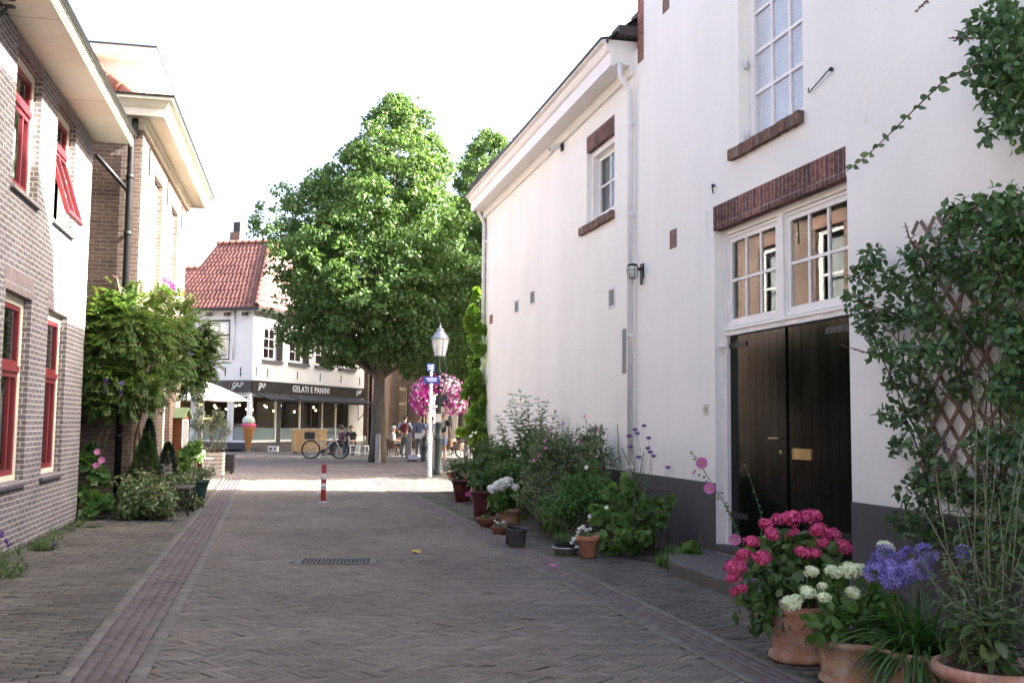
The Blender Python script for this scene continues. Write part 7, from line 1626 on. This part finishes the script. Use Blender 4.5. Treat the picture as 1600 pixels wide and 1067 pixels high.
# ------------------------------------------------------------------ people
def skin(name, V, Eg, Rd, mt, par, sub=2, root=0):
    """one smooth skin grown round a skeleton; V points, Eg edges, Rd radii"""
    me = bpy.data.meshes.new(name); bm = bmesh.new(); ly = bm.verts.layers.skin.verify(); vs = []
    for i, (p, r) in enumerate(zip(V, Rd)):
        v = bm.verts.new(p); v[ly].radius = (r, r) if not isinstance(r, tuple) else r; v[ly].use_root = (i == root); vs.append(v)
    for a, b in Eg: bm.edges.new((vs[a], vs[b]))
    bm.to_mesh(me); bm.free(); o = bpy.data.objects.new(name, me); COL.objects.link(o); sk = o.modifiers.new('skin', 'SKIN'); sk.use_smooth_shade = True; sk.branch_smoothing = .4; sb = o.modifiers.new('sub', 'SUBSURF'); sb.levels = sub; sb.render_levels = sub
    dg = bpy.context.evaluated_depsgraph_get(); m2 = bpy.data.meshes.new_from_object(o.evaluated_get(dg)); bpy.data.objects.remove(o)
    m2.materials.clear(); m2.materials.append(mt); m2.polygons.foreach_set('use_smooth', [True] * len(m2.polygons)); o = bpy.data.objects.new(name, m2); COL.objects.link(o); o.parent = par; return o
M_SKIN = plain('skin', (.46, .26, .18), .55, var=.06)
def person(label, loc, rz, top, bottom, hair, sit=False, sleeve=.55, shorts=False, shoes=M_BLACK, arms=((.30, -.02, .78), (-.30, -.02, .78)), elbows=((.27, .07, 1.07), (-.27, .07, 1.07)), step=.08, h=1.0, hairstyle='short', head_turn=0.0):
    """facing -y; the body is one skin, clothing and hair are children"""
    t = thing('person', label, 'person', loc, rz); t.scale = (h, h, h); dz = -.44 if sit else 0.0
    pel, wai, che, nk, hb, hd, ht = (0, 0, .94 + dz), (0, 0, 1.10 + dz), (0, .01, 1.30 + dz), (0, .01, 1.46 + dz), (0, -.01, 1.53 + dz), (0, -.02, 1.62 + dz), (0, -.01, 1.70 + dz)
    V = [pel, wai, che, nk, hb, hd, ht]; Eg = [(i, i + 1) for i in range(6)]; Rd = [.125, .12, .135, .058, .062, .088, .075]
    def add(p, r, par): V.append(p); Rd.append(r); Eg.append((par, len(V) - 1)); return len(V) - 1
    arm_i = []
    for s, (hx, el) in zip((1, -1), zip(arms, elbows)):
        a = add((s * .17, .01, 1.41 + dz), .062, 2); b = add((el[0], el[1], el[2] + dz), .045, a); c = add((hx[0], hx[1], hx[2] + dz), .034, b); d = Vector(V[c]) - Vector(V[b]); d.normalize(); e = add(tuple(Vector(V[c]) + d * .07), .038, c)
        arm_i.append((a, b, c))
        side = Vector((1, 0, 0)) if abs(d.x) < .7 else Vector((0, 1, 0)); side = (side - d * side.dot(d)).normalized(); up_ = d.cross(side)
        for k in range(4): q = Vector(V[e]) + side * (.026 * (k - 1.5) * 1.0) + d * .025; i1 = add(tuple(q), .011, e); i2 = add(tuple(q + d * (.035 + .008 * (k in (1, 2))) + up_ * .010), .010, i1); add(tuple(Vector(V[i2]) + d * .022 + up_ * .020), .008, i2)
        i1 = add(tuple(Vector(V[c]) + side * -.035 + d * .035), .012, c); add(tuple(Vector(V[i1]) + side * -.012 + d * .035), .009, i1)
    leg_i = []
    for s in (1, -1):
        a = add((s * .09, 0, .88 + dz), .095, 0)
        if sit: b = add((s * .11, -.42, .50), .068, a); m_ = add((s * .11, -.44, .28), .058, b); c = add((s * .11, -.42, .08), .042, m_); d = add((s * .115, -.57, .04), .036, c)
        else: b = add((s * .095, -.01 - step * s * .6, .50), .066, a); m_ = add((s * .095, .01 - step * s * .8, .32), .060, b); c = add((s * .095, .03 - step * s, .08), .042, m_); d = add((s * .11, -.12 - step * s, .035), .036, c)
        leg_i.append((a, b, m_, c, d))
    body = skin('body', V, Eg, Rd, M_SKIN, t, 1)
    f_ = Matrix.Rotation(head_turn, 4, 'Z')
    hc = Vector(hd)
    m = MB()
    for s in (-1, 1): m.ball(hc + f_ @ Vector((s * .032, -.078, .015)), .012, 8, 6)
    m.build('eyes', M_BLACK, body); m = MB(); m.ball(hc + f_ @ Vector((0, -.098, -.012)), .016, 8, 6, (.8, 1.1, 1.5)); m.ball(hc + f_ @ Vector((0, -.082, -.052)), .018, 8, 6, (1.4, .6, .4))
    for s in (-1, 1): m.ball(hc + f_ @ Vector((s * .088, .0, -.005)), .022, 8, 6, (.4, .8, 1.3))
    m.build('face_features', plain('lips_and_ears', (.42, .20, .15), .6), body)
    # clothes
    sv, se, sr = [pel, wai, che, (0, .01, 1.43 + dz)], [(0, 1), (1, 2), (2, 3)], [.148, .145, .158, .080]
    for a, b, c in arm_i:
        A_, B_, C_ = Vector(V[a]), Vector(V[b]), Vector(V[c]); sv.append(tuple(A_)); sr.append(.082); se.append((2, len(sv) - 1)); i = len(sv) - 1
        if sleeve <= 1: sv.append(tuple(A_.lerp(B_, sleeve))); sr.append(.066); se.append((i, i + 1))
        else: sv += [tuple(B_), tuple(B_.lerp(C_, .9))]; sr += [.060, .050]; se += [(i, i + 1), (i + 1, i + 2)]
    skin('shirt', sv, se, sr, top, t, 2)
    pv, pe, pr = [(0, 0, .97 + dz), (0, 0, .90 + dz)], [(0, 1)], [.138, .138]
    for a, b, m_, c, d in leg_i:
        i = len(pv); pv.append(V[a]); pr.append(.112); pe.append((1, i)); B_ = Vector(V[b])
        if shorts: pv.append(tuple(Vector(V[a]).lerp(B_, .98))); pr.append(.092); pe.append((i, i + 1))
        else: pv += [V[b], V[m_], V[c]]; pr += [.086, .078, .066]; pe += [(i, i + 1), (i + 1, i + 2), (i + 2, i + 3)]
    skin('trousers', pv, pe, pr, bottom, t, 2)
    for a, b, m_, c, d in leg_i: skin('shoe', [(V[c][0], V[c][1] + .03, .045), (V[d][0], V[d][1] + .06, .05), (V[d][0], V[d][1] - .03, .042)], [(0, 1), (1, 2)], [.048, .052, .042], shoes, t, 2)
    m = MB(); rows = []
    for i in range(9):
        th = math.pi * (.62 if hairstyle == 'short' else .80) * (1 - i / 8); row = []
        for k in range(20):
            a = 2 * math.pi * k / 20; fr = max(0, math.cos(a + math.pi / 2 - head_turn)); th2 = th * (1 - .42 * fr); rr = .100 if hairstyle == 'short' else .125; rr *= 1 + .05 * math.sin(5 * a + i * 2)
            row.append(hc + Vector((rr * .92 * math.sin(th2) * math.cos(a), rr * 1.06 * math.sin(th2) * math.sin(a) + .008, rr * 1.08 * math.cos(th2) + .012)))
        rows.append(row)
    m.grid(rows, True, True, True); m.build('hair', hair, t); return t
def cloth(n, c, **k): return plain(n, c, .85, bump=.15, bscale=30, **k)
H_W, H_D, H_G, H_B = plain('white_hair', (.55, .54, .52), .8, var=.2, scale=30), plain('dark_hair', (.03, .022, .018), .6, var=.3, scale=30), plain('grey_hair', (.34, .32, .29), .8, var=.3, scale=30), plain('brown_hair', (.12, .075, .045), .7, var=.3, scale=30)
JEANS = cloth('faded_denim', (.24, .33, .46)); DARKT = cloth('dark_trousers', (.04, .042, .05))
def ground_at(px, Y): p = AT(px, 700, Y); return Vector((p.x, Y, .004))
g_ = G(614, 711.5); person('white haired man in a pale green shirt seated in a wicker chair', (g_.x, g_.y, .0), math.pi / 2, cloth('pale_green_shirt', (.26, .33, .31)), DARKT, H_W, sit=True, arms=((.22, -.30, 1.06), (-.22, -.30, 1.06)), elbows=((.27, -.02, 1.10), (-.27, -.02, 1.10)))
pb = person('man in a light blue shirt seen from behind with a dark red backpack', ground_at(632, 42.2), math.pi, cloth('light_blue_shirt', (.33, .40, .52)), cloth('camouflage_trousers', (.20, .18, .15), var=.6, scale=9), H_D, sleeve=.75, arms=((.28, -.16, 1.05), (-.28, -.16, 1.05)), elbows=((.31, .03, 1.12), (-.31, .03, 1.12)), h=1.0)
m = MB(); m.ball((0, .22, 1.22), .17, 14, 10, (.95, .55, 1.25)); m.ball((0, .31, 1.14), .10, 12, 8, (1.1, .4, .9)); bp_ = m.build('backpack', cloth('dark_red_backpack', (.16, .018, .03)), pb); m = MB()
for s in (-1, 1): m.tube([(s * .10, .16, 1.08), (s * .12, .17, 1.25), (s * .11, .12, 1.42), (s * .11, .0, 1.47), (s * .11, -.13, 1.38), (s * .12, -.15, 1.2)], .018, 6)
m.build('strap', DARKT, bp_)
pc = person('person in a slate blue jacket standing with back turned under the flower basket', ground_at(655, 41.8), math.pi + .15, cloth('slate_jacket', (.10, .135, .20)), cloth('grey_trousers', (.16, .16, .17)), H_B, sleeve=1.5, h=1.0)
m = MB(); m.box(-.20, .20, .15, .30, .78, 1.0); m.build('white_bag', cloth('white_bag', (.7, .7, .7)), pc, .03)
person('dark haired person in a white T-shirt standing behind the sign pole', ground_at(674, 41.0), math.pi - .5, cloth('white_tshirt', (.62, .60, .66)), DARKT, H_B, sleeve=.5, h=.98)
pt_ = person('grey haired man in black T-shirt with white print and denim shorts', ground_at(691, 38.6), math.pi + .25, cloth('black_tshirt', (.012, .012, .014)), JEANS, H_G, sleeve=.6, shorts=True, shoes=plain('white_sneakers', (.7, .7, .68), .6), step=-.05, h=1.07)
m = MB()
for k, (z, a, b_) in enumerate(((1.42, -.06, .09), (1.36, -.04, .10), (1.30, -.06, .07), (1.24, -.05, .10), (1.18, .01, .10))):
    for q in range(4): x = a + (b_ - a) * q / 4; m.box(x, x + (b_ - a) / 4 * .75, .168, .176, z - .014, z + .014)
m.build('shirt_print', M_ENAMELWHITE, pt_)
person('woman with dark curly hair seated by the shop window', ground_at(533, 44.2), -.9, cloth('maroon_patterned_top', (.13, .07, .08), var=.5, scale=20), DARKT, H_D, sit=True, hairstyle='long', arms=((.18, -.32, 1.02), (-.18, -.32, 1.02)))
person('man in black seated beside the woman with curly hair', ground_at(548, 44.0), -.2, cloth('black_shirt', (.02, .02, .025)), DARKT, H_B, sit=True, arms=((.16, -.34, 1.06), (-.16, -.34, 1.06)))
for label, px, Y, rz in (('dark terrace chair under the woman with curly hair', 533, 44.2, -.9 + math.pi), ('dark terrace chair under the man in black by the shop', 548, 44.0, -.2 + math.pi)):
    t = thing('terrace_chair', label, 'chair', ground_at(px, Y), rz + math.pi, 'dark chairs by the shop window'); m = MB(); m.box(-.22, .22, -.2, .22, .34, .365); m.build('seat', M_BLACK, t); m = MB(); m.box(-.22, .22, .2, .225, .42, .85); m.build('backrest', M_BLACK, t)
    for sx in (-.2, .2):
        for sy in (-.19, .21): m = MB(); m.tube([(sx, sy, 0), (sx, sy, .34)], .016, 6); m.build('leg', M_BLACK, t)
